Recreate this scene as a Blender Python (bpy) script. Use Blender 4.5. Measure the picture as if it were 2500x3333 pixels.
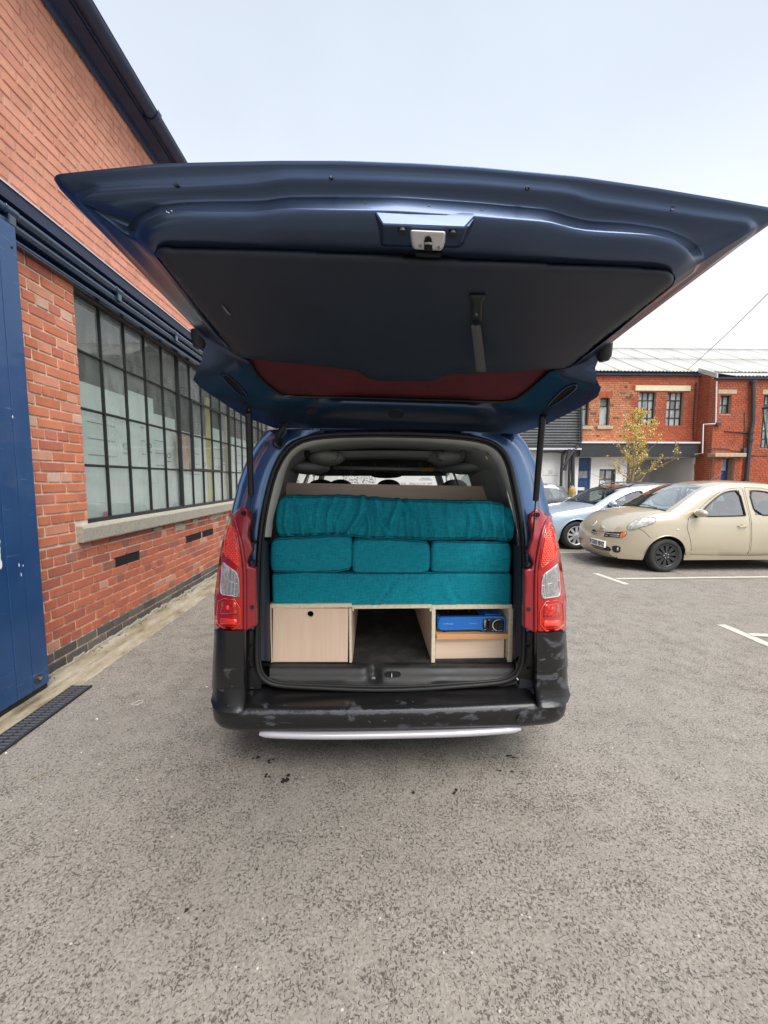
import bpy, bmesh, math, random
from mathutils import Vector, Matrix, noise
from mathutils.geometry import delaunay_2d_cdt
from mathutils.bvhtree import BVHTree
R = math.radians
random.seed(7)
S = bpy.context.scene
for o in list(bpy.data.objects): bpy.data.objects.remove(o)
COL = S.collection

# ---------------------------------------------------------------- camera
CAM_H = 1.6
FPX = 1266.0; CX, CY = 1250.0, 1666.5          # pinhole of the photograph, in its own pixels
PITCH = math.atan(106.5/FPX); YAW = math.atan(37/FPX)
cd = bpy.data.cameras.new('camera'); cam = bpy.data.objects.new('camera', cd); COL.objects.link(cam)
cam.location = (0, 0, CAM_H); cam.rotation_euler = (math.pi/2-PITCH, 0, -YAW)
cd.sensor_fit = 'VERTICAL'; cd.sensor_height = 24; cd.lens = FPX/3333*24
cd.clip_start = 0.05; cd.clip_end = 600
S.camera = cam

# ---------------------------------------------------------------- light: overcast, bright
W = bpy.data.worlds.new('World'); S.world = W; W.use_nodes = True
wn = W.node_tree; wn.nodes.clear()
SUN_EL, SUN_AZ = R(58), R(150)                 # azimuth clockwise from +Y: behind the camera, to the right
sky = wn.nodes.new('ShaderNodeTexSky'); sky.sky_type = 'NISHITA'; sky.sun_disc = False
sky.sun_elevation = SUN_EL; sky.sun_rotation = SUN_AZ; sky.air_density = 1.2; sky.dust_density = 3
bg1 = wn.nodes.new('ShaderNodeBackground'); bg1.inputs[1].default_value = 0.05
wn.links.new(sky.outputs[0], bg1.inputs[0])
# cloud deck: an even veil, a touch bluer overhead, whiter low down
tc = wn.nodes.new('ShaderNodeTexCoord'); sx = wn.nodes.new('ShaderNodeSeparateXYZ')
wn.links.new(tc.outputs['Generated'], sx.inputs[0])
rp = wn.nodes.new('ShaderNodeValToRGB'); wn.links.new(sx.outputs[2], rp.inputs[0])
cr = rp.color_ramp; cr.elements[0].position = 0.0; cr.elements[0].color = (.93, .97, 1.0, 1)
cr.elements[1].position = 0.9; cr.elements[1].color = (.60, .67, .78, 1)
e = cr.elements.new(.32); e.color = (.90, .945, .985, 1)
e = cr.elements.new(.62); e.color = (.67, .735, .84, 1)
cn = wn.nodes.new('ShaderNodeTexNoise'); cn.inputs['Scale'].default_value = 1.6; cn.inputs['Detail'].default_value = 4
wn.links.new(tc.outputs['Generated'], cn.inputs[0])
mr = wn.nodes.new('ShaderNodeMapRange'); mr.inputs[1].default_value = .3; mr.inputs[2].default_value = .7
mr.inputs[3].default_value = .92; mr.inputs[4].default_value = 1.06
wn.links.new(cn.outputs[0], mr.inputs[0])
mm = wn.nodes.new('ShaderNodeVectorMath'); mm.operation = 'SCALE'
wn.links.new(rp.outputs[0], mm.inputs[0]); wn.links.new(mr.outputs[0], mm.inputs['Scale'])
bg2 = wn.nodes.new('ShaderNodeBackground'); bg2.inputs[1].default_value = 0.46
wn.links.new(mm.outputs[0], bg2.inputs[0])
mx = wn.nodes.new('ShaderNodeMixShader'); mx.inputs[0].default_value = .94
wn.links.new(bg1.outputs[0], mx.inputs[1]); wn.links.new(bg2.outputs[0], mx.inputs[2])
wo = wn.nodes.new('ShaderNodeOutputWorld'); wn.links.new(mx.outputs[0], wo.inputs[0])
sd = bpy.data.lights.new('sun', 'SUN'); sd.energy = 2.1; sd.angle = R(48); sd.color = (1, .965, .92)
so = bpy.data.objects.new('sun', sd); COL.objects.link(so)
dv = Vector((math.sin(SUN_AZ)*math.cos(SUN_EL), math.cos(SUN_AZ)*math.cos(SUN_EL), math.sin(SUN_EL)))
so.rotation_euler = dv.to_track_quat('Z', 'Y').to_euler(); so.location = (3, -3, 8)
S.view_settings.view_transform = 'Standard'; S.view_settings.look = 'None'
S.view_settings.exposure = 1.42; S.view_settings.gamma = 1

# ---------------------------------------------------------------- measuring from the photograph
_f = Vector((math.sin(YAW)*math.cos(PITCH), math.cos(YAW)*math.cos(PITCH), -math.sin(PITCH)))
_r = Vector((math.cos(YAW), -math.sin(YAW), 0)); _u = _r.cross(_f)
CAM = Vector((0, 0, CAM_H))
def ray(px, py): return _f+_r*((px-CX)/FPX)+_u*((CY-py)/FPX)
def P(px, py, Y):
    d = ray(px, py); return CAM+d*(Y/d.y)
def PX(px, py, X):
    d = ray(px, py); return CAM+d*(X/d.x)
def PZ(px, py, Z=0.0):
    d = ray(px, py); return CAM+d*((Z-CAM_H)/d.z)
def topx(p):
    v = Vector(p)-CAM; k = v.dot(_f)
    if k < .05: return (-9999, -9999)
    return (CX+FPX*v.dot(_r)/k, CY-FPX*v.dot(_u)/k)

# ---------------------------------------------------------------- objects
def tag(o, label=None, cat=None, group=None, kind=None):
    if label: o['label'] = label
    if cat: o['category'] = cat
    if group: o['group'] = group
    if kind: o['kind'] = kind
    return o
def empty(name, loc, label=None, cat=None, group=None, kind=None):
    o = bpy.data.objects.new(name, None); COL.objects.link(o); o.location = loc
    o.empty_display_size = .1
    return tag(o, label, cat, group, kind)
def link(name, me, mat, parent=None, smooth=False, kind=None):
    o = bpy.data.objects.new(name, me); COL.objects.link(o)
    if mat is not None and not me.materials: me.materials.append(mat)
    if smooth:
        for p in me.polygons: p.use_smooth = True
    if parent is not None:
        o.parent = parent; o.matrix_parent_inverse = wmat(parent).inverted()
    if kind: o['kind'] = kind
    return o
def wmat(o):
    m = o.matrix_basis.copy()
    return wmat(o.parent) @ o.matrix_parent_inverse @ m if o.parent is not None else m
def mesh(name, vs, fs, mat, parent=None, smooth=False, kind=None, bevel=0, solid=0, offset=-1, sub=0, auto=None):
    me = bpy.data.meshes.new(name); me.from_pydata([tuple(v) for v in vs], [], fs); me.update()
    bm = bmesh.new(); bm.from_mesh(me); bmesh.ops.recalc_face_normals(bm, faces=bm.faces) if solid == 0 else None
    bm.to_mesh(me); bm.free()
    o = link(name, me, mat, parent, smooth, kind)
    if solid:
        m = o.modifiers.new('s', 'SOLIDIFY'); m.thickness = solid; m.offset = offset
    if sub:
        m = o.modifiers.new('u', 'SUBSURF'); m.levels = sub; m.render_levels = sub
    if bevel:
        m = o.modifiers.new('b', 'BEVEL'); m.width = bevel; m.segments = 2; m.limit_method = 'ANGLE'; m.angle_limit = R(35)
    if auto and smooth:
        try: me.set_sharp_from_angle(angle=R(auto))
        except Exception: pass
    return o
class MB:
    def __init__(s): s.v = []; s.f = []
    def box(s, a, b):
        x0, y0, z0 = a; x1, y1, z1 = b; n = len(s.v)
        s.v += [(x, y, z) for x in (x0, x1) for y in (y0, y1) for z in (z0, z1)]
        for q in ((0,1,3,2),(4,6,7,5),(0,4,5,1),(2,3,7,6),(0,2,6,4),(1,5,7,3)): s.f.append(tuple(n+i for i in q))
        return s
    def grid(s, rows, closed=False, flip=False):
        n = len(s.v); nr = len(rows); nc = len(rows[0])
        for r in rows: s.v += [tuple(p) for p in r]
        for i in range(nr-1):
            for j in range(nc if closed else nc-1):
                k = (j+1) % nc
                q = (n+i*nc+j, n+i*nc+k, n+(i+1)*nc+k, n+(i+1)*nc+j)
                s.f.append(q[::-1] if flip else q)
        return s
    def poly(s, pts):
        n = len(s.v); s.v += [tuple(p) for p in pts]; s.f.append(tuple(range(n, n+len(pts)))); return s
    def tube(s, pts, r, seg=8, caps=True, rs=None):
        pts = [Vector(p) for p in pts]; rows = []
        up = None
        for i, p in enumerate(pts):
            d = (pts[min(i+1, len(pts)-1)]-pts[max(i-1, 0)])
            if d.length < 1e-9: d = Vector((0, 0, 1))
            d.normalize()
            if up is None: up = Vector((0, 0, 1)) if abs(d.z) < .9 else Vector((0, 1, 0))
            a = d.cross(up)
            if a.length < 1e-6: a = d.orthogonal()
            a.normalize(); b = a.cross(d).normalized(); up = b
            rr = rs[i] if rs else r
            rows.append([p+a*(math.cos(t)*rr)+b*(math.sin(t)*rr) for t in [2*math.pi*k/seg for k in range(seg)]])
        n = len(s.v); s.grid(rows, closed=True)
        if caps:
            s.f.append(tuple(range(n, n+seg))); e = len(s.v); s.f.append(tuple(range(e-seg, e))[::-1])
        return s
    def lathe(s, c, prof, seg=32, cap0=False, cap1=False):
        # prof: (y offset, radius) about an axis along Y through c
        c = Vector(c); n = len(s.v)
        s.grid([[c+Vector((r_*math.cos(t), o_, r_*math.sin(t))) for t in [2*math.pi*k/seg for k in range(seg)]] for o_, r_ in prof], closed=True)
        if cap0: s.f.append(tuple(range(n, n+seg)))
        if cap1: e = len(s.v); s.f.append(tuple(range(e-seg, e)))
        return s
    def disc(s, c, ax, r, depth, seg=20):
        c = Vector(c); ax = Vector(ax).normalized()
        return s.tube([c-ax*depth/2, c+ax*depth/2], r, seg)
    def ball(s, c, rx, ry, rz, nu=12, nv=8):
        c = Vector(c); rows = []
        for i in range(nv+1):
            t = math.pi*i/nv
            rows.append([c+Vector((rx*math.sin(t)*math.cos(a), ry*math.sin(t)*math.sin(a), rz*math.cos(t))) for a in [2*math.pi*k/nu for k in range(nu)]])
        return s.grid(rows, closed=True)
    def build(s, name, mat, parent=None, **k): return mesh(name, s.v, s.f, mat, parent, **k)

def resample(pts, n, closed=False):
    pts = [Vector(p) for p in pts]
    if closed: pts = pts+[pts[0]]
    L = [0]
    for a, b in zip(pts, pts[1:]): L.append(L[-1]+(b-a).length)
    out = []; m = n if closed else n-1; j = 0
    for i in range(n):
        t = L[-1]*i/m
        while j < len(L)-2 and L[j+1] < t: j += 1
        d = L[j+1]-L[j]; out.append(pts[j].lerp(pts[j+1], (t-L[j])/d if d > 1e-9 else 0))
    return out
def chaikin(pts, n=1, closed=True):
    pts = [Vector(p) for p in pts]
    for _ in range(n):
        q = []; m = len(pts)
        rng = range(m if closed else m-1)
        if not closed: q.append(pts[0])
        for i in rng:
            a, b = pts[i], pts[(i+1) % m]; q += [a.lerp(b, .25), a.lerp(b, .75)]
        if not closed: q.append(pts[-1])
        pts = q
    return pts
def pip(x, y, poly):
    c = False; n = len(poly); j = n-1
    for i in range(n):
        xi, yi = poly[i][0], poly[i][1]; xj, yj = poly[j][0], poly[j][1]
        if (yi > y) != (yj > y) and x < (xj-xi)*(y-yi)/(yj-yi)+xi: c = not c
        j = i
    return c
def cdt(outer, holes=(), step=.05, lines=()):
    """triangulate a 2D outline with holes, with inner points every `step`"""
    vs = []; es = []
    def dens(poly, closed=True):
        out = []; n = len(poly)
        for i in range(n if closed else n-1):
            a = Vector(poly[i][:2]); b = Vector(poly[(i+1) % n][:2]); k = max(1, int((b-a).length/step))
            for j in range(k): out.append(a.lerp(b, j/k))
        if not closed: out.append(Vector(poly[-1][:2]))
        return out
    loops = [dens(outer)]+[dens(h) for h in holes]
    for l in loops:
        n = len(vs); vs += l; es += [(n+i, n+(i+1) % len(l)) for i in range(len(l))]
    xs = [p[0] for p in loops[0]]; ys = [p[1] for p in loops[0]]
    x = min(xs)+step*.5
    bound = [p for l in loops for p in l]; cell = {}
    for p in bound: cell.setdefault((int(p[0]//step), int(p[1]//step)), []).append(p)
    while x < max(xs):
        y = min(ys)+step*.5
        while y < max(ys):
            if pip(x, y, loops[0]) and not any(pip(x, y, h) for h in loops[1:]):
                ci, cj = int(x//step), int(y//step); ok = True
                for a in (-1, 0, 1):
                    for b in (-1, 0, 1):
                        for p in cell.get((ci+a, cj+b), ()):
                            if (p[0]-x)**2+(p[1]-y)**2 < (step*.45)**2: ok = False
                if ok: vs.append(Vector((x, y)))
            y += step
        x += step
    r = delaunay_2d_cdt(vs, es, [], 0, 1e-7)
    V = r[0]; T = []
    for f in r[2]:
        cx = sum(V[i][0] for i in f)/len(f); cy = sum(V[i][1] for i in f)/len(f)
        if pip(cx, cy, loops[0]) and not any(pip(cx, cy, h) for h in loops[1:]): T.append(tuple(f))
    used = sorted({i for f in T for i in f}); mp = {i: k for k, i in enumerate(used)}
    return [V[i] for i in used], [tuple(mp[i] for i in f) for f in T]
def panel(name, outer, fn, mat, parent, holes=(), step=.05, thick=.006, smooth=True, offset=-1, flip=False, **k):
    V, T = cdt(outer, holes, step)
    if flip: T = [t[::-1] for t in T]
    me_v = [fn(v[0], v[1]) for v in V]
    return mesh(name, me_v, T, mat, parent, smooth=smooth, solid=thick, offset=offset, **k)
def face_cam(V, T):
    # order triangles so that normals look towards the camera
    a, b, c = (Vector(V[i]) for i in T[len(T)//2]); n = (b-a).cross(c-a)
    return T if n.dot(CAM-a) > 0 else [t[::-1] for t in T]
def pxpanel(name, outer, depth, mat, parent, holes=(), step=20, thick=.006, smooth=True, **k):
    """outline measured in photo pixels, laid on a real surface depth(px,py) -> 3D; thickness goes away from the viewer"""
    V, T = cdt(outer, holes, step); V3 = [depth(v[0], v[1]) for v in V]
    T = face_cam(V3, T)
    return mesh(name, V3, T, mat, parent, smooth=smooth, solid=thick, offset=-1, **k)
def bvh(o):
    me = o.data; return BVHTree.FromPolygons([v.co.copy() for v in me.vertices], [tuple(p.vertices) for p in me.polygons])
def hit(tree, px, py, lift=.003):
    d = ray(px, py).normalized(); h = tree.ray_cast(CAM, d)
    return (h[0]-d*lift) if h[0] is not None else None
def copy_tree(o, parent=None):
    c = o.copy(); COL.objects.link(c); c.parent = parent
    for ch in list(o.children): copy_tree(ch, c)
    return c
def text(name, body, size, mat, parent, origin, xdir, ydir, ext=.001, align='CENTER', bold=0):
    cu = bpy.data.curves.new(name, 'FONT'); cu.body = body; cu.size = size; cu.extrude = ext
    cu.align_x = align; cu.align_y = 'CENTER'; cu.offset = bold
    t = bpy.data.objects.new(name, cu); COL.objects.link(t)
    bpy.context.view_layer.update()
    me = bpy.data.meshes.new_from_object(t.evaluated_get(bpy.context.evaluated_depsgraph_get()))
    bpy.data.objects.remove(t); 
    xd = Vector(xdir); yd = Vector(ydir); zd = xd.cross(yd).normalized()
    for v in me.vertices:
        c = v.co.copy(); v.co = Vector(origin)+xd*c.x+yd*c.y+zd*c.z
    me.materials.clear(); me.materials.append(mat)
    return link(name, me, None, parent)

# ---------------------------------------------------------------- materials
def mat(name, col, rough=.5, metal=0, coat=0, spec=.5, bump=None, var=None, emit=None, trans=0, sheen=0, alpha=1):
    """var=(scale, amount, detail[, second colour]) colour mottling; bump=(scale, strength, distance)"""
    m = bpy.data.materials.new(name); m.use_nodes = True; nt = m.node_tree; b = nt.nodes['Principled BSDF']
    b.inputs['Base Color'].default_value = (*col, 1); b.inputs['Roughness'].default_value = rough
    b.inputs['Metallic'].default_value = metal; b.inputs['Coat Weight'].default_value = coat
    b.inputs['Coat Roughness'].default_value = .06
    b.inputs['Specular IOR Level'].default_value = spec; b.inputs['Transmission Weight'].default_value = trans
    if sheen: b.inputs['Sheen Weight'].default_value = sheen
    if emit: b.inputs['Emission Color'].default_value = (*emit[0], 1); b.inputs['Emission Strength'].default_value = emit[1]
    if var or bump: tcn = nt.nodes.new('ShaderNodeTexCoord')
    if var:
        n = nt.nodes.new('ShaderNodeTexNoise'); n.inputs['Scale'].default_value = var[0]; n.inputs['Detail'].default_value = var[2]
        n.inputs['Roughness'].default_value = .65
        nt.links.new(tcn.outputs['Object'], n.inputs[0])
        c = nt.nodes.new('ShaderNodeValToRGB'); nt.links.new(n.outputs[0], c.inputs[0])
        k = var[1]; c.color_ramp.elements[0].position = .3; c.color_ramp.elements[1].position = .7
        c2 = var[3] if len(var) > 3 else tuple(min(1, x*(1+k)) for x in col)
        c.color_ramp.elements[0].color = (*[x*(1-k) for x in col], 1); c.color_ramp.elements[1].color = (*c2, 1)
        nt.links.new(c.outputs[0], b.inputs['Base Color'])
    if bump:
        n2 = nt.nodes.new('ShaderNodeTexNoise'); n2.inputs['Scale'].default_value = bump[0]; n2.inputs['Detail'].default_value = 5
        nt.links.new(tcn.outputs['Object'], n2.inputs[0])
        bp = nt.nodes.new('ShaderNodeBump'); bp.inputs['Strength'].default_value = bump[1]; bp.inputs['Distance'].default_value = bump[2]
        nt.links.new(n2.outputs[0], bp.inputs['Height']); nt.links.new(bp.outputs[0], b.inputs['Normal'])
    return m
class N:
    """small node helper on a Principled material"""
    def __init__(s, name, rough=.5):
        s.m = bpy.data.materials.new(name); s.m.use_nodes = True; s.t = s.m.node_tree; s.b = s.t.nodes['Principled BSDF']
        s.b.inputs['Roughness'].default_value = rough
        s.tc = s.t.nodes.new('ShaderNodeTexCoord')
    def node(s, typ, ins=None, **k):
        n = s.t.nodes.new('ShaderNode'+typ)
        for a, v in k.items(): setattr(n, a, v)
        for a, v in (ins or {}).items():
            if hasattr(v, 'is_output') or isinstance(v, bpy.types.NodeSocket): s.t.links.new(v, n.inputs[a])
            else: n.inputs[a].default_value = v
        return n
    def coord(s, which='Object', scale=(1, 1, 1), rot=(0, 0, 0)):
        return s.node('Mapping', {0: s.tc.outputs[which], 'Scale': scale, 'Rotation': rot}).outputs[0]
    def noise(s, co, sc, det=4, ro=.6, dist=0): return s.node('TexNoise', {0: co, 'Scale': sc, 'Detail': det, 'Roughness': ro, 'Distortion': dist}).outputs[0]
    def ramp(s, f, stops, interp='LINEAR'):
        n = s.node('ValToRGB', {0: f}); c = n.color_ramp; c.interpolation = interp
        while len(c.elements) < len(stops): c.elements.new(.5)
        for e, (p, col) in zip(c.elements, stops):
            e.position = p; e.color = (*col, 1) if len(col) == 3 else col
        return n.outputs[0]
    def g(s, f, a, b): return s.ramp(f, [(a, (0, 0, 0)), (b, (1, 1, 1))])
    def mix(s, f, a, b, mode='MIX'):
        n = s.node('MixRGB', {0: f, 1: a, 2: b}); n.blend_type = mode; return n.outputs[0]
    def math(s, op, a, b=0):
        n = s.node('Math', {0: a, 1: b}); n.operation = op; return n.outputs[0]
    def bump(s, h, st, di, prev=None):
        n = s.node('Bump', {'Height': h, 'Strength': st, 'Distance': di})
        if prev is not None: s.t.links.new(prev, n.inputs['Normal'])
        return n.outputs[0]
    def out(s, **k):
        for a, v in k.items():
            key = a.replace('_', ' ')
            if isinstance(v, bpy.types.NodeSocket): s.t.links.new(v, s.b.inputs[key])
            else: s.b.inputs[key].default_value = v
        return s.m
def C(r, g, b):
    f = lambda c: ((c/255+.055)/1.055)**2.4 if c > 10 else c/255/12.92
    return (f(r), f(g), f(b))
def rgba(c): return (*c, 1)

def glassy(name, tint=(.9, .95, .93), refl=.9, rough=.02, dirt=0, dirtcol=(.5, .55, .5), ior=1.5, r0=.055):
    """thin glass: fresnel mirror over a tinted see-through sheet with an optional film of dirt"""
    m = bpy.data.materials.new(name); m.use_nodes = True; t = m.node_tree; t.nodes.clear()
    o = t.nodes.new('ShaderNodeOutputMaterial'); tr = t.nodes.new('ShaderNodeBsdfTransparent'); tr.inputs[0].default_value = (*tint, 1)
    gl = t.nodes.new('ShaderNodeBsdfGlossy'); gl.inputs['Roughness'].default_value = rough; gl.inputs[0].default_value = (refl, refl, refl, 1)
    lw = t.nodes.new('ShaderNodeLayerWeight'); lw.inputs[0].default_value = .5
    pw = t.nodes.new('ShaderNodeMath'); pw.operation = 'POWER'; pw.inputs[1].default_value = 4.2; t.links.new(lw.outputs['Facing'], pw.inputs[0])
    fr = t.nodes.new('ShaderNodeMath'); fr.operation = 'MULTIPLY_ADD'; fr.inputs[1].default_value = .92; fr.inputs[2].default_value = r0; t.links.new(pw.outputs[0], fr.inputs[0])
    a = t.nodes.new('ShaderNodeMixShader')
    base = tr.outputs[0]
    if dirt:
        df = t.nodes.new('ShaderNodeBsdfDiffuse'); df.inputs[0].default_value = (*dirtcol, 1)
        tl = t.nodes.new('ShaderNodeBsdfTranslucent'); tl.inputs[0].default_value = (*dirtcol, 1)
        am = t.nodes.new('ShaderNodeMixShader'); am.inputs[0].default_value = .35
        t.links.new(df.outputs[0], am.inputs[1]); t.links.new(tl.outputs[0], am.inputs[2])
        tcn = t.nodes.new('ShaderNodeTexCoord'); mp = t.nodes.new('ShaderNodeMapping'); mp.inputs['Scale'].default_value = (3, 3, 1.2)
        t.links.new(tcn.outputs['Object'], mp.inputs[0])
        nz = t.nodes.new('ShaderNodeTexNoise'); nz.inputs['Scale'].default_value = 3; nz.inputs['Detail'].default_value = 6
        t.links.new(mp.outputs[0], nz.inputs[0])
        r = t.nodes.new('ShaderNodeMapRange'); r.inputs[1].default_value = .3; r.inputs[2].default_value = .7
        r.inputs[3].default_value = dirt*.6; r.inputs[4].default_value = dirt*1.35
        t.links.new(nz.outputs[0], r.inputs[0])
        oi = t.nodes.new('ShaderNodeObjectInfo'); rv = t.nodes.new('ShaderNodeMapRange'); rv.inputs[3].default_value = .45; rv.inputs[4].default_value = 1.6; t.links.new(oi.outputs['Random'], rv.inputs[0])
        mu = t.nodes.new('ShaderNodeMath'); mu.operation = 'MULTIPLY'; t.links.new(r.outputs[0], mu.inputs[0]); t.links.new(rv.outputs[0], mu.inputs[1]); r = mu
        b = t.nodes.new('ShaderNodeMixShader'); t.links.new(r.outputs[0], b.inputs[0])
        t.links.new(tr.outputs[0], b.inputs[1]); t.links.new(am.outputs[0], b.inputs[2]); base = b.outputs[0]
    t.links.new(fr.outputs[0], a.inputs[0]); t.links.new(base, a.inputs[1]); t.links.new(gl.outputs[0], a.inputs[2])
    t.links.new(a.outputs[0], o.inputs[0]); return m

M = {}
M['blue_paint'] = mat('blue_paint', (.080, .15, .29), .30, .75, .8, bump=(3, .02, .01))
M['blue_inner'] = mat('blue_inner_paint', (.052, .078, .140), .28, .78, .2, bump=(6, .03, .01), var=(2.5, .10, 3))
M['black_rubber'] = mat('black_rubber', (.012, .012, .013), .55, bump=(60, .15, .002))
M['black_metal'] = mat('black_metal', (.012, .012, .014), .32)
M['trim_dark'] = mat('dark_trim_plastic', (.012, .017, .031), .55, bump=(400, .25, .001), var=(5, .15, 3))
M['trim_grey'] = mat('grey_interior_trim', (.42, .415, .385), .75, bump=(250, .2, .001))
M['liner'] = mat('grey_headliner', (.34, .34, .32), .95, bump=(300, .3, .001), var=(3, .1, 3))
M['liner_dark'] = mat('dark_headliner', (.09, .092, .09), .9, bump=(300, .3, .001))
M['chrome'] = mat('silver_plastic', (.52, .50, .54), .30, .35, bump=(30, .05, .002))
M['steel'] = mat('bare_steel', (.5, .5, .5), .3, 1)
M['white_plastic'] = mat('white_plastic', (.62, .62, .64), .4)
M['white_print'] = mat('white_print', (.8, .8, .8), .6)
M['black_print'] = mat('black_print', (.01, .01, .01), .6)
M['grey_print'] = mat('grey_print', (.16, .16, .17), .6)
M['red_print'] = mat('red_print', (.5, .12, .1), .6)
M['tyre'] = mat('tyre_rubber', (.022, .022, .022), .8, bump=(120, .3, .003), var=(8, .3, 3))
M['dark_void'] = mat('dark_cavity', (.006, .006, .006), .9)
M['glass'] = glassy('car_glass', (.70, .80, .76), .95, r0=.32)
M['glass_clear'] = glassy('windscreen_glass', (.80, .86, .83), .95, r0=.06)
M['interior_dark'] = mat('car_interior', (.035, .035, .037), .8)
M['seat_cloth'] = mat('seat_cloth', (.03, .03, .032), .9)

def paint(name, col, metal=.5, rough=.35): return mat(name, col, rough, metal, .9, bump=(2, .015, .01))
ZRR = P(1250, 2306, 1.875).z
# worn black bumper plastic: scuffed patches where the grey base shows
n = N('scuffed_bumper', .4); co = n.coord()
p1 = n.noise(n.coord(scale=(1, 1.3, 2.2)), 5.5, 5, .6, .6)
sep = n.node('SeparateXYZ', {0: n.tc.outputs['Object']})
p2 = n.noise(n.coord(scale=(1, 1, 1.6)), 26, 3, .5, .3)
msk = n.g(p1, .575, .60)
msk2 = n.g(p2, .685, .70)
sp_ = n.node('SeparateXYZ', {0: n.tc.outputs['Object']}).outputs
rid = n.math('SUBTRACT', 1, n.math('DIVIDE', n.math('ABSOLUTE', n.math('SUBTRACT', sp_[2], ZRR-.012)), .022))
edge_n = n.noise(n.coord(scale=(2.2, 1, 3)), 9, 5, .65)
m_rid = n.g(n.math('ADD', n.math('MULTIPLY', rid, .42), edge_n), .78, .86)
rsd = n.math('MULTIPLY', n.g(sp_[0], .80, .95), .09)
scr = n.noise(n.coord(scale=(3, 3, 30), rot=(0, R(12), 0)), 8, 3)
msk = n.math('MULTIPLY', n.g(n.math('ADD', p1, rsd), .60, .655), n.g(scr, .30, .50))
shelf = n.math('MULTIPLY', n.g(n.math('MULTIPLY', sp_[1], .5), .955, .97), n.math('MULTIPLY', n.math('GREATER_THAN', sp_[2], ZRR-.03), n.math('LESS_THAN', n.math('ABSOLUTE', n.math('SUBTRACT', sp_[0], .06)), .70)))
m3 = n.math('MAXIMUM', n.math('MULTIPLY', n.math('MAXIMUM', msk, msk2), n.math('SUBTRACT', 1, shelf)), m_rid)
fine = n.noise(co, 160, 3)
base = n.mix(fine, rgba((.007, .007, .008)), rgba((.012, .012, .013)))
colr = n.mix(m3, base, rgba((.060, .063, .072)))
M['bumper'] = n.out(Base_Color=colr, Roughness=n.ramp(m3, [(0, (.30,)*3), (1, (.50,)*3)]), Normal=n.bump(n.math('ADD', n.math('MULTIPLY', m3, -.5), n.math('MULTIPLY', fine, .25)), .35, .0015))
# dusty sill plastic
n = N('sill_plastic', .5); d = n.noise(n.coord(scale=(1, 2, 1)), 6, 5); fn = n.noise(n.coord(), 300, 2)
M['sill'] = n.out(Base_Color=n.mix(n.g(d, .4, .7), rgba((.012, .013, .015)), rgba((.040, .038, .035))), Roughness=n.ramp(d, [(.3, (.38,)*3), (.7, (.6,)*3)]), Normal=n.bump(fn, .3, .001))
n = N('cargo_floor', .85); d = n.noise(n.coord(), 9, 6); sp = n.noise(n.coord(), 220, 2)
M['cargo_floor'] = n.out(Base_Color=n.mix(n.g(sp, .66, .72), n.mix(n.g(d, .45, .7), rgba((.016, .016, .017)), rgba((.045, .042, .037))), rgba((.16, .14, .11))), Normal=n.bump(sp, .4, .002))
# plywood
def ply(name, a, b, vert=True):
    n = N(name, .5); sc = (14, 14, .9) if vert else (.9, 14, 14)
    g1 = n.noise(n.coord(scale=sc), 3, 5, .6, .4); g2 = n.noise(n.coord(scale=(1, 1, 1)), 3, 2)
    fleck = n.noise(n.coord(scale=tuple(x*12 for x in sc)), 2.2, 2)
    c = n.mix(n.g(g1, .3, .75), rgba(a), rgba(b)); c = n.mix(n.math('MULTIPLY', n.g(fleck, .62, .72), .25), c, rgba(tuple(x*.62 for x in a)))
    return n.out(Base_Color=n.mix(n.math('MULTIPLY', n.g(g2, .35, .7), .22), c, rgba((a[0]*1.12, a[1]*.95, a[2]*.85))), Normal=n.bump(g1, .08, .001))
M['ply'] = ply('birch_ply_face', (.79, .57, .42), (.86, .65, .49))
M['ply_flat'] = ply('birch_ply_face_flat', (.74, .56, .43), (.84, .66, .52), False)
M['ply_edge'] = mat('ply_edge', (.76, .66, .47), .6, var=(60, .12, 2))
M['ply_dark'] = ply('headboard_ply', (.68, .50, .37), (.78, .60, .46), False)
M['beech'] = ply('beech_chopping_board', (.70, .36, .16), (.80, .46, .22), False)
# teal linen-look cloth
n = N('teal_cloth', .85)
wu = n.noise(n.coord(scale=(420, 30, 26)), 1, 3, .7); wv = n.noise(n.coord(scale=(22, 30, 420)), 1, 3, .7); big = n.noise(n.coord(), 5, 3)
wv2 = n.math('ADD', n.math('MULTIPLY', wu, .5), n.math('MULTIPLY', wv, .5))
c = n.ramp(wv2, [(.36, (.003, .12, .175)), (.5, (.005, .255, .33)), (.64, (.016, .38, .47))])
c = n.mix(n.math('MULTIPLY', n.g(big, .35, .65), .25), c, rgba((.003, .17, .24)))
M['teal'] = n.out(Base_Color=c, Specular_IOR_Level=.2, Normal=n.bump(wv2, .35, .0012))
M['teal_piping'] = mat('teal_seam', (.002, .06, .085), .8)
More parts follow.
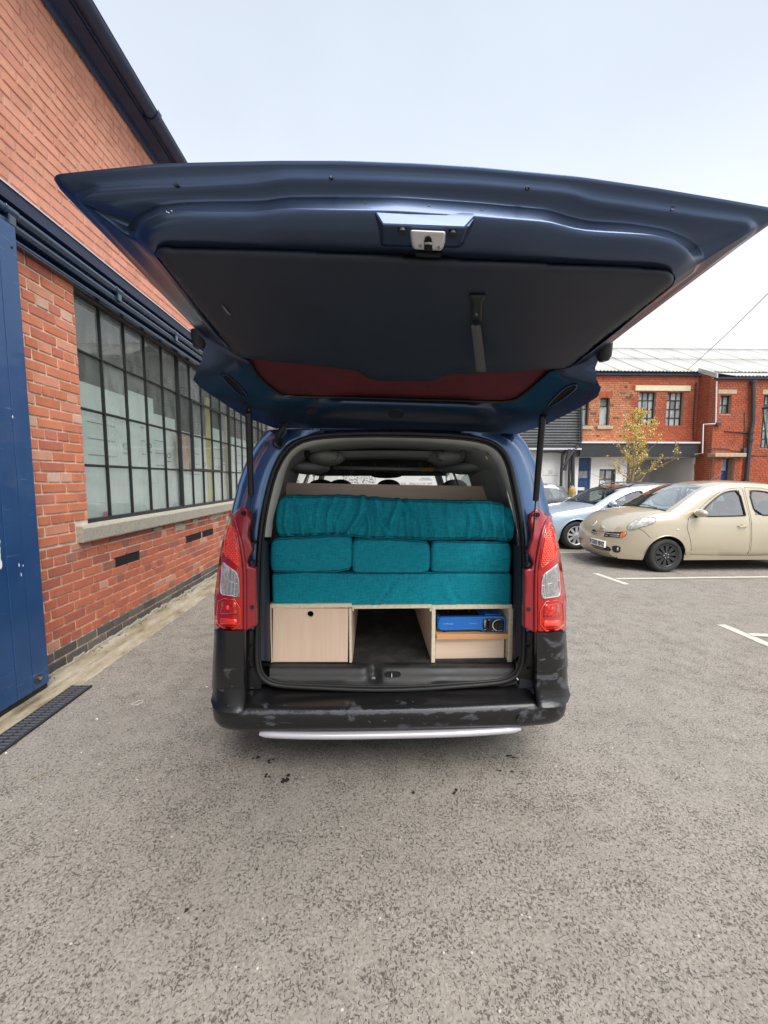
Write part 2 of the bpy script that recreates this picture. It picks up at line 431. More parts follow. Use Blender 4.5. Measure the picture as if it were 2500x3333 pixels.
# sparkle etc.
def lens(name, col, rough=.12, scale=0):
    n = N(name, rough)
    co = n.coord(); k = dict(Base_Color=rgba(col), Coat_Weight=1.0, Coat_Roughness=.03)
    if scale:
        v = n.node('TexVoronoi', {'Vector': co, 'Scale': scale}).outputs[0]; k['Normal'] = n.bump(v, .6, .003)
        k['Base_Color'] = n.mix(n.g(v, .15, .6), rgba(col), rgba(tuple(x*.45 for x in col)))
    return n.out(**k)
M['lamp_red'] = lens('red_lens', (.42, .006, .007))
M['lamp_flange'] = mat('red_lamp_housing', (.29, .008, .016), .30, coat=.7)
M['lamp_orange'] = lens('orange_red_lens', (.80, .06, .018), .1, 0)
M['lamp_bright'] = lens('bright_red_lens', (.80, .02, .008), .1, 55)
M['lamp_glow'] = mat('bright_red_reflector', (.85, .03, .012), .25, coat=1)
n = N('clear_lens', .06); wv = n.node('TexWave', {'Vector': n.coord(scale=(1, .2, .35)), 'Scale': 38, 'Distortion': 1.5, 'Detail': 1}).outputs[1]
nz = n.noise(n.coord(), 60, 3)
M['lamp_clear'] = n.out(Base_Color=n.mix(n.g(n.math('ADD', n.math('MULTIPLY', wv, .5), n.math('MULTIPLY', nz, .6)), .30, .75), rgba((.22, .21, .22)), rgba((.92, .92, .92))), Metallic=.7, Roughness=.1, Coat_Weight=1.0, Normal=n.bump(wv, .8, .006))
M['lamp_clear_rim'] = mat('pale_lens_rim', (.62, .6, .64), .25, .3)
# brick
def brickmat(name, stops, face=.12):
    n = N(name, .9)
    oi = n.node('ObjectInfo').outputs['Random']; gi = n.node('NewGeometry').outputs['Random Per Island']
    rnd = n.math('FRACT', n.math('ADD', n.math('MULTIPLY', oi, 7.31), n.math('MULTIPLY', gi, 3.77)))
    c = n.ramp(rnd, stops, 'LINEAR')
    geo = n.node('NewGeometry').outputs['Position']
    a = n.node('TexNoise', {0: geo, 'Scale': 9, 'Detail': 6, 'Roughness': .7}).outputs[0]
    f = n.node('TexNoise', {0: geo, 'Scale': 90, 'Detail': 4, 'Roughness': .7}).outputs[0]
    c = n.mix(n.math('MULTIPLY', n.g(a, .45, .75), .30), c, rgba((.16, .075, .05)))
    c = n.mix(n.math('MULTIPLY', n.g(f, .5, .75), .35), c, rgba((.55, .36, .26)))
    st_ = n.node('TexNoise', {0: n.node('Mapping', {0: geo, 'Scale': (1, 1.6, .7)}).outputs[0], 'Scale': 1.7, 'Detail': 6, 'Roughness': .7}).outputs[0]
    c = n.mix(n.math('MULTIPLY', n.g(st_, .50, .72), .38), c, n.mix(1.0, c, rgba((.50, .46, .45)), 'MULTIPLY'))
    return n.out(Base_Color=c, Specular_IOR_Level=.2, Normal=n.bump(f, .5, .004))
M['brick'] = brickmat('orange_red_brick', [(0, (0.562, 0.177, 0.088)), (.25, (0.660, 0.230, 0.120)), (.5, (0.604, 0.200, 0.113)), (.7, (0.505, 0.154, 0.097)), (.86, (0.702, 0.292, 0.178)), (.93, (.64, .36, .25)), (1, (.68, .44, .33))])
M['brick_low'] = brickmat('weathered_red_brick', [(0, (0.437, 0.122, 0.069)), (.3, (0.539, 0.166, 0.090)), (.55, (0.496, 0.144, 0.083)), (.75, (0.394, 0.115, 0.076)), (.9, (0.321, 0.122, 0.090)), (1, (0.612, 0.317, 0.220))])
M['brick_up'] = brickmat('painted_pink_brick', [(0, (0.678, 0.295, 0.200)), (.3, (0.727, 0.333, 0.224)), (.6, (0.690, 0.314, 0.217)), (1, (0.641, 0.271, 0.183))])
M['brick_plinth'] = brickmat('engineering_brick', [(0, (.055, .058, .062)), (.4, (.08, .08, .08)), (.7, (.10, .095, .09)), (1, (.14, .13, .11))])
M['brick_far'] = brickmat('far_red_brick', [(0, (.34, .075, .035)), (.4, (.41, .10, .05)), (.7, (.36, .085, .042)), (1, (.30, .065, .035))])
M['brick_far_old'] = brickmat('patched_orange_brick', [(0, (.40, .13, .06)), (.3, (.50, .19, .09)), (.6, (.44, .16, .08)), (.85, (.52, .26, .15)), (.93, (.14, .09, .07)), (1, (.09, .07, .06))])
M['mortar'] = mat('mortar', (.70, .58, .46), .95, bump=(120, .5, .003), var=(14, .25, 5))
M['mortar_low'] = mat('mortar_weathered', (.50, .38, .28), .95, bump=(120, .5, .003), var=(6, .35, 5))
M['mortar_up'] = mat('painted_mortar', (.50, .29, .22), .9, bump=(120, .4, .003), var=(10, .2, 4))
M['mortar_far'] = mat('far_mortar', (.40, .25, .18), .95, var=(8, .2, 4))
M['concrete'] = mat('concrete', (.36, .33, .27), .9, bump=(90, .6, .004), var=(35, .22, 6))
n = N('stained_concrete', .95); co = n.coord()
a = n.noise(n.coord(scale=(1, .35, 1)), 6, 7, .7); f = n.noise(co, 80, 4); mo = n.noise(co, 3, 5)
c = n.ramp(a, [(.32, (.12, .09, .055)), (.46, (.27, .225, .155)), (.6, (.38, .335, .26)), (.72, (.45, .41, .33))])
c = n.mix(n.math('MULTIPLY', n.g(mo, .5, .7), .45), c, rgba((.22, .19, .10)))
c = n.mix(n.math('MULTIPLY', n.g(f, .5, .72), .45), c, rgba((.13, .11, .08)))
M['strip'] = n.out(Base_Color=c, Normal=n.bump(n.math('ADD', a, f), .6, .006))
n = N('worn_blue_door_paint', .38); co = n.coord()
sc = n.noise(n.coord(scale=(1, 3, 26), rot=(R(25), 0, 0)), 2.2, 5, .6); sc2 = n.noise(n.coord(scale=(1, 1, 1)), 2.5, 5); fnz = n.noise(n.coord(scale=(6, 6, 1)), 14, 4)
c = n.mix(n.g(sc2, .35, .7), rgba((.010, .052, .155)), rgba((.016, .07, .19)))
c = n.mix(n.math('MULTIPLY', n.g(sc, .66, .70), .55), c, rgba((.10, .19, .33)))
M['door_blue'] = n.out(Base_Color=c, Coat_Weight=.3, Roughness=n.ramp(sc2, [(.3, (.34,)*3), (.7, (.5,)*3)]), Normal=n.bump(fnz, .12, .002))
M['track_blue'] = mat('glossy_dark_blue_paint', (.012, .035, .075), .22, coat=.6, bump=(7, .12, .01), var=(4, .25, 4))
M['roof_edge'] = mat('dark_eaves_paint', (.014, .025, .062), .5, bump=(9, .2, .01), var=(5, .3, 4))
M['flash'] = mat('lead_flashing', (.62, .60, .66), .6)
M['bars'] = mat('black_window_paint', (.018, .019, .020), .45, bump=(70, .3, .002), var=(30, .4, 4))
M['pane'] = glassy('dusty_window_glass', (.80, .86, .83), .85, .015, .24, (.62, .67, .62))
M['pane_far'] = glassy('far_window_glass', (.5, .55, .53), .9, .03, .78, (.60, .63, .62))
M['slate_clad'] = mat('dark_cladding', (.050, .055, .062), .6, bump=(20, .2, .004), var=(3, .25, 4))
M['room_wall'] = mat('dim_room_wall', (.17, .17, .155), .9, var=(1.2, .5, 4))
M['white_wall'] = mat('white_render', (.70, .69, .68), .85, bump=(40, .3, .004), var=(2.2, .06, 5))
M['grey_wall'] = mat('grey_and_shaded_white', (.50, .50, .50), .9, bump=(40, .3, .004), var=(2.2, .07, 5))
M['fascia'] = mat('black_fascia', (.022, .024, .027), .45, bump=(4, .2, .01), var=(1.5, .3, 5))
M['cream'] = mat('cream_lintel', (.60, .55, .38), .8, var=(10, .1, 4))
M['stone'] = mat('sandstone', (.40, .32, .22), .9, bump=(60, .4, .004), var=(10, .2, 5))
M['roof_sheet'] = mat('corrugated_fibre_cement', (.44, .44, .42), .8, var=(1.3, .10, 5))
M['door_far'] = mat('far_blue_door', (.012, .045, .15), .45)
M['cast'] = mat('cast_iron_paint', (.035, .036, .04), .5, var=(20, .3, 3))
M['bark'] = mat('bark', (.30, .22, .11), .9, bump=(60, .4, .004), var=(30, .25, 4))
M['leaf'] = mat('young_leaf', (.64, .49, .12), .7, var=(3, .2, 3, (.74, .58, .18)))
M['line_paint'] = mat('worn_line_paint', (.47, .455, .39), .8, bump=(70, .5, .003), var=(25, .16, 6))

# asphalt: aggregate bound in pale worn binder, dark pits gathered in patches
n = N('worn_asphalt', .9); co = n.tc.outputs['Object']
vo = n.node('TexVoronoi', {'Vector': co, 'Scale': 125}); vd = vo.outputs['Distance']; vc = vo.outputs['Color']
ve = n.node('TexVoronoi', {'Vector': co, 'Scale': 95}); ve.feature = 'DISTANCE_TO_EDGE'
wrp = n.node('TexNoise', {0: co, 'Scale': 150, 'Detail': 3, 'Roughness': .65}).outputs[0]
pits = n.node('TexNoise', {0: co, 'Scale': 100, 'Detail': 3.2, 'Roughness': .62, 'Distortion': .9}).outputs[0]
med = n.node('TexNoise', {0: co, 'Scale': 7, 'Detail': 5, 'Roughness': .6}).outputs[0]
big = n.node('TexNoise', {0: co, 'Scale': .6, 'Detail': 4, 'Roughness': .55}).outputs[0]
sum_ = n.math('ADD', pits, n.math('ADD', n.math('MULTIPLY', n.math('SUBTRACT', med, .5), .27), n.math('MULTIPLY', n.math('SUBTRACT', big, .5), .16)))
pit = n.g(sum_, .555, .625)
grain = n.mix(n.node('SeparateColor', {0: vc}).outputs[0], rgba((.208, .188, .163)), rgba((.300, .277, .246)))
grain = n.mix(n.math('MULTIPLY', n.g(vd, .35, .75), .30), grain, rgba((.17, .15, .13)))
c = n.mix(n.math('MULTIPLY', pit, .78), grain, rgba((.050, .041, .036)))
pat = n.node('TexNoise', {0: co, 'Scale': 1.9, 'Detail': 6, 'Roughness': .62, 'Distortion': .4}).outputs[0]
c = n.mix(n.math('MULTIPLY', n.g(pat, .48, .66), .26), c, n.mix(1.0, c, rgba((.62, .60, .60)), 'MULTIPLY'))
c = n.mix(n.math('MULTIPLY', n.g(big, .35, .7), .45), c, n.mix(1.0, c, rgba((1.25, 1.2, 1.16)), 'MULTIPLY'))
lt = n.node('TexVoronoi', {'Vector': co, 'Scale': 42}); lc = n.node('SeparateColor', {0: lt.outputs['Color']}).outputs[0]
c = n.mix(n.math('MULTIPLY', n.g(lc, .965, .97), n.math('SUBTRACT', 1, n.g(lt.outputs['Distance'], .10, .22))), c, rgba((.55, .52, .46)))
h = n.math('SUBTRACT', n.math('MULTIPLY', wrp, .5), n.math('MULTIPLY', pit, .9))
M['asphalt'] = n.out(Base_Color=c, Specular_IOR_Level=.3, Normal=n.bump(h, .75, .0045))
M['slat'] = mat('drain_slat', (.085, .09, .105), .5, bump=(60, .3, .002))
M['stain'] = mat('damp_oil_stain', (.022, .018, .014), .55)
# ================================================================ GROUND
g = MB(); g.poly([(-120, -60, 0), (150, -60, 0), (150, 220, 0), (-120, 220, 0)])
g.build('asphalt_ground', M['asphalt'], kind='structure')

# concrete strip with a rail groove along the workshop wall, ragged towards the asphalt
XW = -2.60
rows = []
random.seed(3)
Y = -1.0; k = 0
edge = []
while Y < 12.5:
    edge.append((-2.285+.022*noise.noise((Y*3, 0, 0))+.018*noise.noise((Y*14, 3, 0)), Y)); Y += .045
prof = lambda xe: [(-2.62, .022), (-2.53, .014), (-2.445, .013), (-2.44, .003), (-2.412, .003), (-2.407, .012), (-2.33, .009), (xe, .006), (xe+.012, .0)]
for xe, Y in edge:
    w = .006*noise.noise((Y*5, 7, 0))
    rows.append([(x+(w if 0 < i < 7 else 0), Y, z+(.003*noise.noise((Y*9, x*20, 1)) if z > .005 else 0)) for i, (x, z) in enumerate(prof(xe))])
m_ = MB().grid(rows); m_.build('concrete_kerb_strip', M['strip'], kind='structure')
# soil and moss collected against the wall foot
m_ = MB(); random.seed(5)
for i in range(420):
    y = random.uniform(3.0, 9); x = -2.6+abs(random.gauss(0, .03))+.004; r_ = random.uniform(.002, .007)
    if noise.noise((y*2.3, 0, 4)) < -.05: continue
    m_.ball((x, y, .02+r_*.3), r_*1.4, r_*1.4, r_*.7, 5, 3)
o = m_.build('grit', mat('grit_and_moss', (.10, .085, .045), .95, var=(40, .4, 3)), kind='stuff')
tag(o, 'loose grit and moss lying along the foot of the brick wall', 'grit')

# drain channel with cross slats
dr = empty('drain_channel', (-2.24, 2.0, 0), 'black slotted drain grating set in the ground in front of the blue door', 'drain')
m_ = MB(); m_.box((-2.318, .6, .0065), (-2.168, 2.945, .0095)); m_.build('channel_bed', M['dark_void'], dr)
m_ = MB(); 
for x0, x1 in ((-2.318, -2.306), (-2.249, -2.237), (-2.180, -2.168)): m_.box((x0, .6, .0095), (x1, 2.945, .019))
m_.build('frame_rail', M['cast'], dr)
m_ = MB(); y = .62
while y < 2.94: m_.box((-2.306, y, .0095), (-2.249, y+.012, .0185)); m_.box((-2.237, y, .0095), (-2.180, y+.012, .0185)); y += .030
m_.build('slat', M['slat'], dr, kind='stuff')

# ================================================================ LEFT WORKSHOP
WS = empty('brick_workshop', (-2.8, 6, 0), 'red brick workshop with a long black steel window and a blue sliding door', 'building')
ZS, ZT = 1.195, 3.25            # sill top, window head
Y0W = 3.62                       # near jamb
COURSE, STR, HDR, JT = .0856, .248, .1245, .0145
wl = MB()
wl.box((-2.90, Y0W-.0, 0), (-2.608, 24, ZS-.14)); wl.box((-2.90, 2.4, 0), (-2.608, Y0W, 3.30))
wall = wl.build('wall', M['mortar'], WS)
wl = MB(); wl.box((-2.90, -3, 3.40), (-2.607, 24, 5.44)); wup = wl.build('upper_wall', M['mortar_up'], WS)
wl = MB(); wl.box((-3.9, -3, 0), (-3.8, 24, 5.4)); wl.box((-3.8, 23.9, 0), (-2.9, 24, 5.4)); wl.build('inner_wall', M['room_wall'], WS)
wl = MB(); wl.box((-3.8, -3, 3.45), (-2.9, 24, 3.5)); wl.box((-3.8, -3, -.02), (-2.9, 24, .004)); wl.build('room_floor', M['grey_wall'], WS)

def brick_mesh(seed):
    rnd = random.Random(seed); e = .035; ez = .09
    vs = []; fs = []
    # unit brick: a along 0..1, z 0..1, depth n 0..1 (front = 1) with a soft worn arris
    def ring(ins_a, ins_z, n_, j):
        c = [(ins_a, ins_z), (.5, ins_z), (1-ins_a, ins_z), (1-ins_a, .5), (1-ins_a, 1-ins_z), (.5, 1-ins_z), (ins_a, 1-ins_z), (ins_a, .5)]
        return [(a+rnd.uniform(-j, j)*.35, z+rnd.uniform(-j, j), n_) for a, z in c]
    rr = [ring(0, 0, 0, 0), ring(.004, .01, .55, .025), ring(e*.5, ez*.6, 1, .03)]
    for r_ in rr: vs += r_
    for i in range(2):
        for j in range(8): k = (j+1) % 8; fs.append((i*8+j, i*8+k, i*8+8+k, i*8+8+j))
    fs.append(tuple(range(16, 24)))
    me = bpy.data.meshes.new('brick'); me.from_pydata(vs, [], fs); me.update(); return me, vs, fs
BR = [brick_mesh(i) for i in range(7)]
def lay(bricks, O, A, Nn, singles, parent, mats, proud=.012, mortar_at=-.008):
    """bricks: (a0, a1, z0, z1, material key); first `singles` become objects, the others one joined piece per material"""
    O = Vector(O); A = Vector(A); Nn = Vector(Nn); Z = Vector((0, 0, 1))
    joined = {}
    data = {}
    for i, (a0, a1, z0, z1, k) in enumerate(bricks):
        pr = proud+random.uniform(-.002, .002)
        mtx = Matrix.Translation(O+A*a0+Z*z0+Nn*(mortar_at-.002)) @ Matrix((
            (A.x*(a1-a0), 0*1, Nn.x*pr, 0), (A.y*(a1-a0), 0, Nn.y*pr, 0), (0, (z1-z0), 0, 0), (0, 0, 0, 1)))
        b = random.randrange(7)
        if i < singles:
            key = (b, k)
            if key not in data:
                me = BR[b][0].copy(); me.materials.append(mats[k]); data[key] = me
            o = bpy.data.objects.new('brick', data[key]); COL.objects.link(o)
            o.parent = parent; o.matrix_parent_inverse = wmat(parent).inverted(); o.matrix_basis = mtx
        else:
            vs, fs = joined.setdefault(k, ([], [])); n0 = len(vs)
            vs += [tuple(mtx @ Vector(v)) for v in BR[b][1]]; fs += [tuple(n0+j for j in f) for f in BR[b][2]]
    for k, (vs, fs) in joined.items():
        me = bpy.data.meshes.new('brickwork'); me.from_pydata(vs, [], fs); me.update()
        link('brickwork', me, mats[k], parent, kind='stuff')
def courses(a0, a1, z0, z1, excl, kind, header_every=4, phase=0, jit=.0):
    out = []; r_ = 0; z = z0
    while z+COURSE*.6 < z1+1e-6:
        hd = header_every and (r_+phase) % header_every == header_every-1
        step = HDR if hd else STR
        off = (HDR/2 if hd else (0 if r_ % 2 else STR/2))
        a = a0-off if not hd else a0-off
        while a < a1:
            s0, s1 = max(a, a0), min(a+step, a1)
            segs = [(s0, s1)]
            for (ea, eb, ez0, ez1) in excl:
                if ez0 < z+COURSE*.5 < ez1:
                    ns = []
                    for p, q in segs:
                        if eb <= p or ea >= q: ns.append((p, q)); continue
                        if p < ea: ns.append((p, ea))
                        if q > eb: ns.append((eb, q))
                    segs = ns
            for p, q in segs:
                if q-p > .035: out.append((p+JT/2, q-JT/2+random.uniform(-.002, .001), z+JT/2, min(z+COURSE-JT/2, z1), kind(r_, z, q-p)))
            a += step
        z += COURSE; r_ += 1
    return out
VENTS = [(3.95, 4.365, .715, .815), (5.45, 5.94, .70, .815), (5.975, 6.375, .70, .80)]
random.seed(11)
SILL0 = 3.47
bl = []
zl = .0856*.35
bl += courses(2.4, 9.5, zl, 1.04, [(a, b, c-.02, d+.02) for a, b, c, d in VENTS]+[(SILL0-.01, 30, 1.035, 2)], lambda r_, z, l: 'plinth' if z < .19 else ('low'), 4, 1)
bl += courses(2.4, Y0W, zl+COURSE*12, 3.29, [(SILL0-.01, 30, 1.03, 1.2)], lambda r_, z, l: 'pier', 4, 1)
bu = courses(1.2, 9.0, 3.55, 5.40, [], lambda r_, z, l: 'up', 4, 2)
TG_PX = [(898, 1395), (686, 1285), (628, 1239), (640, 1203), (661, 1129), (636, 1069), (209, 632), (176, 578), (496, 534), (1130, 524), (2500, 674), (2500, 1500), (690, 2400), (690, 2000), (750, 1680)]
def seen(a0, a1, z0, z1, X):
    q = [topx((X, a, z)) for a, z in ((a0, z0), (a1, z0), (a1, z1), (a0, z1))]
    cx = sum(p[0] for p in q)/4; cy = sum(p[1] for p in q)/4
    ar = abs(sum(q[i][0]*q[(i+1) % 4][1]-q[(i+1) % 4][0]*q[i][1] for i in range(4)))/2
    if not (-20 < cx < 2520 and -20 < cy < 3350): return 0
    if a1 < 2.93 and z0 < 3.4: return 0
    if z0 > 3.3 and z1 < 3.56: return 0
    if pip(cx, cy, TG_PX): return 0
    return ar
allb = [(seen(b[0], b[1], b[2], b[3], XW), b) for b in bl+bu]
allb.sort(key=lambda t: -t[0]); allb = [b for s_, b in allb]
low = [b for b in allb[:300]]
mats_b = {'plinth': M['brick_plinth'], 'low': M['brick_low'], 'pier': M['brick'], 'up': M['brick_up']}
lay([b for b in low if b[4] != 'up'], (XW, 0, 0), (0, 1, 0), (1, 0, 0), 999, wall, mats_b)
lay([b for b in allb[300:] if b[4] != 'up'], (XW, 0, 0), (0, 1, 0), (1, 0, 0), 0, wall, mats_b)
lay([b for b in low if b[4] == 'up'], (XW, 0, 0), (0, 1, 0), (1, 0, 0), 999, wup, mats_b, proud=.0095)
lay([b for b in allb[300:] if b[4] == 'up'], (XW, 0, 0), (0, 1, 0), (1, 0, 0), 0, wup, mats_b, proud=.0095)
# smeared cement repair by the sill and along the foot
m_ = MB(); random.seed(8)
def smear(cy, cz, ry, rz, n_=14, t=.006, x=XW+.001):
    c = [(x+t, cy, cz)]; pts = []
    for i in range(n_):
        a = 2*math.pi*i/n_; q = random.uniform(.65, 1.1); pts.append((x, cy+ry*q*math.cos(a), cz+rz*q*math.sin(a)))
    k = len(m_.v); m_.v += c+[(x+t*.8, cy+(p[1]-cy)*.8, cz+(p[2]-cz)*.8) for p in pts]+pts
    for i in range(n_):
        j = (i+1) % n_; m_.f += [(k, k+1+i, k+1+j), (k+1+i, k+1+n_+i, k+1+n_+j, k+1+j)]
for a in ((4.75, 1.0, .12, .03), (5.3, .96, .2, .06), (5.75, .98, .12, .04), (6.5, .99, .3, .05), (7.0, .9, .12, .06)): smear(*a)
y = 3.0
while y < 9: smear(y, .012, .16, .035+.02*random.random(), 16, .008); y += .2
m_.build('cement_patch', M['concrete'], WS, kind='stuff')
# vents
for (a, b, c, d) in VENTS:
    m_ = MB(); X0, X1 = -2.68, -2.603
    m_.box((X0, a-.004, c-.02), (X1, b+.004, c-.005)); m_.box((X0, a-.004, d+.005), (X1, b+.004, d+.018)); m_.box((X0, a-.004, c-.005), (X1, a+.01, d+.005)); m_.box((X0, b-.01, c-.005), (X1, b+.004, d+.005))
    v = m_.build('air_vent', mat('vent_terracotta', (.11, .055, .04), .9), WS)
    m_ = MB(); m_.box((-2.607, a+.01, c-.005), (-2.6045, b-.01, d+.005)); m_.build('vent_shade_face', M['dark_void'], v)  # flat black sheet paints the dark of a deep recess, no real hole
# stone sill in lengths
sl = empty('window_sill', (-2.56, 3.47, 1.1)); sl.parent = WS; sl.matrix_parent_inverse = wmat(WS).inverted()
y = SILL0; random.seed(2)
while y < 16:
    L = 1.455
    rows = []
    nn = 18
    for i in range(nn+1):
        yy = y+.004+(L-.008)*i/nn; j = lambda s_: .004*noise.noise((yy*9, s_, 0))
        rows.append([(-2.70, yy, 1.045), (-2.548+j(1), yy, 1.04+j(2)), (-2.542+j(3), yy, 1.052), (-2.540+j(4), yy, 1.165+j(5)), (-2.552, yy, 1.182+j(6)), (-2.70, yy, 1.2)])
    m_ = MB().grid(rows, closed=True); m_.f.append(tuple(range(6))); m_.f.append(tuple(range(nn*6, nn*6+6))[::-1])
    m_.build('sill_stone', M['concrete'], sl); y += L
# steel window
WN = empty('steel_window', (-2.66, Y0W, ZS)); WN.parent = WS; WN.matrix_parent_inverse = wmat(WS).inverted()
XP = -2.672
colw = .372; secs = 5; ncol = 5
rowz = [ZS+.005, ZS+.535, ZS+1.055, ZS+1.575, ZT+.03]
m_ = MB(); m_.box((-2.70, Y0W-.02, ZS-.01), (-2.640, Y0W+secs*ncol*colw+.1, ZS+.035)); m_.box((-2.70, Y0W-.02, ZT), (-2.64, Y0W+secs*ncol*colw, ZT+.06)); m_.box((-2.70, Y0W-.01, ZS), (-2.64, Y0W+.02, ZT))
m_.build('frame', M['bars'], WN)
def bar(a, b, w, d, name='glazing_bar'):
    # T-bar: slim web in front of a wider flange
    (y0, z0), (y1, z1) = a, b
    m_ = MB()
    if abs(y1-y0) < 1e-6:
        m_.box((XP-.004, y0-w/2, z0), (XP+.006, y0+w/2, z1)); m_.box((XP+.006, y0-w*.22, z0), (XP+d, y0+w*.22, z1))
    else:
        m_.box((XP-.003, y0, z0-w/2), (XP+.005, y1, z0+w/2)); m_.box((XP+.005, y0, z0-w*.22), (XP+d-.004, y1, z0+w*.22))
    return m_.build(name, M['bars'], WN)
for s_ in range(secs):
    ys = Y0W+.02+s_*ncol*colw
    for c_ in range(1, ncol+1):
        last = c_ == ncol
        bar((ys+c_*colw, ZS+.03), (ys+c_*colw, ZT), .045 if last else .028, .045 if last else .022, 'mullion' if last else 'glazing_bar')
    for z in rowz[1:4]: bar((ys, z), (ys+ncol*colw, z), .026, .02)
    if s_ % 2 == 1:   # opening casement, proud of the rest
        ya, yb = ys+1.0*colw, ys+4*colw; za, zb = rowz[1], rowz[3]
        m_ = MB(); X0, X1 = XP+.006, XP+.034; t = .032
        m_.box((X0, ya, za), (X1, yb, za+t)); m_.box((X0, ya, zb-t), (X1, yb, zb)); m_.box((X0, ya, za+t), (X1, ya+t, zb-t)); m_.box((X0, yb-t, za+t), (X1, yb, zb-t))
        m_.build('casement_frame', M['bars'], WN)
pm = {}
random.seed(21)
for s_ in range(secs):
    ys = Y0W+.02+s_*ncol*colw
    for c_ in range(ncol):
        for r_ in range(4):
            tl = random.uniform(-.006, .006); t2 = random.uniform(-.005, .005)
            y0, y1, z0, z1 = ys+c_*colw, ys+(c_+1)*colw, rowz[r_], rowz[r_+1]
            m_ = MB(); h_ = (y1-y0)/2; v_ = (z1-z0)/2
            m_.poly([(XP-.002+(-tl*h_-t2*v_), y0, z0), (XP-.002+(tl*h_-t2*v_), y1, z0), (XP-.002+(tl*h_+t2*v_), y1, z1), (XP-.002+(-tl*h_+t2*v_), y0, z1)])
            m_.build('pane', M['pane'], WN)
# insulation boards and clutter leaning inside the glass
bm_ = mat('foil_board', (.76, .80, .78), .6, var=(3, .08, 3)); random.seed(31)
spec = [(3.75, 1.2, 1.05, 1.33), (4.65, 1.2, .5, 1.42), (5.0, 1.2, .75, 1.25), (5.8, 1.2, 1.0, 1.1), (6.9, 1.2, .8, 1.3), (8.0, 1.2, 1.6, 1.25)]
for i, (y, z, w, h) in enumerate(spec):
    m_ = MB(); m_.box((-2.82-.03*(i % 3), y, z), (-2.77-.03*(i % 3), y+w, z+h)); bd = m_.build('insulation_board', bm_, None)
    tag(bd, ['pale insulation board with dark printed lines standing inside the first panes of the steel window', 'tall narrow pale board inside the steel window beside the printed board',
             'pale board inside the steel window left of its mullion', 'lower pale board inside the steel window behind the opening casement',
             'pale board inside the steel window right of the casement', 'widest pale board at the far end inside the steel window'][i], 'board', 'insulation boards stored behind the workshop window')
    xx = (-2.77-.03*(i % 3))+.003
    mm_ = MB()
    for q in range(3):
        zz = z+h*.72-q*.16
        mm_.box((xx, y+w*.15, zz), (xx+.001, y+w*.55, zz+.008))
    mm_.build('printed_line', M['grey_print'], bd)
    text('printed_number', '10', .16, M['grey_print'], bd, (xx+.002, y+w*.72, z+h*.55), (0, 0, 1), (0, -1, 0))
for i, (y, z, w, h, c_, lb) in enumerate(((6.62, 1.2, .13, 1.75, (.55, .42, .12), 'yellow timber post standing inside the steel window behind the casement'), (7.45, 1.2, .22, 1.6, (.50, .36, .14), 'wide ochre timber board standing inside the far part of the steel window'), (5.62, 1.75, .5, .5, (.42, .20, .10), 'brown panel inside the steel window just right of its mullion'))):
    m_ = MB(); m_.box((-2.765, y, z), (-2.735, y+w, z+h)); tag(m_.build('timber', mat('stored_timber_%d' % i, c_, .8, var=(6, .2, 4)), None), lb, 'timber')
for y, z in ((4.05, 1.23),):
    m_ = MB(); m_.box((-2.76, y, z-.02), (-2.72, y+.07, z+.04)); tag(m_.build('pink_box', mat('pink_card', (.7, .08, .22), .6), None, bevel=.006), 'small pink box on the inner sill behind the lowest window pane', 'box')
# lintel behind, beam, sliding-door track and flashing
m_ = MB(); m_.box((-2.74, 2.3, ZT+.005), (-2.612, 22, 3.5)); m_.build('concrete_lintel', mat('dirty_lintel', (.07, .06, .048), .95, var=(7, .5, 5), bump=(40, .5, .004)), WS)
TR = empty('door_track', (-2.5, 4, 3.4)); TR.parent = WS; TR.matrix_parent_inverse = wmat(WS).inverted()
def prof_run(pr, y0, y1, name, mt, parent, step=.6, smooth=True, closed=True):
    rows = []; n_ = int((y1-y0)/step)+1
    for i in range(n_+1):
        y = y0+(y1-y0)*i/n_; rows.append([(x+.002*noise.noise((y*.8, k_*.3, 2)), y, z+.003*noise.noise((y*.7, 0, 0))) for k_, (x, z) in enumerate(pr)])
    m_ = MB().grid(rows, closed=closed); m_.f.append(tuple(range(len(pr)))); m_.f.append(tuple(range(n_*len(pr), (n_+1)*len(pr)))[::-1])
    return m_.build(name, mt, parent, smooth=smooth, auto=40)
arc = lambda cx, cz, r_, a0, a1, n_: [(cx+r_*math.cos(R(a0+(a1-a0)*i/n_)), cz+r_*math.sin(R(a0+(a1-a0)*i/n_))) for i in range(n_+1)]
prof_run([(-2.60, 3.27), (-2.535, 3.27)]+arc(-2.545, 3.29, .016, -60, 60, 4)+[(-2.60, 3.335)], 2.6, 22, 'lower_rail', M['track_blue'], TR)
prof_run([(-2.612, 3.345)]+arc(-2.535, 3.372, .030, -90, 60, 7)+[(-2.535, 3.412), (-2.612, 3.412)], 2.6, 22, 'track_tube', M['track_blue'], TR)
prof_run([(-2.612, 3.415)]+arc(-2.515, 3.448, .034, -80, 85, 8)+[(-2.612, 3.49)], -1, 22, 'upper_track_tube', M['track_blue'], TR)
prof_run([(-2.61, 3.495), (-2.475, 3.495), (-2.47, 3.585), (-2.61, 3.60)], -1, 22, 'fascia_board', M['roof_edge'], TR, smooth=False)
prof_run([(-2.605, 3.600), (-2.468, 3.588), (-2.460, 3.583), (-2.460, 3.592), (-2.605, 3.612)], -1, 22, 'flashing', M['flash'], TR, smooth=False)
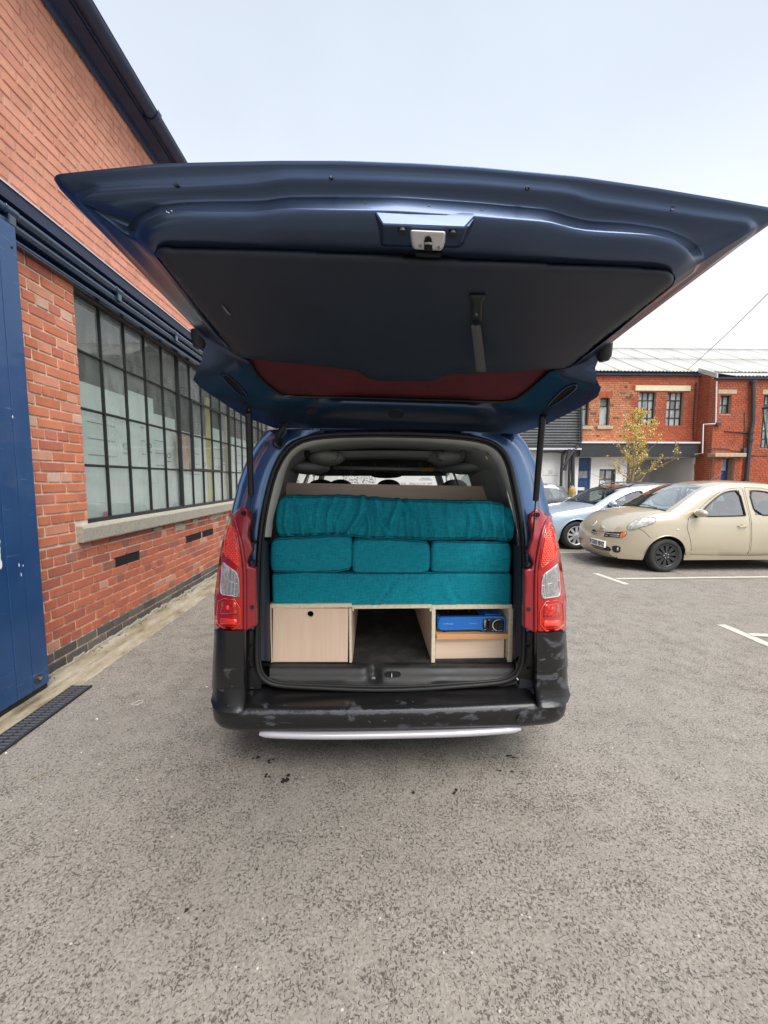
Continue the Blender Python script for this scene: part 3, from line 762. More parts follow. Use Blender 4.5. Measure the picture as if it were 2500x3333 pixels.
for y in (1.7, 2.88, 4.03, 5.15, 6.3, 7.4, 8.6):
    m_ = MB(); pr = arc(-2.515, 3.448, .0385, -85, 90, 8)
    m_.grid([[(x, yy, z) for x, z in pr] for yy in (y, y+.012, y+.09, y+.102)]); m_.build('track_bracket', M['track_blue'], TR, smooth=True, solid=.006, offset=1)
    m_ = MB(); m_.box((-2.60, y+.02, 3.35), (-2.485, y+.075, 3.42)); m_.build('bracket_foot', M['track_blue'], TR, bevel=.005)
# eaves
EV = empty('roof', (-2.4, 5, 5.5)); EV.parent = WS; EV.matrix_parent_inverse = wmat(WS).inverted()
def run_sl(pr, name, mt, y0=-3, y1=7.2, y2=22):
    # the gutter runs very slightly downhill
    rows = []
    for y in (y0, y1, y2): rows.append([(x-.0*(y-3), y, z-.0*(y-3)) for x, z in pr])
    m_ = MB().grid(rows, closed=True); m_.f.append(tuple(range(len(pr)))); m_.f.append(tuple(range(2*len(pr), 3*len(pr)))[::-1])
    return m_.build(name, mt, EV, smooth=True, auto=30)
run_sl([(-2.60, 5.36), (-2.585, 5.345), (-2.56, 5.36), (-2.55, 5.42), (-2.50, 5.43), (-2.43, 5.43), (-2.43, 5.50), (-2.60, 5.50)], 'soffit_board', M['roof_edge'])
run_sl([(-2.43, 5.455)]+arc(-2.355, 5.50, .072, -150, 0, 9)+[(-2.278, 5.506), (-2.292, 5.506)]+[(-2.30, 5.5), (-2.42, 5.5)], 'gutter', M['roof_edge'])
m_ = MB(); pr = arc(-2.355, 5.50, .079, -150, 0, 9)+[(-2.274, 5.52)]
m_.grid([[(x, yy, z) for x, z in pr] for yy in (4.55, 4.62)]); m_.build('gutter_joint', M['roof_edge'], EV, smooth=True, solid=.004)
m_ = MB(); m_.poly([(-2.34, -3, 5.53), (-2.34, 22, 5.53), (-6.5, 22, 7.6), (-6.5, -3, 7.6)]); m_.build('roof_slope', M['roof_edge'], EV, solid=.05)

# blue sliding door
DR = empty('sliding_door', (-2.48, 2.0, 0)); DR.parent = WS; DR.matrix_parent_inverse = wmat(WS).inverted()
XD = -2.48; YD = 2.935
m_ = MB(); m_.box((XD-.05, .2, .055), (XD-.012, YD-.002, 3.345)); m_.build('door_core', M['door_blue'], DR)
y = YD-.26; 
while y > .3:
    m_ = MB(); m_.box((XD-.016, y-.118, .28), (XD-.004, y-.003, 3.12)); m_.build('board', M['door_blue'], DR, bevel=.003); y -= .121
for (a, b, c, d, nm) in ((YD-.135, YD, .055, 3.345, 'stile'), (YD-.262, YD-.138, .055, 3.345, 'inner_stile'), (.3, YD-.265, 3.12, 3.345, 'top_rail'), (.3, YD-.265, .055, .28, 'bottom_rail'), (.3, YD-.265, 1.42, 1.58, 'middle_rail')):
    m_ = MB(); m_.box((XD-.02, a, c), (XD, b, d)); m_.build(nm, M['door_blue'], DR, bevel=.003)
m_ = MB(); m_.box((XD-.045, .2, .02), (XD-.008, YD-.01, .058)); m_.build('bottom_seal', M['black_rubber'], DR)
for (y, z, r_, mt, nm) in ((YD-.175, 3.16, .012, M['dark_void'], 'bolt_hole'), (YD-.04, 3.19, .008, M['dark_void'], 'bolt_hole'), (YD-.095, .125, .034, M['cast'], 'grease_plate'), (YD-.09, .13, .013, M['steel'], 'bolt')):
    m_ = MB(); m_.disc((XD+(.006 if nm == 'bolt' else .001), y, z), (1, 0, 0), r_, .004 if nm != 'bolt' else .02, 10); m_.build(nm, mt, DR)
random.seed(4); m_ = MB()
def flake(pts, x=XD+.0012):
    k = len(m_.v); m_.v += [(x, a, b) for a, b in pts]; m_.f.append(tuple(range(k, k+len(pts))))
def blob(cy, cz, ry, rz, n_=18, rough=.35):
    return [(cy+ry*(1+random.uniform(-rough, rough))*math.cos(2*math.pi*i/n_), cz+rz*(1+random.uniform(-rough, rough))*math.sin(2*math.pi*i/n_)) for i in range(n_)]
flake(blob(2.615, 1.33, .028, .05)); flake(blob(2.612, 1.24, .02, .07)); flake(blob(2.618, 1.14, .022, .06)); flake(blob(2.622, 1.05, .014, .05))
flake(blob(2.76, 1.0, .004, .012)); flake(blob(2.79, .99, .003, .008)); flake(blob(2.77, .93, .003, .014)); flake(blob(2.8, 2.03, .004, .01))
m_.build('flaked_paint', M['white_print'], DR)
# ================================================================ THE VAN
VX = .09
VAN = empty('van', (VX, 4.0, 0), 'dark blue van seen from behind with its large tailgate raised and teal cushions inside', 'van')

# ---- tailgate -------------------------------------------------
TGE = empty('tailgate', (VX, 2.1, 1.88)); TGE.parent = VAN; TGE.matrix_parent_inverse = wmat(VAN).inverted()
# base plane through the hinge and the raised lower edge
def tgz(X, Y): return 1.895-.245*(Y-2.12)-.028*(X-VX)
def TP(px, py, d=0.0):
    dr_ = ray(px, py)   # CAM_H + t*dz = 1.895-.245*(t*dy-2.12)-.028*(t*dx-VX)-d
    t = (1.895+.245*2.12+.028*VX-d-CAM_H)/(dr_.z+.245*dr_.y+.028*dr_.x)
    return CAM+dr_*t
def seg3(pts, n, ease=True):
    """pts (px,py,d) resampled by arc length"""
    pts = [Vector(p) for p in pts]
    L = [0]
    for a, b in zip(pts, pts[1:]): L.append(L[-1]+math.hypot(b.x-a.x, b.y-a.y))
    out = []; j = 0
    for i in range(n):
        t = L[-1]*i/(n-1) if n < 60 else L[-1]*(.5-.5*math.cos(math.pi*i/(n-1)))
        while j < len(L)-2 and L[j+1] < t: j += 1
        out.append(pts[j].lerp(pts[j+1], (t-L[j])/max(1e-9, L[j+1]-L[j])))
    return out
nL, nN, nR, nH = 34, 70, 34, 44
A_L = seg3([(898, 1395, .06), (796, 1357, .10), (686, 1285, .14), (635, 1250, .145), (628, 1238, .14), (632, 1218, .13), (650, 1190, .10), (661, 1160, .075), (661, 1129, .05), (636, 1069, .012), (420, 848, .0), (209, 632, 0), (180, 597, 0), (176, 585, 0)], nL)
A_N = seg3([(176, 585, 0), (179, 574, 0), (187, 567, 0), (217, 563, 0), (496, 534, 0), (591, 530, 0), (900, 523, 0), (1130, 523, 0), (1350, 530, 0), (1557, 543, 0), (1882, 574, 0), (2126, 610, 0), (2371, 651, 0), (2500, 674, 0), (2535, 684, 0), (2540, 694, 0)], nN)
A_R = seg3([(2540, 694, 0), (2532, 712, 0), (2403, 805, 0), (2143, 1000, 0), (2050, 1070, .004), (1983, 1122, .012), (1944, 1174, .05), (1935, 1205, .08), (1938, 1228, .11), (1952, 1252, .135), (1959, 1272, .14), (1957, 1284, .145), (1891, 1326, .13), (1773, 1384, .10), (1684, 1413, .06)], nR)
A_H = seg3([(1684, 1413, .06), (1560, 1406, .045), (1300, 1396, .04), (1050, 1393, .045), (898, 1395, .06)], nH)
I_L = seg3([(1038, 1292, .035), (912, 1285, .035), (839, 1228, .04), (808, 1172, .05), (756, 1150, .07), (735, 1120, .08), (512, 842, .10), (503, 828, .10)], nL)
I_N = seg3([(503, 828, .10), (505, 815, .10), (516, 806, .10), (540, 802, .10), (1300, 828, .10), (1394, 836, .10), (2140, 872, .10), (2180, 880, .10), (2196, 895, .10), (2199, 908, .10)], nN)
I_R = seg3([(2199, 908, .10), (2190, 930, .10), (1868, 1188, .08), (1845, 1200, .07), (1796, 1206, .05), (1732, 1262, .04), (1684, 1300, .035), (1600, 1309, .035)], nR)
I_H = seg3([(1600, 1309, .035), (1300, 1300, .035), (1038, 1292, .035)], nH)
def lerpseg(a, b, t, d=None):
    o_ = [p.lerp(q, t) for p, q in zip(a, b)]
    if d is not None:
        for p in o_: p.z = d if not callable(d) else d(p)
    return o_
def near_line(pts, dd): return seg3([(x, y, dd) for x, y in pts], nN)
def loop(tl, th, near, dadd=0, dside=None, dh=None):
    L = lerpseg(A_L, I_L, tl); Rr = lerpseg(A_R, I_R, tl); H = lerpseg(A_H, I_H, th)
    if dside is not None:
        for i, p in enumerate(L):
            w = min(1, max(0, (i/len(L)-.42)/.12)); p.z = p.z*(1-w)+dside*w
        for i, p in enumerate(Rr):
            w = min(1, max(0, (.58-i/len(Rr))/.12)); p.z = p.z*(1-w)+dside*w
    if dh is not None:
        for i, p in enumerate(H):
            u_ = i/(len(H)-1); w = min(1, min(u_, 1-u_)/.16); p.z = p.z*(1-w)+dh*w
    H[0] = Rr[-1].copy(); H[-1] = L[0].copy()
    n0 = near if len(near) == nN else seg3([tuple(L[-1])]+near+[tuple(Rr[0])], nN)
    return L[:-1]+n0[:-1]+Rr[:-1]+H[:-1]
q_ = lambda pts, d: [(x, y, d) for x, y in pts]
nearA = [tuple(p) for p in A_N]
def shift(pts, dy, d, insx=0): return [(x+insx*(1 if x < 1300 else -1), y+dy, d) for x, y, _ in pts]
N1 = shift(nearA[4:-4], 16, .010, 6)
N2a = q_([(260, 617), (304, 602), (453, 592), (606, 586), (823, 576), (870, 568), (930, 559), (1150, 563), (1300, 568), (1557, 580), (1858, 608), (1931, 633), (2126, 661), (2300, 687), (2440, 706)], .012)
N2b = [(x, y+13, .034) for x, y, _ in N2a]
N2c = [(x, y+42, .040) for x, y, _ in N2a]
N3 = q_([(418, 730), (440, 702), (505, 668), (590, 658), (679, 653), (859, 650), (905, 643), (950, 637), (1300, 636), (1557, 654), (1780, 676), (1860, 703), (1920, 717), (2045, 724), (2175, 747), (2245, 776), (2280, 802)], .046)
N4 = q_([(448, 745), (466, 722), (520, 700), (600, 692), (700, 697), (823, 698), (880, 690), (930, 684), (1300, 691), (1557, 708), (1780, 725), (1880, 750), (1960, 757), (2110, 765), (2190, 782), (2228, 806), (2246, 830)], .092)
N5 = q_([(474, 790), (500, 765), (560, 748), (1300, 758), (1700, 780), (2080, 808), (2170, 830), (2215, 862)], .104)
def fix(t, dd): return loop(t, t, N, dd)
def full(N_, tl):
    L = lerpseg(A_L, I_L, tl); Rr = lerpseg(A_R, I_R, tl); return seg3([tuple(L[-1])]+N_+[tuple(Rr[0])], nN)
F3, F4 = full(N3, .70), full(N4, .82)
BAND = [loop(.70, .60, F3, dside=.050, dh=.070), loop(.72, .63, lerpseg(F3, F4, .16), dside=.053, dh=.071), loop(.78, .68, lerpseg(F3, F4, .5), dside=.065, dh=.072), loop(.80, .74, lerpseg(F3, F4, .84), dside=.077, dh=.073), loop(.82, .80, F4, dside=.080, dh=.073)]
loops = [
    [*A_L[:-1], *A_N[:-1], *A_R[:-1], *A_H[:-1]],
    loop(.06, .08, N1, dside=.012),
    loop(.18, .20, N2a, dside=.016),
    loop(.22, .25, N2b, dside=.030),
    loop(.36, .40, N2c, dside=.040, dh=.062),
    *BAND,
    loop(.92, .88, N5, dside=.092, dh=.070),
    [*I_L[:-1], *I_N[:-1], *I_R[:-1], *I_H[:-1]],
]
# hinge-side relief: a pressed step facing the viewer below the window
def relief(k, p):
    return p
rows = []
for k, l in enumerate(loops): rows.append([TP(p.x, p.y, p.z) for p in l])
# tuck the window edge
m_ = MB().grid(rows, closed=True)
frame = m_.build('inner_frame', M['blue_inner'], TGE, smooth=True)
TREE = bvh(frame)
# outer skin above
sk = [TP(p.x, p.y, p.z-.012) for p in loops[0]]
sk2 = [TP(p.x*1.0+(1250-p.x)*.03, p.y+(1000-p.y)*.03, -.035) for p in loops[0]]
sk3 = [TP(p.x+(1250-p.x)*.25, p.y+(1000-p.y)*.25, -.06) for p in loops[0]]
m_ = MB().grid([rows[0], sk, sk2, sk3], closed=True); n0 = len(m_.v); m_.v.append(tuple(sum((Vector(p) for p in sk3), Vector())/len(sk3))); b0 = n0-len(sk3)
for i in range(len(sk3)): m_.f.append((n0, b0+i, b0+(i+1) % len(sk3)))
m_.build('outer_skin', M['blue_paint'], TGE, smooth=True)
# dark trim panel
trim = [(503, 828), (505, 812), (516, 802), (536, 799), (800, 807), (1300, 826), (1394, 834), (2140, 870), (2178, 877), (2197, 892), (2200, 908), (2190, 930), (2030, 1056), (1868, 1188), (1845, 1199), (1640, 1212), (1465, 1220), (1440, 1226), (1414, 1238), (1390, 1241), (1225, 1240), (1201, 1232), (1170, 1212), (1151, 1204), (808, 1168), (770, 1158), (749, 1145), (735, 1122)]
def edged(poly):
    def f(px, py):
        dmin = 1e9; n_ = len(poly)
        for i in range(n_):
            ax, ay = poly[i]; bx, by = poly[(i+1) % n_]; vx, vy = bx-ax, by-ay
            t = max(0, min(1, ((px-ax)*vx+(py-ay)*vy)/(vx*vx+vy*vy+1e-9))); dmin = min(dmin, math.hypot(px-ax-t*vx, py-ay-t*vy))
        k = min(1, dmin/26)
        along = max(0, min(1, (py-830)/340))
        return TP(px, py, .092+.026*math.sqrt(1-(1-k)**2)-.028*along*along)
    return f
trimf = edged(trim)
tp = pxpanel('trim_panel', trim, trimf, M['trim_dark'], TGE, step=13, thick=.012)
TT = bvh(tp)
# rear window: glass, dark edge band and the maroon cover behind it
win = [(770, 1150), (1240, 1150), (1860, 1150), (1850, 1180), (1800, 1206), (1734, 1262), (1684, 1300), (1640, 1311), (1300, 1303), (1038, 1294), (930, 1292), (908, 1285), (839, 1230), (806, 1172)]
pxpanel('window_cover', win, lambda x, y: TP(x, y, .030), mat('maroon_cover', (.085, .006, .010), .8, bump=(4, .5, .03), var=(3, .3, 3)), TGE, step=30, thick=.003)
pxpanel('rear_window', win, lambda x, y: TP(x, y, .018), glassy('tailgate_glass', (.75, .70, .70), .5, .05), TGE, step=40, thick=0)
# window rubber
wr = [p for p in chaikin([(806, 1170), (839, 1229), (908, 1284), (935, 1291), (1038, 1292), (1300, 1300), (1600, 1308), (1645, 1309), (1684, 1299), (1734, 1261), (1798, 1206)], 2, False)]
m_ = MB().tube([TP(p[0], p[1], .036) for p in wr], .007, 6); m_.build('window_seal', M['black_rubber'], TGE, smooth=True)
# latch housing
def raised(pts_out, pts_in, d0, d1, name, mt, parent, tree=None):
    a = [TP(x, y, d0) for x, y in pts_out]; b = [TP(x, y, d1) for x, y in pts_in]
    m_ = MB().grid([a, b], closed=True); k = len(m_.v)-len(b); m_.f.append(tuple(range(k, k+len(b))))
    return m_.build(name, mt, parent, bevel=.004)
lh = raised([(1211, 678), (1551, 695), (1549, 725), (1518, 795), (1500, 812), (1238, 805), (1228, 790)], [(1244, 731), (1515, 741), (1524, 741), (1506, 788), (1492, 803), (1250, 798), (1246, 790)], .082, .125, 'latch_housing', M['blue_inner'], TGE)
for c_ in ((1309, 754), (1473, 762)):
    m_ = MB(); p = TP(c_[0], c_[1], .128); m_.disc(p, (0, -.24, -1), .008, .006, 12); m_.build('plug', M['black_rubber'], lh)
lt = raised([(1334, 747), (1452, 752), (1449, 790), (1441, 812), (1432, 816), (1352, 812), (1343, 806), (1338, 786)], [(1338, 750), (1448, 755), (1445, 790), (1438, 809), (1430, 812), (1354, 808), (1347, 803), (1342, 786)], .124, .138, 'latch', M['white_plastic'], TGE)
nt = [(1380, 816), (1381, 785), (1384, 774), (1391, 769), (1398, 769), (1404, 776), (1406, 786), (1408, 818)]
m_ = MB(); m_.poly([TP(x, y, .1395) for x, y in nt]); m_.build('latch_notch', M['dark_void'], lt)
m_ = MB(); m_.tube([TP(1384, 792, .141), TP(1394, 790, .143), TP(1404, 793, .141)], .0032, 6); m_.build('latch_hook', M['steel'], lt)
for x, y in ((1368, 800), (1428, 806)): m_ = MB(); m_.disc(TP(x, y, .1385), (0, -.24, -1), .0035, .003, 8); m_.build('rivet', M['steel'], lt)
m_ = MB(); m_.grid([[TP(1345, 812, .118), TP(1440, 817, .118)], [TP(1352, 826, .132), TP(1434, 831, .132)], [TP(1354, 832, .112), TP(1432, 836, .112)]]); m_.build('latch_shadow_box', M['black_rubber'], lt, solid=.002)
# pull strap
m_ = MB()
def strip_on(pts, w, d, name, mt, parent, lift=.006, n_=10, wave=0):
    P_ = resample([(x, y, 0) for x, y in pts], n_)
    rows = []
    for i, p in enumerate(P_):
        ww = w if not callable(w) else w(i/(n_-1)); r_ = []
        for k in range(5):
            u_ = -1+2*k/4; dd = d if not callable(d) else d(i/(n_-1)); r_.append(trimf(p.x+u_*ww, p.y)+Vector((0, 0, -lift-dd-wave*(.5+.5*math.cos(u_*5)))))
        rows.append(r_)
    return MB().grid(rows).build(name, mt, parent, smooth=True, solid=.003)
st = strip_on([(1555, 953), (1553, 990), (1552, 1040)], lambda t: 26 if t < .15 else 17, 0, 'pull_strap', M['black_rubber'], TGE, .004)
strip_on([(1549, 1036), (1558, 1090), (1567, 1160)], 16, lambda t: .01+.03*t, 'webbing', mat('grey_webbing', (.085, .085, .09), .9, bump=(350, .6, .002)), st, .006, 12, .004)
m_ = MB(); m_.disc(trimf(1550, 1015)+Vector((0, 0, -.008)), (0, 0, 1), .005, .004, 10); m_.build('rivet', M['steel'], st)
# oval plugs, drain holes, bump stops, flank slots
def oval(px, py, rx, ry, name, mt, lift=.002, n_=16, tree=None, thick=.004):
    pts = []
    for i in range(n_):
        a = 2*math.pi*i/n_; h = hit(tree or TREE, px+rx*math.copysign(abs(math.cos(a))**.8, math.cos(a)), py+ry*math.sin(a), lift)
        if h is None: return None
        pts.append(h)
    c = hit(tree or TREE, px, py, lift+thick)
    if c is None: return None
    q = [p.lerp(c, .18)+(c-sum(pts, Vector())/len(pts)) for p in pts]
    m_ = MB().grid([pts, q], closed=True); m_.f.append(tuple(range(n_, 2*n_))); return m_.build(name, mt, TGE)
oval(1013, 1340, 20, 13, 'oval_plug', M['black_rubber']); oval(1290, 1347, 27, 16, 'oval_plug', M['black_rubber'])
for x, y in ((572, 601), (1077, 577), (1718, 612), (2189, 679)): oval(x, y, 7, 8, 'drain_hole', M['black_rubber'], .0006, thick=.0004)
for x, y in ((1190, 659), (1397, 667), (1570, 681)): oval(x, y, 6, 5, 'plug', M['blue_inner'], .0006, thick=.0008)
def slot(pts, name):
    ps = [hit(TREE, x, y, .003) for x, y in chaikin(pts, 2)]
    if any(p is None for p in ps): return
    MB().poly(ps).build(name, M['dark_void'], TGE)
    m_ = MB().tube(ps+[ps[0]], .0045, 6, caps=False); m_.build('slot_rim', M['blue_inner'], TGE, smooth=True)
slot([(716, 1219), (738, 1217), (775, 1250), (808, 1289), (797, 1294), (760, 1268)], 'slot')
slot([(1868, 1248), (1882, 1256), (1850, 1285), (1795, 1322), (1782, 1320), (1800, 1298), (1836, 1262)], 'slot')
for (x, y, s_) in ((648, 1108, -1), (1966, 1150, 1)):
    c = TP(x, y, .03)
    m_ = MB()
    m_.tube([c+Vector((0, 0, .03)), c+Vector((0, 0, -.012)), c+Vector((s_*.002, 0, -.026))], .02, 10, rs=[.026, .024, .015]); m_.build('bump_stop', M['black_rubber'], TGE, smooth=True, auto=40)
m_ = MB()
m_.tube([trimf(x, y)+Vector((0, 0, -.0025)) for x, y in ((722, 990), (732, 1002), (741, 1014), (750, 1022))], .003, 5, rs=[.001, .003, .0035, .001]); m_.build('scuff_mark', M['grey_print'], tp)
# small paint chips on the frame
m_ = MB()
for x, y in ((543, 690), (549, 693), (559, 687)):
    h = hit(TREE, x, y, .001)
    if h: m_.ball(h, .0016, .0016, .001, 6, 4)
m_.build('paint_chip', M['white_print'], TGE, kind='stuff')

# ---- rear bodywork ---------------------------------------------
YB = 1.86
OUT_L = [(697, 2052), (700, 1938), (708, 1860), (718, 1789), (733, 1722), (751, 1673), (761, 1632), (776, 1569), (796, 1514), (819, 1467), (847, 1424), (874, 1397)]
OUT_R = [(1842, 2058), (1838, 1938), (1830, 1860), (1820, 1789), (1808, 1740), (1797, 1687), (1779, 1620), (1765, 1560), (1750, 1519), (1724, 1462), (1706, 1432), (1689, 1415)]
SEAL = [(836, 2043), (835, 2100), (836, 2153), (841, 2183), (851, 2205), (870, 2221), (904, 2232), (980, 2237), (1106, 2243), (1200, 2246), (1290, 2246), (1411, 2241), (1495, 2234), (1580, 2228), (1643, 2220), (1677, 2204), (1694, 2180), (1703, 2145), (1705, 2100), (1707, 1942), (1707, 1856), (1702, 1730), (1685, 1624), (1664, 1527), (1647, 1481), (1622, 1451), (1580, 1430), (1495, 1417), (1369, 1411), (1250, 1409), (1200, 1409), (1070, 1413), (992, 1424), (945, 1448), (913, 1487), (886, 1546), (866, 1624), (851, 1703), (843, 1781), (839, 1859), (838, 1950)]
def ys(py):  # the tailgate opening leans forward towards the roof
    return 2.0+.10*max(0, min(1, (2200-py)/780))
SEALC = chaikin([(x, y, 0) for x, y in SEAL], 1)
m_ = MB().tube([P(p.x, p.y, ys(p.y)-.012) for p in SEALC+[SEALC[0]]], .011, 10, caps=False); m_.build('door_seal', M['black_rubber'], VAN, smooth=True)
m_ = MB()
cxy = Vector((1275, 1830, 0)); inn = [p+(cxy-p).normalized()*11 for p in SEALC]
m_.tube([P(p.x, p.y, ys(p.y)+.004) for p in inn+[inn[0]]], .007, 8, caps=False); m_.build('door_seal_lip', M['black_rubber'], VAN, smooth=True)
def interp_x(line, y):
    for (x0, y0), (x1, y1) in zip(line, line[1:]):
        if (y0-y)*(y1-y) <= 0 and y0 != y1: return x0+(x1-x0)*(y-y0)/(y1-y0)
    return line[0][0] if abs(y-line[0][1]) < abs(y-line[-1][1]) else line[-1][0]
# quarter panels: across from seal (t=0) to outer silhouette (t=1)
SE_L = [(846, 2100), (846, 1950), (847, 1859), (851, 1781), (858, 1703), (873, 1624), (893, 1546), (919, 1487), (950, 1448), (992, 1427), (1060, 1415)]
SE_R = [(1697, 2100), (1699, 1942), (1699, 1856), (1694, 1730), (1678, 1624), (1657, 1527), (1641, 1484), (1618, 1455), (1580, 1434), (1500, 1421)]
for side, OUTL, SE in (('l', OUT_L, SE_L), ('r', OUT_R, SE_R)):
    ysamp = [2100-(2100-1400)*i/40 for i in range(41)]
    rows = []
    for y in ysamp:
        xo = interp_x(OUTL, y) if y < 2052 else OUTL[0][0]; xi = interp_x(SE, y)
        w_ = max(0, min(1, (1700-y)/80))     # above the lamp the panel shows a pressed gutter
        r_ = []
        for t, dy in ((0, .02), (.10, .000), (.3, -.012), (.52, -.018), (.62, -.012), (.68, .012), (.76, .035), (.86, .038), (.93, .020), (.975, .014), (1.0, .03), (1.0, .10)):
            Yq = ys(y)+dy+(.10*t*t if True else 0)
            r_.append(P(xi+(xo-xi)*t, y, Yq) if dy != .10 else P(xo, y, Yq-.07)+Vector((.004 if side == 'l' else -.004, .08, 0)))
        rows.append(r_)
    MB().grid(rows).build('rear_pillar', M['blue_paint'], VAN, smooth=True)
# roof rear header and gutter strip
hdr = [(874, 1397), (1000, 1392), (1250, 1388), (1500, 1394), (1689, 1413)]
rows = []
for i in range(31):
    t = i/30; top = resample([(x, y, 0) for x, y in hdr], 31)[i]
    bx = 935+(1625-935)*t; s_ = abs(2*t-1); by = 1409+ (38*s_**3.2)
    b = Vector((bx, by, 0))
    rows.append([P(top.x, top.y-6, 2.36)+Vector((0, 0, .01)), P(top.x, top.y, 2.24), P(top.x, top.y+3, 2.17), P(b.x, b.y-8, 2.13), P(b.x, b.y-1, 2.125), P(b.x, b.y+4, 2.11)])
MB().grid(rows).build('roof_header', M['blue_paint'], VAN, smooth=True)
# hinges
for x in (1027, 1546):
    m_ = MB(); a = P(x-17, 1372, 2.10); b = P(x+17, 1407 if x < 1200 else 1416, 2.15); z0, z1 = sorted((a.z, b.z))
    m_.box((a.x, 2.10, z0), (a.x+.008, 2.18, z1)); m_.box((b.x-.008, 2.10, z0), (b.x, 2.18, z1)); m_.box((a.x+.008, 2.115, z0+.006), (b.x-.008, 2.18, z1-.012))
    hg = m_.build('hinge', M['blue_paint'], VAN, bevel=.003)
    m_ = MB(); m_.disc(((a.x+b.x)/2, 2.112, (z0+z1)/2-.006), (0, 1, 0), .012, .012, 12); m_.build('bolt', M['blue_paint'], hg)
    m_ = MB(); m_.disc(((a.x+b.x)/2, 2.12, z1-.002), (1, 0, 0), .008, b.x-a.x+.012, 10); m_.build('pin', M['steel'], hg)
# gas struts
for (a, b, c, ra) in (((809, 1350, 1.74), (817, 1611, 1.86), (822, 1770, 1.95), .0145), ((1766, 1362, 1.74), (1744, 1628, 1.86), (1731, 1789, 1.95), .0145)):
    A_, B_, C_ = P(*a), P(*b), P(*c)
    gs = MB().tube([A_, B_], ra, 14).build('gas_strut', M['black_metal'], VAN, smooth=True, auto=40)
    MB().tube([B_, C_], .0042, 8).build('strut_rod', M['black_metal'], gs, smooth=True)
    MB().ball(C_, .012, .012, .014, 10, 6).tube([C_, C_+Vector((0, .06, 0))], .008, 8).build('strut_end', M['black_metal'], gs, smooth=True)
    MB().ball(A_, .016, .016, .018, 10, 6).tube([A_, A_+Vector((0, .02, .06))], .010, 8).build('strut_socket', M['black_metal'], gs, smooth=True)
# wiring gaiter
gp = chaikin([P(932, 1376, 2.0), P(918, 1398, 1.98), P(902, 1420, 2.0), P(905, 1440, 2.06), P(915, 1448, 2.12)], 2, False)
m_ = MB().tube(gp, .014, 12, rs=[.0135+.0028*(i % 2) for i in range(len(gp))]); gt = m_.build('wiring_gaiter', M['black_rubber'], VAN, smooth=True)
c = P(906, 1442, 2.06); m_ = MB().tube([c+Vector((.026*math.cos(a), -.005, .026*math.sin(a))) for a in [2*math.pi*i/20 for i in range(21)]], .006, 6, caps=False); m_.build('gaiter_ring', M['black_rubber'], gt, smooth=True)

# ---- tail lamps -------------------------------------------------
def lampY(side):
    def f(px, py, off=0.0):
        xo = interp_x(OUT_L if side == 'l' else OUT_R, min(py, 2050))
        xi = 831 if side == 'l' else 1712
        t = max(0, min(1, (px-xi)/(xo-xi)))
        return P(px, py, 1.905+.115*max(0, (t-.45)/.55)**2.3+.05*max(0, (1750-py)/100)-off)
    return f
def mirror(pts):  # right lamp from the left one, fitted to its own measured box
    return [(1844+(697-x), y+6) for x, y in pts]
HOUS = [(700, 2048), (698, 2000), (698, 1938), (706, 1879), (718, 1789), (733, 1722), (749, 1675), (762, 1668), (778, 1655), (788, 1650), (800, 1652), (812, 1662), (815, 1691), (806, 1726), (806, 1745), (820, 1793), (808, 1812), (803, 1830), (808, 1846), (831, 1850), (832, 2038), (815, 2045), (795, 2056)]
LENS = [(702, 2044), (700, 2000), (700, 1938), (708, 1879), (720, 1789), (735, 1722), (748, 1682), (762, 1706), (775, 1755), (786, 1820), (790, 1860), (790, 2052)]
TRI = [(748, 1702), (762, 1722), (768, 1760), (776, 1800), (781, 1848), (756, 1824), (729, 1806), (731, 1770), (738, 1730)]
CLR = [(724, 1828), (740, 1842), (776, 1868), (779, 1943), (745, 1938), (724, 1936), (717, 1926), (720, 1880)]
LOW = [(712, 1945), (781, 1955), (783, 2050), (706, 2042), (706, 1990)]
SQ = [(717, 2012), (772, 2016), (771, 2038), (715, 2034)]
BULB = [(722, 1958), (768, 1962), (772, 2002), (716, 1998)]
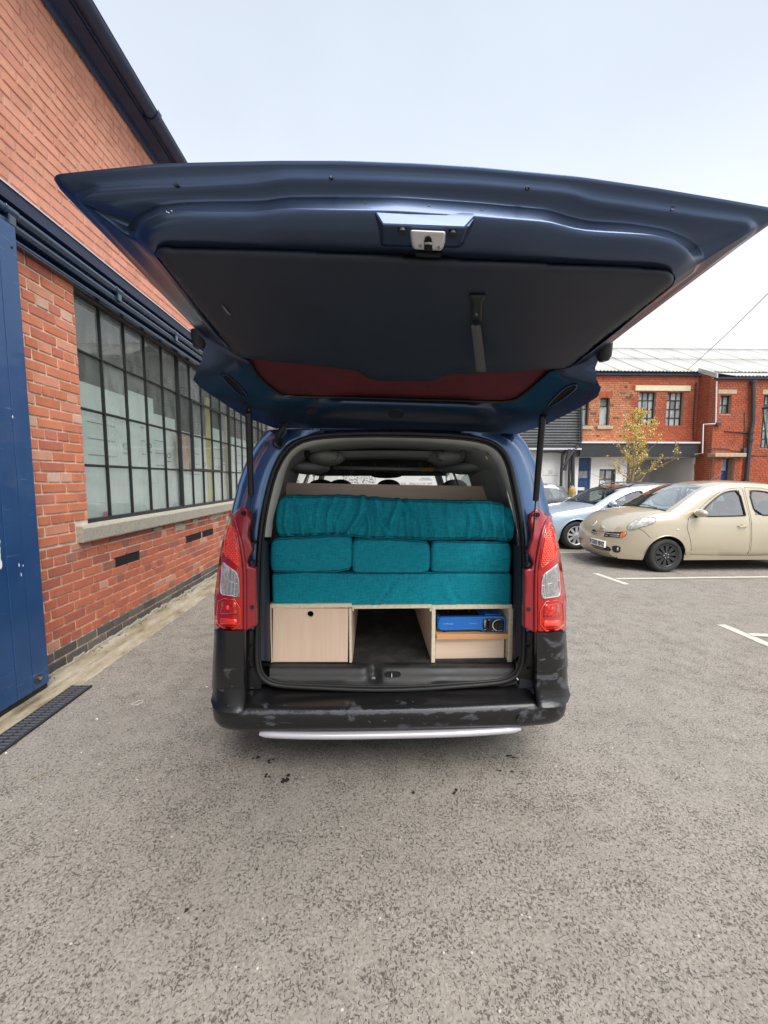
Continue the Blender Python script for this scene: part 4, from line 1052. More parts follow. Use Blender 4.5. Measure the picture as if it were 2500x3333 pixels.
for side in 'lr':
    f = lampY(side); tr = (lambda p: p) if side == 'l' else mirror
    hs = pxpanel('tail_lamp', tr(HOUS), lambda x, y: f(x, y, 0), M['lamp_flange'], VAN, step=9, thick=.045)
    # raised rib between lens and flange
    rib = tr([(749, 1676), (768, 1700), (781, 1750), (793, 1820), (798, 1860), (798, 2052)])
    MB().tube([f(p.x, p.y, .004) for p in chaikin([(a, b, 0) for a, b in rib], 2, False)], .008, 8).build('lamp_rib', M['lamp_flange'], hs, smooth=True)
    pxpanel('lens', tr(LENS), lambda x, y: f(x, y, .006), M['lamp_red'], hs, step=9, thick=.005)
    pxpanel('reflector', tr(TRI), lambda x, y: f(x, y, .0085), M['lamp_orange'], hs, step=8, thick=.0025)
    m_ = MB(); tri = tr(TRI); rowi = 0; y = 1700
    while y < 1860:
        x = min(p[0] for p in tri)+(4.0 if rowi % 2 else 0)
        while x < max(p[0] for p in tri):
            if pip(x, y, tri) and pip(x+3, y, tri) and pip(x-3, y, tri):
                h = f(x, y, .0095); m_.ball(h, .0052, .003, .0046, 8, 5)
            x += 8.0
        y += 6.6; rowi += 1
    m_.build('reflector_bead', M['lamp_glow'], hs, smooth=True, kind='stuff')
    tt = tr(TRI); MB().tube([f(p.x, p.y, .0095) for p in chaikin([(a, b, 0) for a, b in tt], 1)], .0032, 6).build('reflector_rim', M['lamp_glow'], hs, smooth=True)
    pxpanel('reversing_lens', tr(CLR), lambda x, y: f(x, y, .0085), M['lamp_clear'], hs, step=7, thick=.0025)
    cc = tr(CLR); MB().tube([f(p.x, p.y, .0095) for p in (lambda q: q+[q[0]])(chaikin([(a, b, 0) for a, b in cc], 1))], .0022, 6, caps=False).build('reversing_lens_rim', M['lamp_clear_rim'], hs, smooth=True)
    dd = tr([(719, 1882), (750, 1893), (777, 1901)]); MB().tube([f(a, b, .010) for a, b in dd], .0016, 6).build('lens_divider', M['lamp_clear_rim'], hs)
    lo = tr(LOW); MB().tube([f(p.x, p.y, .0095) for p in (lambda q: q+[q[0]])(chaikin([(a, b, 0) for a, b in lo], 1))], .0026, 6, caps=False).build('brake_lens_rim', M['lamp_orange'], hs, smooth=True)
    pxpanel('brake_lens', tr(BULB), lambda x, y: f(x, y, .0085), M['lamp_bright'], hs, step=8, thick=.0025)
    bc = tr([(743, 1978)])[0]; MB().ball(f(bc[0], bc[1], .006), .014, .006, .014, 12, 8).build('bulb_dome', M['lamp_glow'], hs, smooth=True)
    pxpanel('fog_reflector', tr(SQ), lambda x, y: f(x, y, .010), M['lamp_glow'], hs, step=10, thick=.003)
    hc = tr([(793, 1671)])[0]; MB().disc(f(hc[0], hc[1], .002), (0, 1, 0), .013, .006, 14).build('screw_hole', M['dark_void'], hs)
    MB().tube([f(hc[0]+10*math.cos(a), hc[1]+10*math.sin(a), .003) for a in [2*math.pi*i/16 for i in range(17)]], .0025, 6, caps=False).build('screw_boss', M['lamp_flange'], hs, smooth=True)
    hc = tr([(820, 1977)])[0]; MB().disc(f(hc[0], hc[1], .002), (0, 1, 0), .010, .006, 12).build('lamp_clip', M['black_rubber'], hs)
    hc = tr([(824, 1830)])[0]; MB().disc(P(hc[0], hc[1], 1.93), (0, 1, 0), .013, .02, 12).disc(P(hc[0], hc[1], 1.92), (0, 1, 0), .006, .03, 8).build('lamp_bolt', M['black_rubber'], VAN)

# ---- bumper, corners, sill ----------------------------------------
BXL, BXR = P(689, 2280, 2.045).x, P(1841, 2280, 2.045).x
BC = (BXL+BXR)/2; BHW = (BXR-BXL)/2
path = [(-1.0, 2.75), (-1.0, 2.4), (-.998, 2.2), (-.99, 2.07), (-.972, 1.985), (-.94, 1.93), (-.88, 1.895), (-.78, 1.878), (-.6, 1.868), (-.3, 1.86), (0, 1.858), (.3, 1.86), (.6, 1.868), (.78, 1.878), (.88, 1.895), (.94, 1.93), (.972, 1.985), (.99, 2.07), (.998, 2.2), (1.0, 2.4), (1.0, 2.75)]
path = [Vector((BC+x*BHW, y, 0)) for x, y in path]
path = chaikin(path, 2, False)
zr = P(1250, 2306, 1.875).z
prof_b = [(-.20, .030), (-.15, .020), (-.09, .010), (-.04, .007), (-.018, .003), (-.006, -.006), (0, -.020), (.002, -.04), (0, -.075), (-.006, -.100), (-.02, -.122), (-.045, -.140), (-.09, -.150), (-.2, -.155)]
kz = (zr-P(1250, 2386, 1.90).z)/.150; prof_b = [(o_, z_ if z_ > -.03 else -.03+(z_+.03)*(kz*.150-.03)/.12) for o_, z_ in prof_b]
rows = []
for i, p in enumerate(path):
    a = path[max(i-1, 0)]; b = path[min(i+1, len(path)-1)]; t = (b-a).normalized(); nrm = Vector((t.y, -t.x, 0))
    side = abs(p.x-BC)/BHW; sh = 1 if side < .97 else 1
    rise = .0
    rows.append([(p.x+nrm.x*o_*(1 if side < .8 or o_ > -.05 else .6), p.y+nrm.y*o_, zr+z_+rise*(side**6)) for o_, z_ in prof_b])
bmp = MB().grid(rows).build('bumper', M['bumper'], VAN, smooth=True)
# flat inner shelf from the bumper to the seal
rows = []
for i in range(25):
    x = -.86*BHW+BC+1.72*BHW*i/24
    rows.append([(x, 2.05, zr+.028), (x, 2.03, zr+.027), (x, 2.0, zr+.018), (x, 1.93, zr+.006)])
MB().grid(rows).build('bumper_shelf', M['bumper'], VAN, smooth=True)
# parking sensor
c = P(1695, 2341, 1.868); MB().disc(c, (0, 1, 0), .019, .012, 20).build('parking_sensor', M['bumper'], VAN, bevel=.002)
MB().tube([c+Vector((.021*math.cos(a), -.005, .021*math.sin(a))) for a in [2*math.pi*i/20 for i in range(21)]], .0018, 6, caps=False).build('sensor_ring', M['black_rubber'], VAN, smooth=True)
# silver strip
a = P(838, 2396, 1.862); b = P(1703, 2394, 1.862); zc = (a.z+b.z)/2
rows = []
for i in range(41):
    t = i/40; x = a.x+(b.x-a.x)*t; e_ = min(t, 1-t)*(b.x-a.x); k = math.sqrt(max(0, 1-(1-min(1, e_/.035))**2)); k = max(k, .5)
    y = 1.862+.03*abs(2*t-1)**3
    rows.append([(x, y+dy+.012*(1-k), zc+dz*k) for dy, dz in ((.03, .012), (.004, .0155), (-.006, .010), (-.010, 0), (-.008, -.009), (0, -.0165), (.03, -.018))])
MB().grid(rows, closed=True).poly(rows[0]).poly(rows[-1]).build('silver_strip', M['chrome'], VAN, smooth=True, auto=50)
MB().box((BC-.55, 2.0, .27), (BC+.55, 2.5, zr-.12)).build('undertray', M['dark_void'], VAN)
# black corner pillars above the bumper
for side in 'lr':
    s_ = 1 if side == 'l' else -1
    tr = (lambda x: x) if side == 'l' else (lambda x: 1844+(697-x))
    rows = []
    for i in range(15):
        t = i/14; y = 2053+(2242-2053)*t
        w = 1-t
        cols = [(688+10*w, 2.25), (689+9*w, 2.05), (692+8*w, 1.97), (700+6*w, 1.925-.0*t), (716, 1.90), (745, 1.885), (775, 1.885+.01*w), (793, 1.892), (800, 1.905), (803, 1.95), (806, 1.985), (816, 2.0), (850, 2.02)]
        pr_ = [P(tr(x), y+6*(side == 'r')*(1-t), Y_) for x, Y_ in cols]
        for p in pr_: p.x = BC+max(-BHW-.004*(1-w), min(BHW+.004*(1-w), p.x-BC)) if t > .6 else p.x
        rows.append(pr_)
    MB().grid(rows).build('corner_guard', M['bumper'], VAN, smooth=True, auto=50)
    # fillet from guard to bumper
    rows = []
    for (x, Y_) in ((692, 2.0), (700, 1.93), (716, 1.90), (745, 1.888), (775, 1.885), (795, 1.893), (803, 1.94), (806, 1.985)):
        p0 = P(tr(x), 2232, Y_); p0.x = BC+max(-BHW, min(BHW, p0.x-BC)); rows.append([(p0.x, p0.y+.006, p0.z), (p0.x, p0.y-.004, zr+.035), (p0.x, p0.y-.014, zr+.014), (p0.x, p0.y-.03, zr+.001)])
    MB().grid(rows).build('corner_fillet', M['bumper'], VAN, smooth=True)
    m_ = MB()
    for yy in (2103, 2176): m_.disc(P(tr(822), yy, 2.0), (0, 1, 0), .008, .015, 8)
    m_.build('trim_clip', M['black_rubber'], VAN)
# threshold
FZ = P(1250, 2153, 2.13).z
def sillpts(t):
    x = 872+(1683-872)*t; k = abs(2*t-1)
    yb = 2232 - 10*max(0, (k-.9)/.1)-3*math.cos(k*3)*0
    step_ = 7*max(0, min(1, (k-.28)/.10))
    return x, yb-step_
rows = []
for i in range(61):
    t = i/60; xa, yb = sillpts(t); k = abs(2*t-1); ins = 18*max(0, (k-.93)/.07)
    ttl = 884+(1672-884)*t
    xm = 878+(1674-878)*t
    dip = 0
    for cx_, w_ in ((1217, 17),):
        dip = max(dip, math.exp(-((xa-cx_)/w_)**4))
    rows.append([P(ttl, 2130, 2.40), P(ttl, 2150, 2.16), P(ttl+0, 2160, 2.125), P(xm, 2168+6*dip, 2.085+.03*dip), P(xm, 2178+8*dip, 2.068+.045*dip), P(xm, 2198+4*dip, 2.055+.045*dip), P(xa, 2214+2*dip, 2.045+.02*dip), P(xa, min(yb-6, 2222), 2.035), P(xa, yb, 2.022), P(xa, yb+9, 2.01)])
sill = MB().grid(rows).build('load_sill', M['sill'], VAN, smooth=True)
ST = bvh(sill)
pts = [hit(ST, x, y, .003) for x, y in chaikin([(1252, 2190), (1262, 2184), (1300, 2185), (1305, 2192), (1304, 2202), (1290, 2205), (1256, 2204), (1250, 2198)], 1)]
if all(pts):
    MB().poly(pts).build('striker_recess', M['dark_void'], VAN)
    a_ = hit(ST, 1275, 2188, .010); b_ = hit(ST, 1275, 2202, .010)
    MB().tube([a_, a_+Vector((0, -.008, -.004)), b_+Vector((0, -.008, 0)), b_], .0028, 6).build('striker', M['steel'], VAN)
MB().disc(hit(ST, 1216, 2209, .003), (0, 1, .4), .011, .004, 12).build('plug', M['trim_grey'], VAN)
# lower black inner trims and grey upper trims that ring the opening
TRIM = [ # outer (at the seal) , inner, sorted from lower left, up and over, to lower right
 ((846, 2150), (880, 2152)), ((845, 2050), (880, 2050)), ((846, 1950), (879, 1950)), ((848, 1850), (876, 1850)), ((853, 1760), (874, 1760)), ((854, 1748), (883, 1748)), ((860, 1705), (889, 1690)), ((874, 1630), (908, 1620)), ((895, 1550), (931, 1530)), ((921, 1492), (946, 1495)), ((952, 1455), (980, 1462)), ((998, 1432), (1040, 1447)), ((1074, 1420), (1110, 1437)), ((1200, 1415), (1200, 1433)), ((1300, 1415), (1300, 1434)), ((1369, 1417), (1375, 1438)), ((1494, 1423), (1480, 1447)), ((1576, 1437), (1550, 1457)), ((1615, 1458), (1590, 1475)), ((1640, 1488), (1618, 1512)), ((1657, 1532), (1638, 1560)), ((1677, 1628), (1665, 1640)), ((1693, 1730), (1680, 1720)), ((1697, 1765), (1682, 1765)), ((1698, 1775), (1672, 1775)), ((1698, 1850), (1672, 1850)), ((1698, 1950), (1671, 1950)), ((1697, 2050), (1669, 2050)), ((1696, 2130), (1667, 2152))]
def trimring(lst, name, mt):
    o1 = resample([(a[0], a[1], 0) for a, b in lst], max(8, len(lst)*4)); i1 = resample([(b[0], b[1], 0) for a, b in lst], max(8, len(lst)*4))
    rows = [[P(a.x, a.y, ys(a.y)+.004), P(*(a.lerp(b, .25).to_2d()), ys(a.y)+.004), P(*(a.lerp(b, .7).to_2d()), ys(a.y)+.03), P(b.x, b.y, ys(a.y)+.07), P(b.x, b.y, ys(a.y)+.30)] for a, b in zip(o1, i1)]
    return MB().grid(rows).build(name, mt, VAN, smooth=True)
trimring(TRIM[5:23], 'upper_trim', M['trim_grey'])
trimring(TRIM[:5], 'lower_trim', M['trim_dark']); trimring(TRIM[24:], 'lower_trim', M['trim_dark'])

# ---- cabin shell: grey lining with side windows -----------------------
def wall_loop(Y, wl_, wt_, zt, zb=.47):
    h = [(-wl_, zb), (-wl_, .8), (-wl_, 1.15), (-wl_*.985, 1.30), (-(wl_*.55+wt_*.45), 1.5), (-(wl_*.3+wt_*.7), 1.66), (-wt_, zt-.09), (-wt_*.88, zt-.03), (-wt_*.62, zt), (-wt_*.3, zt+.015), (0, zt+.02)]
    r_ = [Vector((VX+x, Y, z)) for x, z in h]; r_ += [Vector((2*VX-p.x, Y, p.z)) for p in r_[-2::-1]]
    return r_
LY = [2.16, 2.45, 2.75, 3.05, 3.08, 3.55, 3.60, 4.25, 4.30, 4.75]
shell = [wall_loop(Y, .80 if Y > 2.3 else .74, .60 if Y > 2.3 else .585, (1.80 if Y < 3.2 else 1.79)) for Y in LY]
grey = MB(); dark = [MB(), MB()]; nC = len(shell[0])
for i in range(len(LY)-1):
    for j in range(nC-1):
        jj = min(j, nC-2-j)
        if jj in (3, 4) and LY[i] in (3.08, 3.60): continue
        tgt = dark[j > nC//2] if jj < 2 else grey
        tgt.poly([shell[i][j], shell[i][j+1], shell[i+1][j+1], shell[i+1][j]])
grey.build('headlining', M['liner'], VAN, smooth=True)
for dk_ in dark: dk_.build('lower_lining', M['trim_dark'], VAN, smooth=True)
MB().box((VX-.80, 2.14, FZ-.02), (VX+.80, 4.8, FZ-.004)).build('cargo_floor', M['cargo_floor'], VAN)
MB().box((VX-.80, 3.9, FZ-.01), (VX+.80, 3.94, 1.0)).build('bulkhead', M['interior_dark'], VAN)
# roof storage recess, overhead bar, vents
rows = []
for i in range(17):
    t = i/16; x = VX+(t-.5)*1.0; k = (2*t-1)**2
    rows.append([(x, 2.75, 1.80-.01*k), (x, 2.78, 1.765-.02*k), (x, 2.95, 1.752-.02*k), (x, 3.0, 1.79-.01*k)])
MB().grid(rows).build('roof_console', M['liner'], VAN, smooth=True)
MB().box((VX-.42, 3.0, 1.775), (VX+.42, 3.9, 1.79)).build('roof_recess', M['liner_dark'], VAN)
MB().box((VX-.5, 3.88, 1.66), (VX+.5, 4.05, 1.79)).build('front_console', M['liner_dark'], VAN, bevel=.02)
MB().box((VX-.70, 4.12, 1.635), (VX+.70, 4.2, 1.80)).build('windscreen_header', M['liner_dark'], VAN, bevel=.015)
MB().ball(P(1258, 1548, 4.0), .16, .06, .028, 14, 8).build('mirror', M['interior_dark'], VAN, smooth=True)
bar_l, bar_r = P(1083, 1522, 3.1), P(1440, 1529, 3.1)
rb = MB().tube([bar_l, bar_l.lerp(bar_r, .5), bar_r], .014, 10).build('roof_bar', M['liner'], VAN, smooth=True)
a_, b_ = P(1372, 1528, 3.08), P(1412, 1529, 3.08); MB().box((a_.x, 3.076, a_.z-.014), (b_.x, 3.084, a_.z+.012)).build('yellow_tag', mat('yellow_tag', (.42, .24, .03), .7), rb)
m_ = MB(); random.seed(12)
for i in range(34):
    x = random.uniform(1090, 1435); p = P(x, 1525+random.uniform(-4, 5), 3.08)
    pts = [p]
    for k in range(4): pts.append(pts[-1]+Vector((random.uniform(-.012, .012), random.uniform(-.006, .002), random.uniform(-.005, .018)*(1 if i % 3 else -1))))
    m_.tube(chaikin(pts, 1, False), .0012, 4)
m_.build('light_string', mat('pale_wire', (.30, .28, .22), .6), VAN, kind='stuff')
for s_ in (-1, 1):
    cx_ = P(1068 if s_ < 0 else 1452, 1487, 2.72)
    pod = MB().ball(cx_+Vector((s_*.02, .1, .0)), .13, .26, .06, 20, 12).build('speaker_pod', M['liner'], VAN, smooth=True)
    m_ = MB(); cc = P(1084 if s_ < 0 else 1436, 1484, 2.63); m_.disc(cc, (-s_*.5, -1, -.25), .034, .012, 20); m_.build('vent_ring', M['liner_dark'], pod)
    m_ = MB()
    for k in range(5): m_.tube([cc+Vector((-.026, -.012, -.02+.01*k)), cc+Vector((.026, -.012, -.02+.01*k))], .002, 5)
    m_.build('vent_slat', M['trim_grey'], pod)
    MB().ball(P(1010 if s_ < 0 else 1516, 1522, 3.0), .15, .34, .055, 20, 12).build('roof_pod', M['liner'], VAN, smooth=True)
    m_ = MB(); m_.ball(P(1000 if s_ < 0 else 1508, 1478, 2.42), .02, .012, .03, 10, 7); m_.build('hook_hole', M['dark_void'] if s_ < 0 else M['liner_dark'], VAN, smooth=True)
MB().ball(P(1585, 1484, 2.24), .010, .008, .022, 10, 7).build('courtesy_lamp', mat('amber_lamp', (.75, .34, .10), .4), VAN, smooth=True)
# seats with headrests
for x, w in ((1045, 44), (1108, 40), (1265, 40), (1480, 42)):
    Yh = 3.75; c = P(x, 1582, Yh); hw = w/FPX*Yh
    m_ = MB().ball(c+Vector((0, 0, -.01)), hw, .06, .075, 18, 12); s0 = m_.build('headrest', M['seat_cloth'], VAN, smooth=True)
    MB().box((c.x-hw*1.35, Yh-.08, .6), (c.x+hw*1.35, Yh+.06, c.z-.09)).build('seat_back', M['seat_cloth'], VAN, bevel=.04)
# dashboard + steering wheel
MB().box((VX-.7, 4.75, .7), (VX+.7, 5.2, 1.12)).build('dashboard', M['interior_dark'], VAN, bevel=.05)

# ---- outer body, glass and wheels (seen from the side only) ------------
def hwid(z):
    pts = [(0, .86), (.5, .885), (1.15, .885), (1.3, .865), (1.41, .83), (1.585, .775), (1.7, .72), (1.8, .64), (1.9, .56)]
    for (a, b), (c, d) in zip(pts, pts[1:]):
        if z <= c: return b+(d-b)*(z-a)/(c-a)
    return .56
YN = 6.15
def vside(s_):
    def f(Y, z):
        w = hwid(z); t = max(0, (Y-5.3)/(YN-5.3)); w -= .22*t**2.4
        return Vector((VX+s_*w, Y, z))
    return f
def arch(cx_, cz, r_, n_=14): return [(cx_+r_*math.cos(math.pi-math.pi*i/n_), cz+r_*math.sin(math.pi-math.pi*i/n_)) for i in range(n_+1)]
outer = [(2.16, .34)]+arch(2.75, .32, .36)+arch(5.42, .32, .36)+[(6.05, .30), (YN, .5), (6.12, .78), (6.0, .95), (5.55, 1.08), (5.1, 1.16), (4.45, 1.70), (4.2, 1.80), (3.5, 1.83), (2.16, 1.81)]
wins = [[(2.36, 1.18), (2.98, 1.18), (2.98, 1.66), (2.42, 1.64)], [(3.10, 1.16), (3.94, 1.14), (3.94, 1.69), (3.10, 1.67)], [(4.06, 1.13), (4.98, 1.12), (4.86, 1.26), (4.42, 1.62), (4.06, 1.68)]]
for s_ in (-1, 1):
    panel('body_side', outer, vside(s_), M['blue_paint'], VAN, holes=wins, step=.09, thick=.012, offset=0)
    for w_ in wins:
        panel('side_window', w_, lambda a, b, s_=s_: vside(s_)(a, b)-Vector((s_*.006, 0, 0)), M['glass'], VAN, step=.2, thick=0)
    for Yw in (2.75, 5.42):
        cx_ = VX+s_*.76
        m_ = MB().tube([(cx_-.10*1, Yw, .32), (cx_-.085, Yw, .32), (cx_+.085, Yw, .32), (cx_+.10, Yw, .32)], .3, 32, rs=[.285, .315, .315, .285]); wh = m_.build('wheel', M['tyre'], VAN, smooth=True, auto=40)
        MB().disc((cx_+s_*.096, Yw, .32), (1, 0, 0), .19, .02, 20).build('rim', M['chrome'], wh)
topl = [(2.14, 1.852), (2.6, 1.868), (3.5, 1.878), (4.2, 1.85), (4.45, 1.75), (5.1, 1.19), (5.55, 1.11), (6.0, .98), (6.12, .8), (YN, .5), (6.05, .3)]
zs = [1.81, 1.82, 1.83, 1.80, 1.70, 1.16, 1.08, .95, .78, .5, .3]
roof = MB(); ws = MB(); rows = []
for (Y_, z_), z2 in zip(topl, zs):
    w = (vside(1)(Y_, z2).x-VX); rows.append([Vector((VX+w*u_, Y_, z_+(z2-z_)*abs(u_)**3)) for u_ in [-1+2*k/10 for k in range(11)]])
roof.grid(rows[:5]); roof.grid(rows[5:]); ws.grid(rows[4:6])
roof.build('roof_and_bonnet', M['blue_paint'], VAN, smooth=True, solid=.006); ws.build('windscreen', M['glass_clear'], VAN, smooth=True)

# ================================================================ CARGO
def fold(p, k): return noise.noise(p)*k
def cushion(name, cols, Yf, D, label, parent=None, group=None, r=.03, bulge=.012, wr=None, nseg=56):
    """cols: (px, ytop, ybottom) at the front face"""
    L3 = [(P(x, a, Yf), P(x, b, Yf)) for x, a, b in cols]
    X0, X1 = L3[0][0].x, L3[-1][0].x
    def at(x):
        for (a, b), (c, d) in zip(L3, L3[1:]):
            if x <= c.x+1e-9:
                t = (x-a.x)/(c.x-a.x) if c.x > a.x else 0; t = t*t*(3-2*t) if False else t
                return a.z+(c.z-a.z)*t, b.z+(d.z-b.z)*t
        return L3[-1][0].z, L3[-1][1].z
    n_ = nseg*2; rows = []
    for i in range(n_+1):
        u_ = i/n_; x = X0+(X1-X0)*u_; e_ = min(x-X0, X1-x); k = 1 if e_ > r else math.sqrt(max(0, 1-(1-e_/r)**2)); k = max(k, .0)
        zt, zb = at(x); zc = (zt+zb)/2; ins = r*(1-k); row = []
        zt -= ins; zb += ins
        yf = Yf+ins
        rr = min(r, (zt-zb)/2*.95); H_ = zt-zb
        prof = [(Yf+D, zb), (Yf+D*.6, zb), (Yf+D*.3, zb), (yf+rr, zb)]
        for q in range(1, 6): a = R(90*q/6); prof.append((yf+rr-rr*math.sin(a), zb+rr-rr*math.cos(a)))
        for q in range(1, 14): t = q/14; prof.append((yf-bulge*math.sin(math.pi*t)*k, zb+rr+(H_-2*rr)*t))
        for q in range(1, 6): a = R(90*q/6); prof.append((yf+rr-rr*math.cos(a), zt-rr+rr*math.sin(a)))
        prof += [(yf+rr, zt), (Yf+D*.2, zt+.001), (Yf+D*.4, zt-.004), (Yf+D*.7, zt-.014), (Yf+D, zt-.03)]
        for (y, z) in prof:
            s_ = (z-zb)/max(1e-6, H_)
            w = wr(x, s_, y) if wr else .003*noise.noise((x*7, z*9, y*3))
            frontness = max(0, min(1, 1-(y-Yf-.02)/.08))
            row.append((x, y-w*(.2+.8*frontness), z+w*.25))
        rows.append(row)
    m_ = MB().grid(rows); m_.f.append(tuple(range(len(rows[0])))); m_.f.append(tuple(range(n_*len(rows[0]), (n_+1)*len(rows[0])))[::-1])
    o = m_.build(name, M['teal'], parent, smooth=True)
    if label: tag(o, label, 'cushion', group)
    # seams: piping along the front top and bottom edges
    for zz in ('t', 'b'):
        pts = []
        for i in range(2, n_-1, 2):
            row = rows[i]; kidx = 4+3 if zz == 'b' else 4+5+13+2
            p = Vector(row[kidx]); pts.append(p+Vector((0, -.0012, 0)))
        MB().tube(pts, .0022, 5).build('piping', M['teal_piping'], o, smooth=True)
    return o
def g_(v): return math.exp(-v*v)
def wr_top(x, s, y):
    # gathered vertical folds hanging from the top edge, strongest on the left and right of the middle
    w = 0
    for cx_, am, wd, sl in ((-.47, .012, .016, .02), (-.40, .010, .012, .05), (-.30, .008, .015, -.05), (-.235, .008, .01, -.04), (-.17, .006, .012, -.05), (-.09, .013, .016, -.07), (-.03, .012, .012, .02), (.045, .011, .014, .05), (.115, .012, .016, -.03), (.185, .010, .011, .05), (.25, .010, .015, .07), (.33, .006, .012, .03), (.42, .006, .018, .02), (.53, .008, .014, .03), (.60, .008, .012, .02), (.67, .007, .01, .01), (.73, .010, .012, .02), (.79, .007, .01, .02)):
        xx = x-cx_-sl*(.5-s)*1.2-.01*math.sin(s*6+cx_*20)
        fade = .35+.65*abs(s-.15)**.7 if s < .85 else .4
        w += am*2.9*(g_(xx/wd)-.6*g_((xx-wd*1.7)/wd))*(1.15-s*.75)
    return w+.007*noise.noise((x*5, s*2, 3))+.003*noise.noise((x*24, s*3, 1))
def wr_low(x, s, y):
    w = .004*noise.noise((x*4, s*2, 9))
    for cx_, am, wd, sl in ((.06, .007, .014, -.12), (.11, .008, .013, -.16), (-.32, .0035, .03, -.1), (.42, .003, .02, .08), (.66, .0035, .02, .05)):
        xx = x-cx_+sl*(s-.5); w += 1.8*am*(g_(xx/wd)-.7*g_((xx-wd*1.6)/wd))*(.5+.6*(1-s))
    return w
def wr_mid(seed):
    def f(x, s, y):
        return .0045*noise.noise((x*5, s*2.2, seed))+.002*noise.noise((x*16, s*5, seed))
    return f
MT = 'teal cushions stacked in the van'
cushion('lower_cushion', [(883, 1868, 1973), (1000, 1862, 1972), (1150, 1866, 1973), (1300, 1866, 1974), (1500, 1864, 1975), (1668, 1866, 1975)], 2.145, .9, 'long flat teal cushion at the bottom of the stack, resting on the plywood boxes', group=MT, r=.012, bulge=.006, wr=wr_low)
cushion('cushion', [(875, 1772, 1864), (885, 1758, 1866), (905, 1752, 1866), (1000, 1748, 1869), (1090, 1742, 1866), (1135, 1744, 1858), (1148, 1752, 1848)], 2.135, .6, 'left of the three teal box cushions in the middle row', group=MT, r=.028, bulge=.010, wr=wr_mid(1), nseg=30)
cushion('cushion', [(1143, 1768, 1860), (1150, 1758, 1868), (1168, 1753, 1871), (1270, 1754, 1872), (1370, 1760, 1872), (1395, 1766, 1866), (1403, 1776, 1860)], 2.142, .6, 'middle of the three teal box cushions in the middle row', group=MT, r=.026, bulge=.010, wr=wr_mid(5), nseg=30)
cushion('cushion', [(1402, 1778, 1860), (1410, 1764, 1866), (1430, 1761, 1867), (1550, 1764, 1868), (1650, 1765, 1868), (1668, 1772, 1866)], 2.15, .6, 'right of the three teal box cushions in the middle row', group=MT, r=.022, bulge=.008, wr=wr_mid(8), nseg=30)
cushion('mattress', [(892, 1664, 1742), (900, 1634, 1748), (915, 1618, 1751), (937, 1613, 1750), (1020, 1614, 1748), (1100, 1612, 1744), (1200, 1618, 1757), (1290, 1626, 1757), (1400, 1628, 1762), (1500, 1632, 1760), (1600, 1632, 1760), (1640, 1640, 1764), (1665, 1652, 1766), (1678, 1668, 1766)], 2.15, .55, 'thick rumpled teal mattress with gathered folds on top of the cushion stack', r=.035, bulge=.022, wr=wr_top, nseg=90)
bpy.data.objects['mattress']['category'] = 'mattress'

# plywood boxes
ZF = FZ
def pbox(name, pa, pb, Y0, Y1, mt, parent, **k):
    a = P(pa[0], pa[1], Y0); b = P(pb[0], pb[1], Y0)
    m_ = MB().box((min(a.x, b.x), Y0, min(a.z, b.z)), (max(a.x, b.x), Y1, max(a.z, b.z))); return m_.build(name, mt, parent, **k)
def facebox(name, pa, pb, Y0, Y1, parent, face=None):
    """ply board: edge colour body with a face veneer sheet standing 1 mm proud on the front"""
    o = pbox(name, pa, pb, Y0, Y1, M['ply_edge'], parent, bevel=.0012)
    return o
YU = 2.13
LB = empty('storage_box', tuple(P(1010, 2156, YU)), 'closed plywood storage box with a round finger hole at the left of the van floor', 'storage box')
RB = empty('storage_box', tuple(P(1540, 2156, YU)), 'open plywood storage box at the right of the van floor with a blue stove inside', 'storage box')
facebox('side_panel', (878, 1978), (887, 2157), YU, YU+.9, LB); facebox('side_panel', (1136, 1981), (1145.5, 2157), YU, YU+.9, LB)
facebox('top_panel', (878, 1967), (1145, 1977.5), YU, YU+.9, LB)
MB().box((P(887, 2000, YU).x, YU+.88, ZF), (P(1136, 2000, YU).x, YU+.895, P(1000, 1980, YU).z)).build('back_panel', M['ply'], LB)
# drawer front with a real finger hole
def flatpanel(name, outer, holes, Y_, th, mt, parent):
    V, T = cdt(outer, holes, 40); V3 = [P(v[0], v[1], Y_) for v in V]; T = face_cam(V3, T)
    return mesh(name, V3, T, mt, parent, solid=th, offset=-1)
hole = [(1010.5+10.5*math.cos(2*math.pi*i/22), 1998.5+10*math.sin(2*math.pi*i/22)) for i in range(22)]
fr = flatpanel('box_front', [(889, 1979.5), (1134, 1981), (1132, 2154.5), (888, 2154.5)], [hole], YU+.002, .012, M['ply'], LB)
MB().tube([P(1010.5+11.5*math.cos(2*math.pi*i/22), 1998.5+11*math.sin(2*math.pi*i/22), YU+.0015) for i in range(23)], .0024, 6, caps=False).build('hole_edge', M['ply_edge'], fr, smooth=True)
MB().box((P(900, 2000, YU).x, YU+.05, ZF+.02), (P(1120, 2000, YU).x, YU+.055, P(1000, 1984, YU).z)).build('box_inside', M['dark_void'], LB)
facebox('side_panel', (1406, 1982), (1416, 2157), YU, YU+.9, RB); facebox('side_panel', (1657, 1982), (1667, 2155), YU, YU+.9, RB)
facebox('top_panel', (1406, 1971), (1667, 1981), YU, YU+.9, RB)
MB().box((P(1416, 2000, YU).x, YU+.5, ZF), (P(1657, 2000, YU).x, YU+.51, P(1500, 1982, YU).z)).build('back_panel', M['ply'], RB)
tag(facebox('centre_board', (1146, 1971), (1405, 1979.5), YU, YU+.9, None), 'plywood bed board bridging the gap between the two storage boxes', 'board')
facebox('batten', (1147, 1980), (1152, 1989), YU+.0, YU+.9, LB); facebox('batten', (1399, 1981), (1405, 1990), YU, YU+.9, RB)
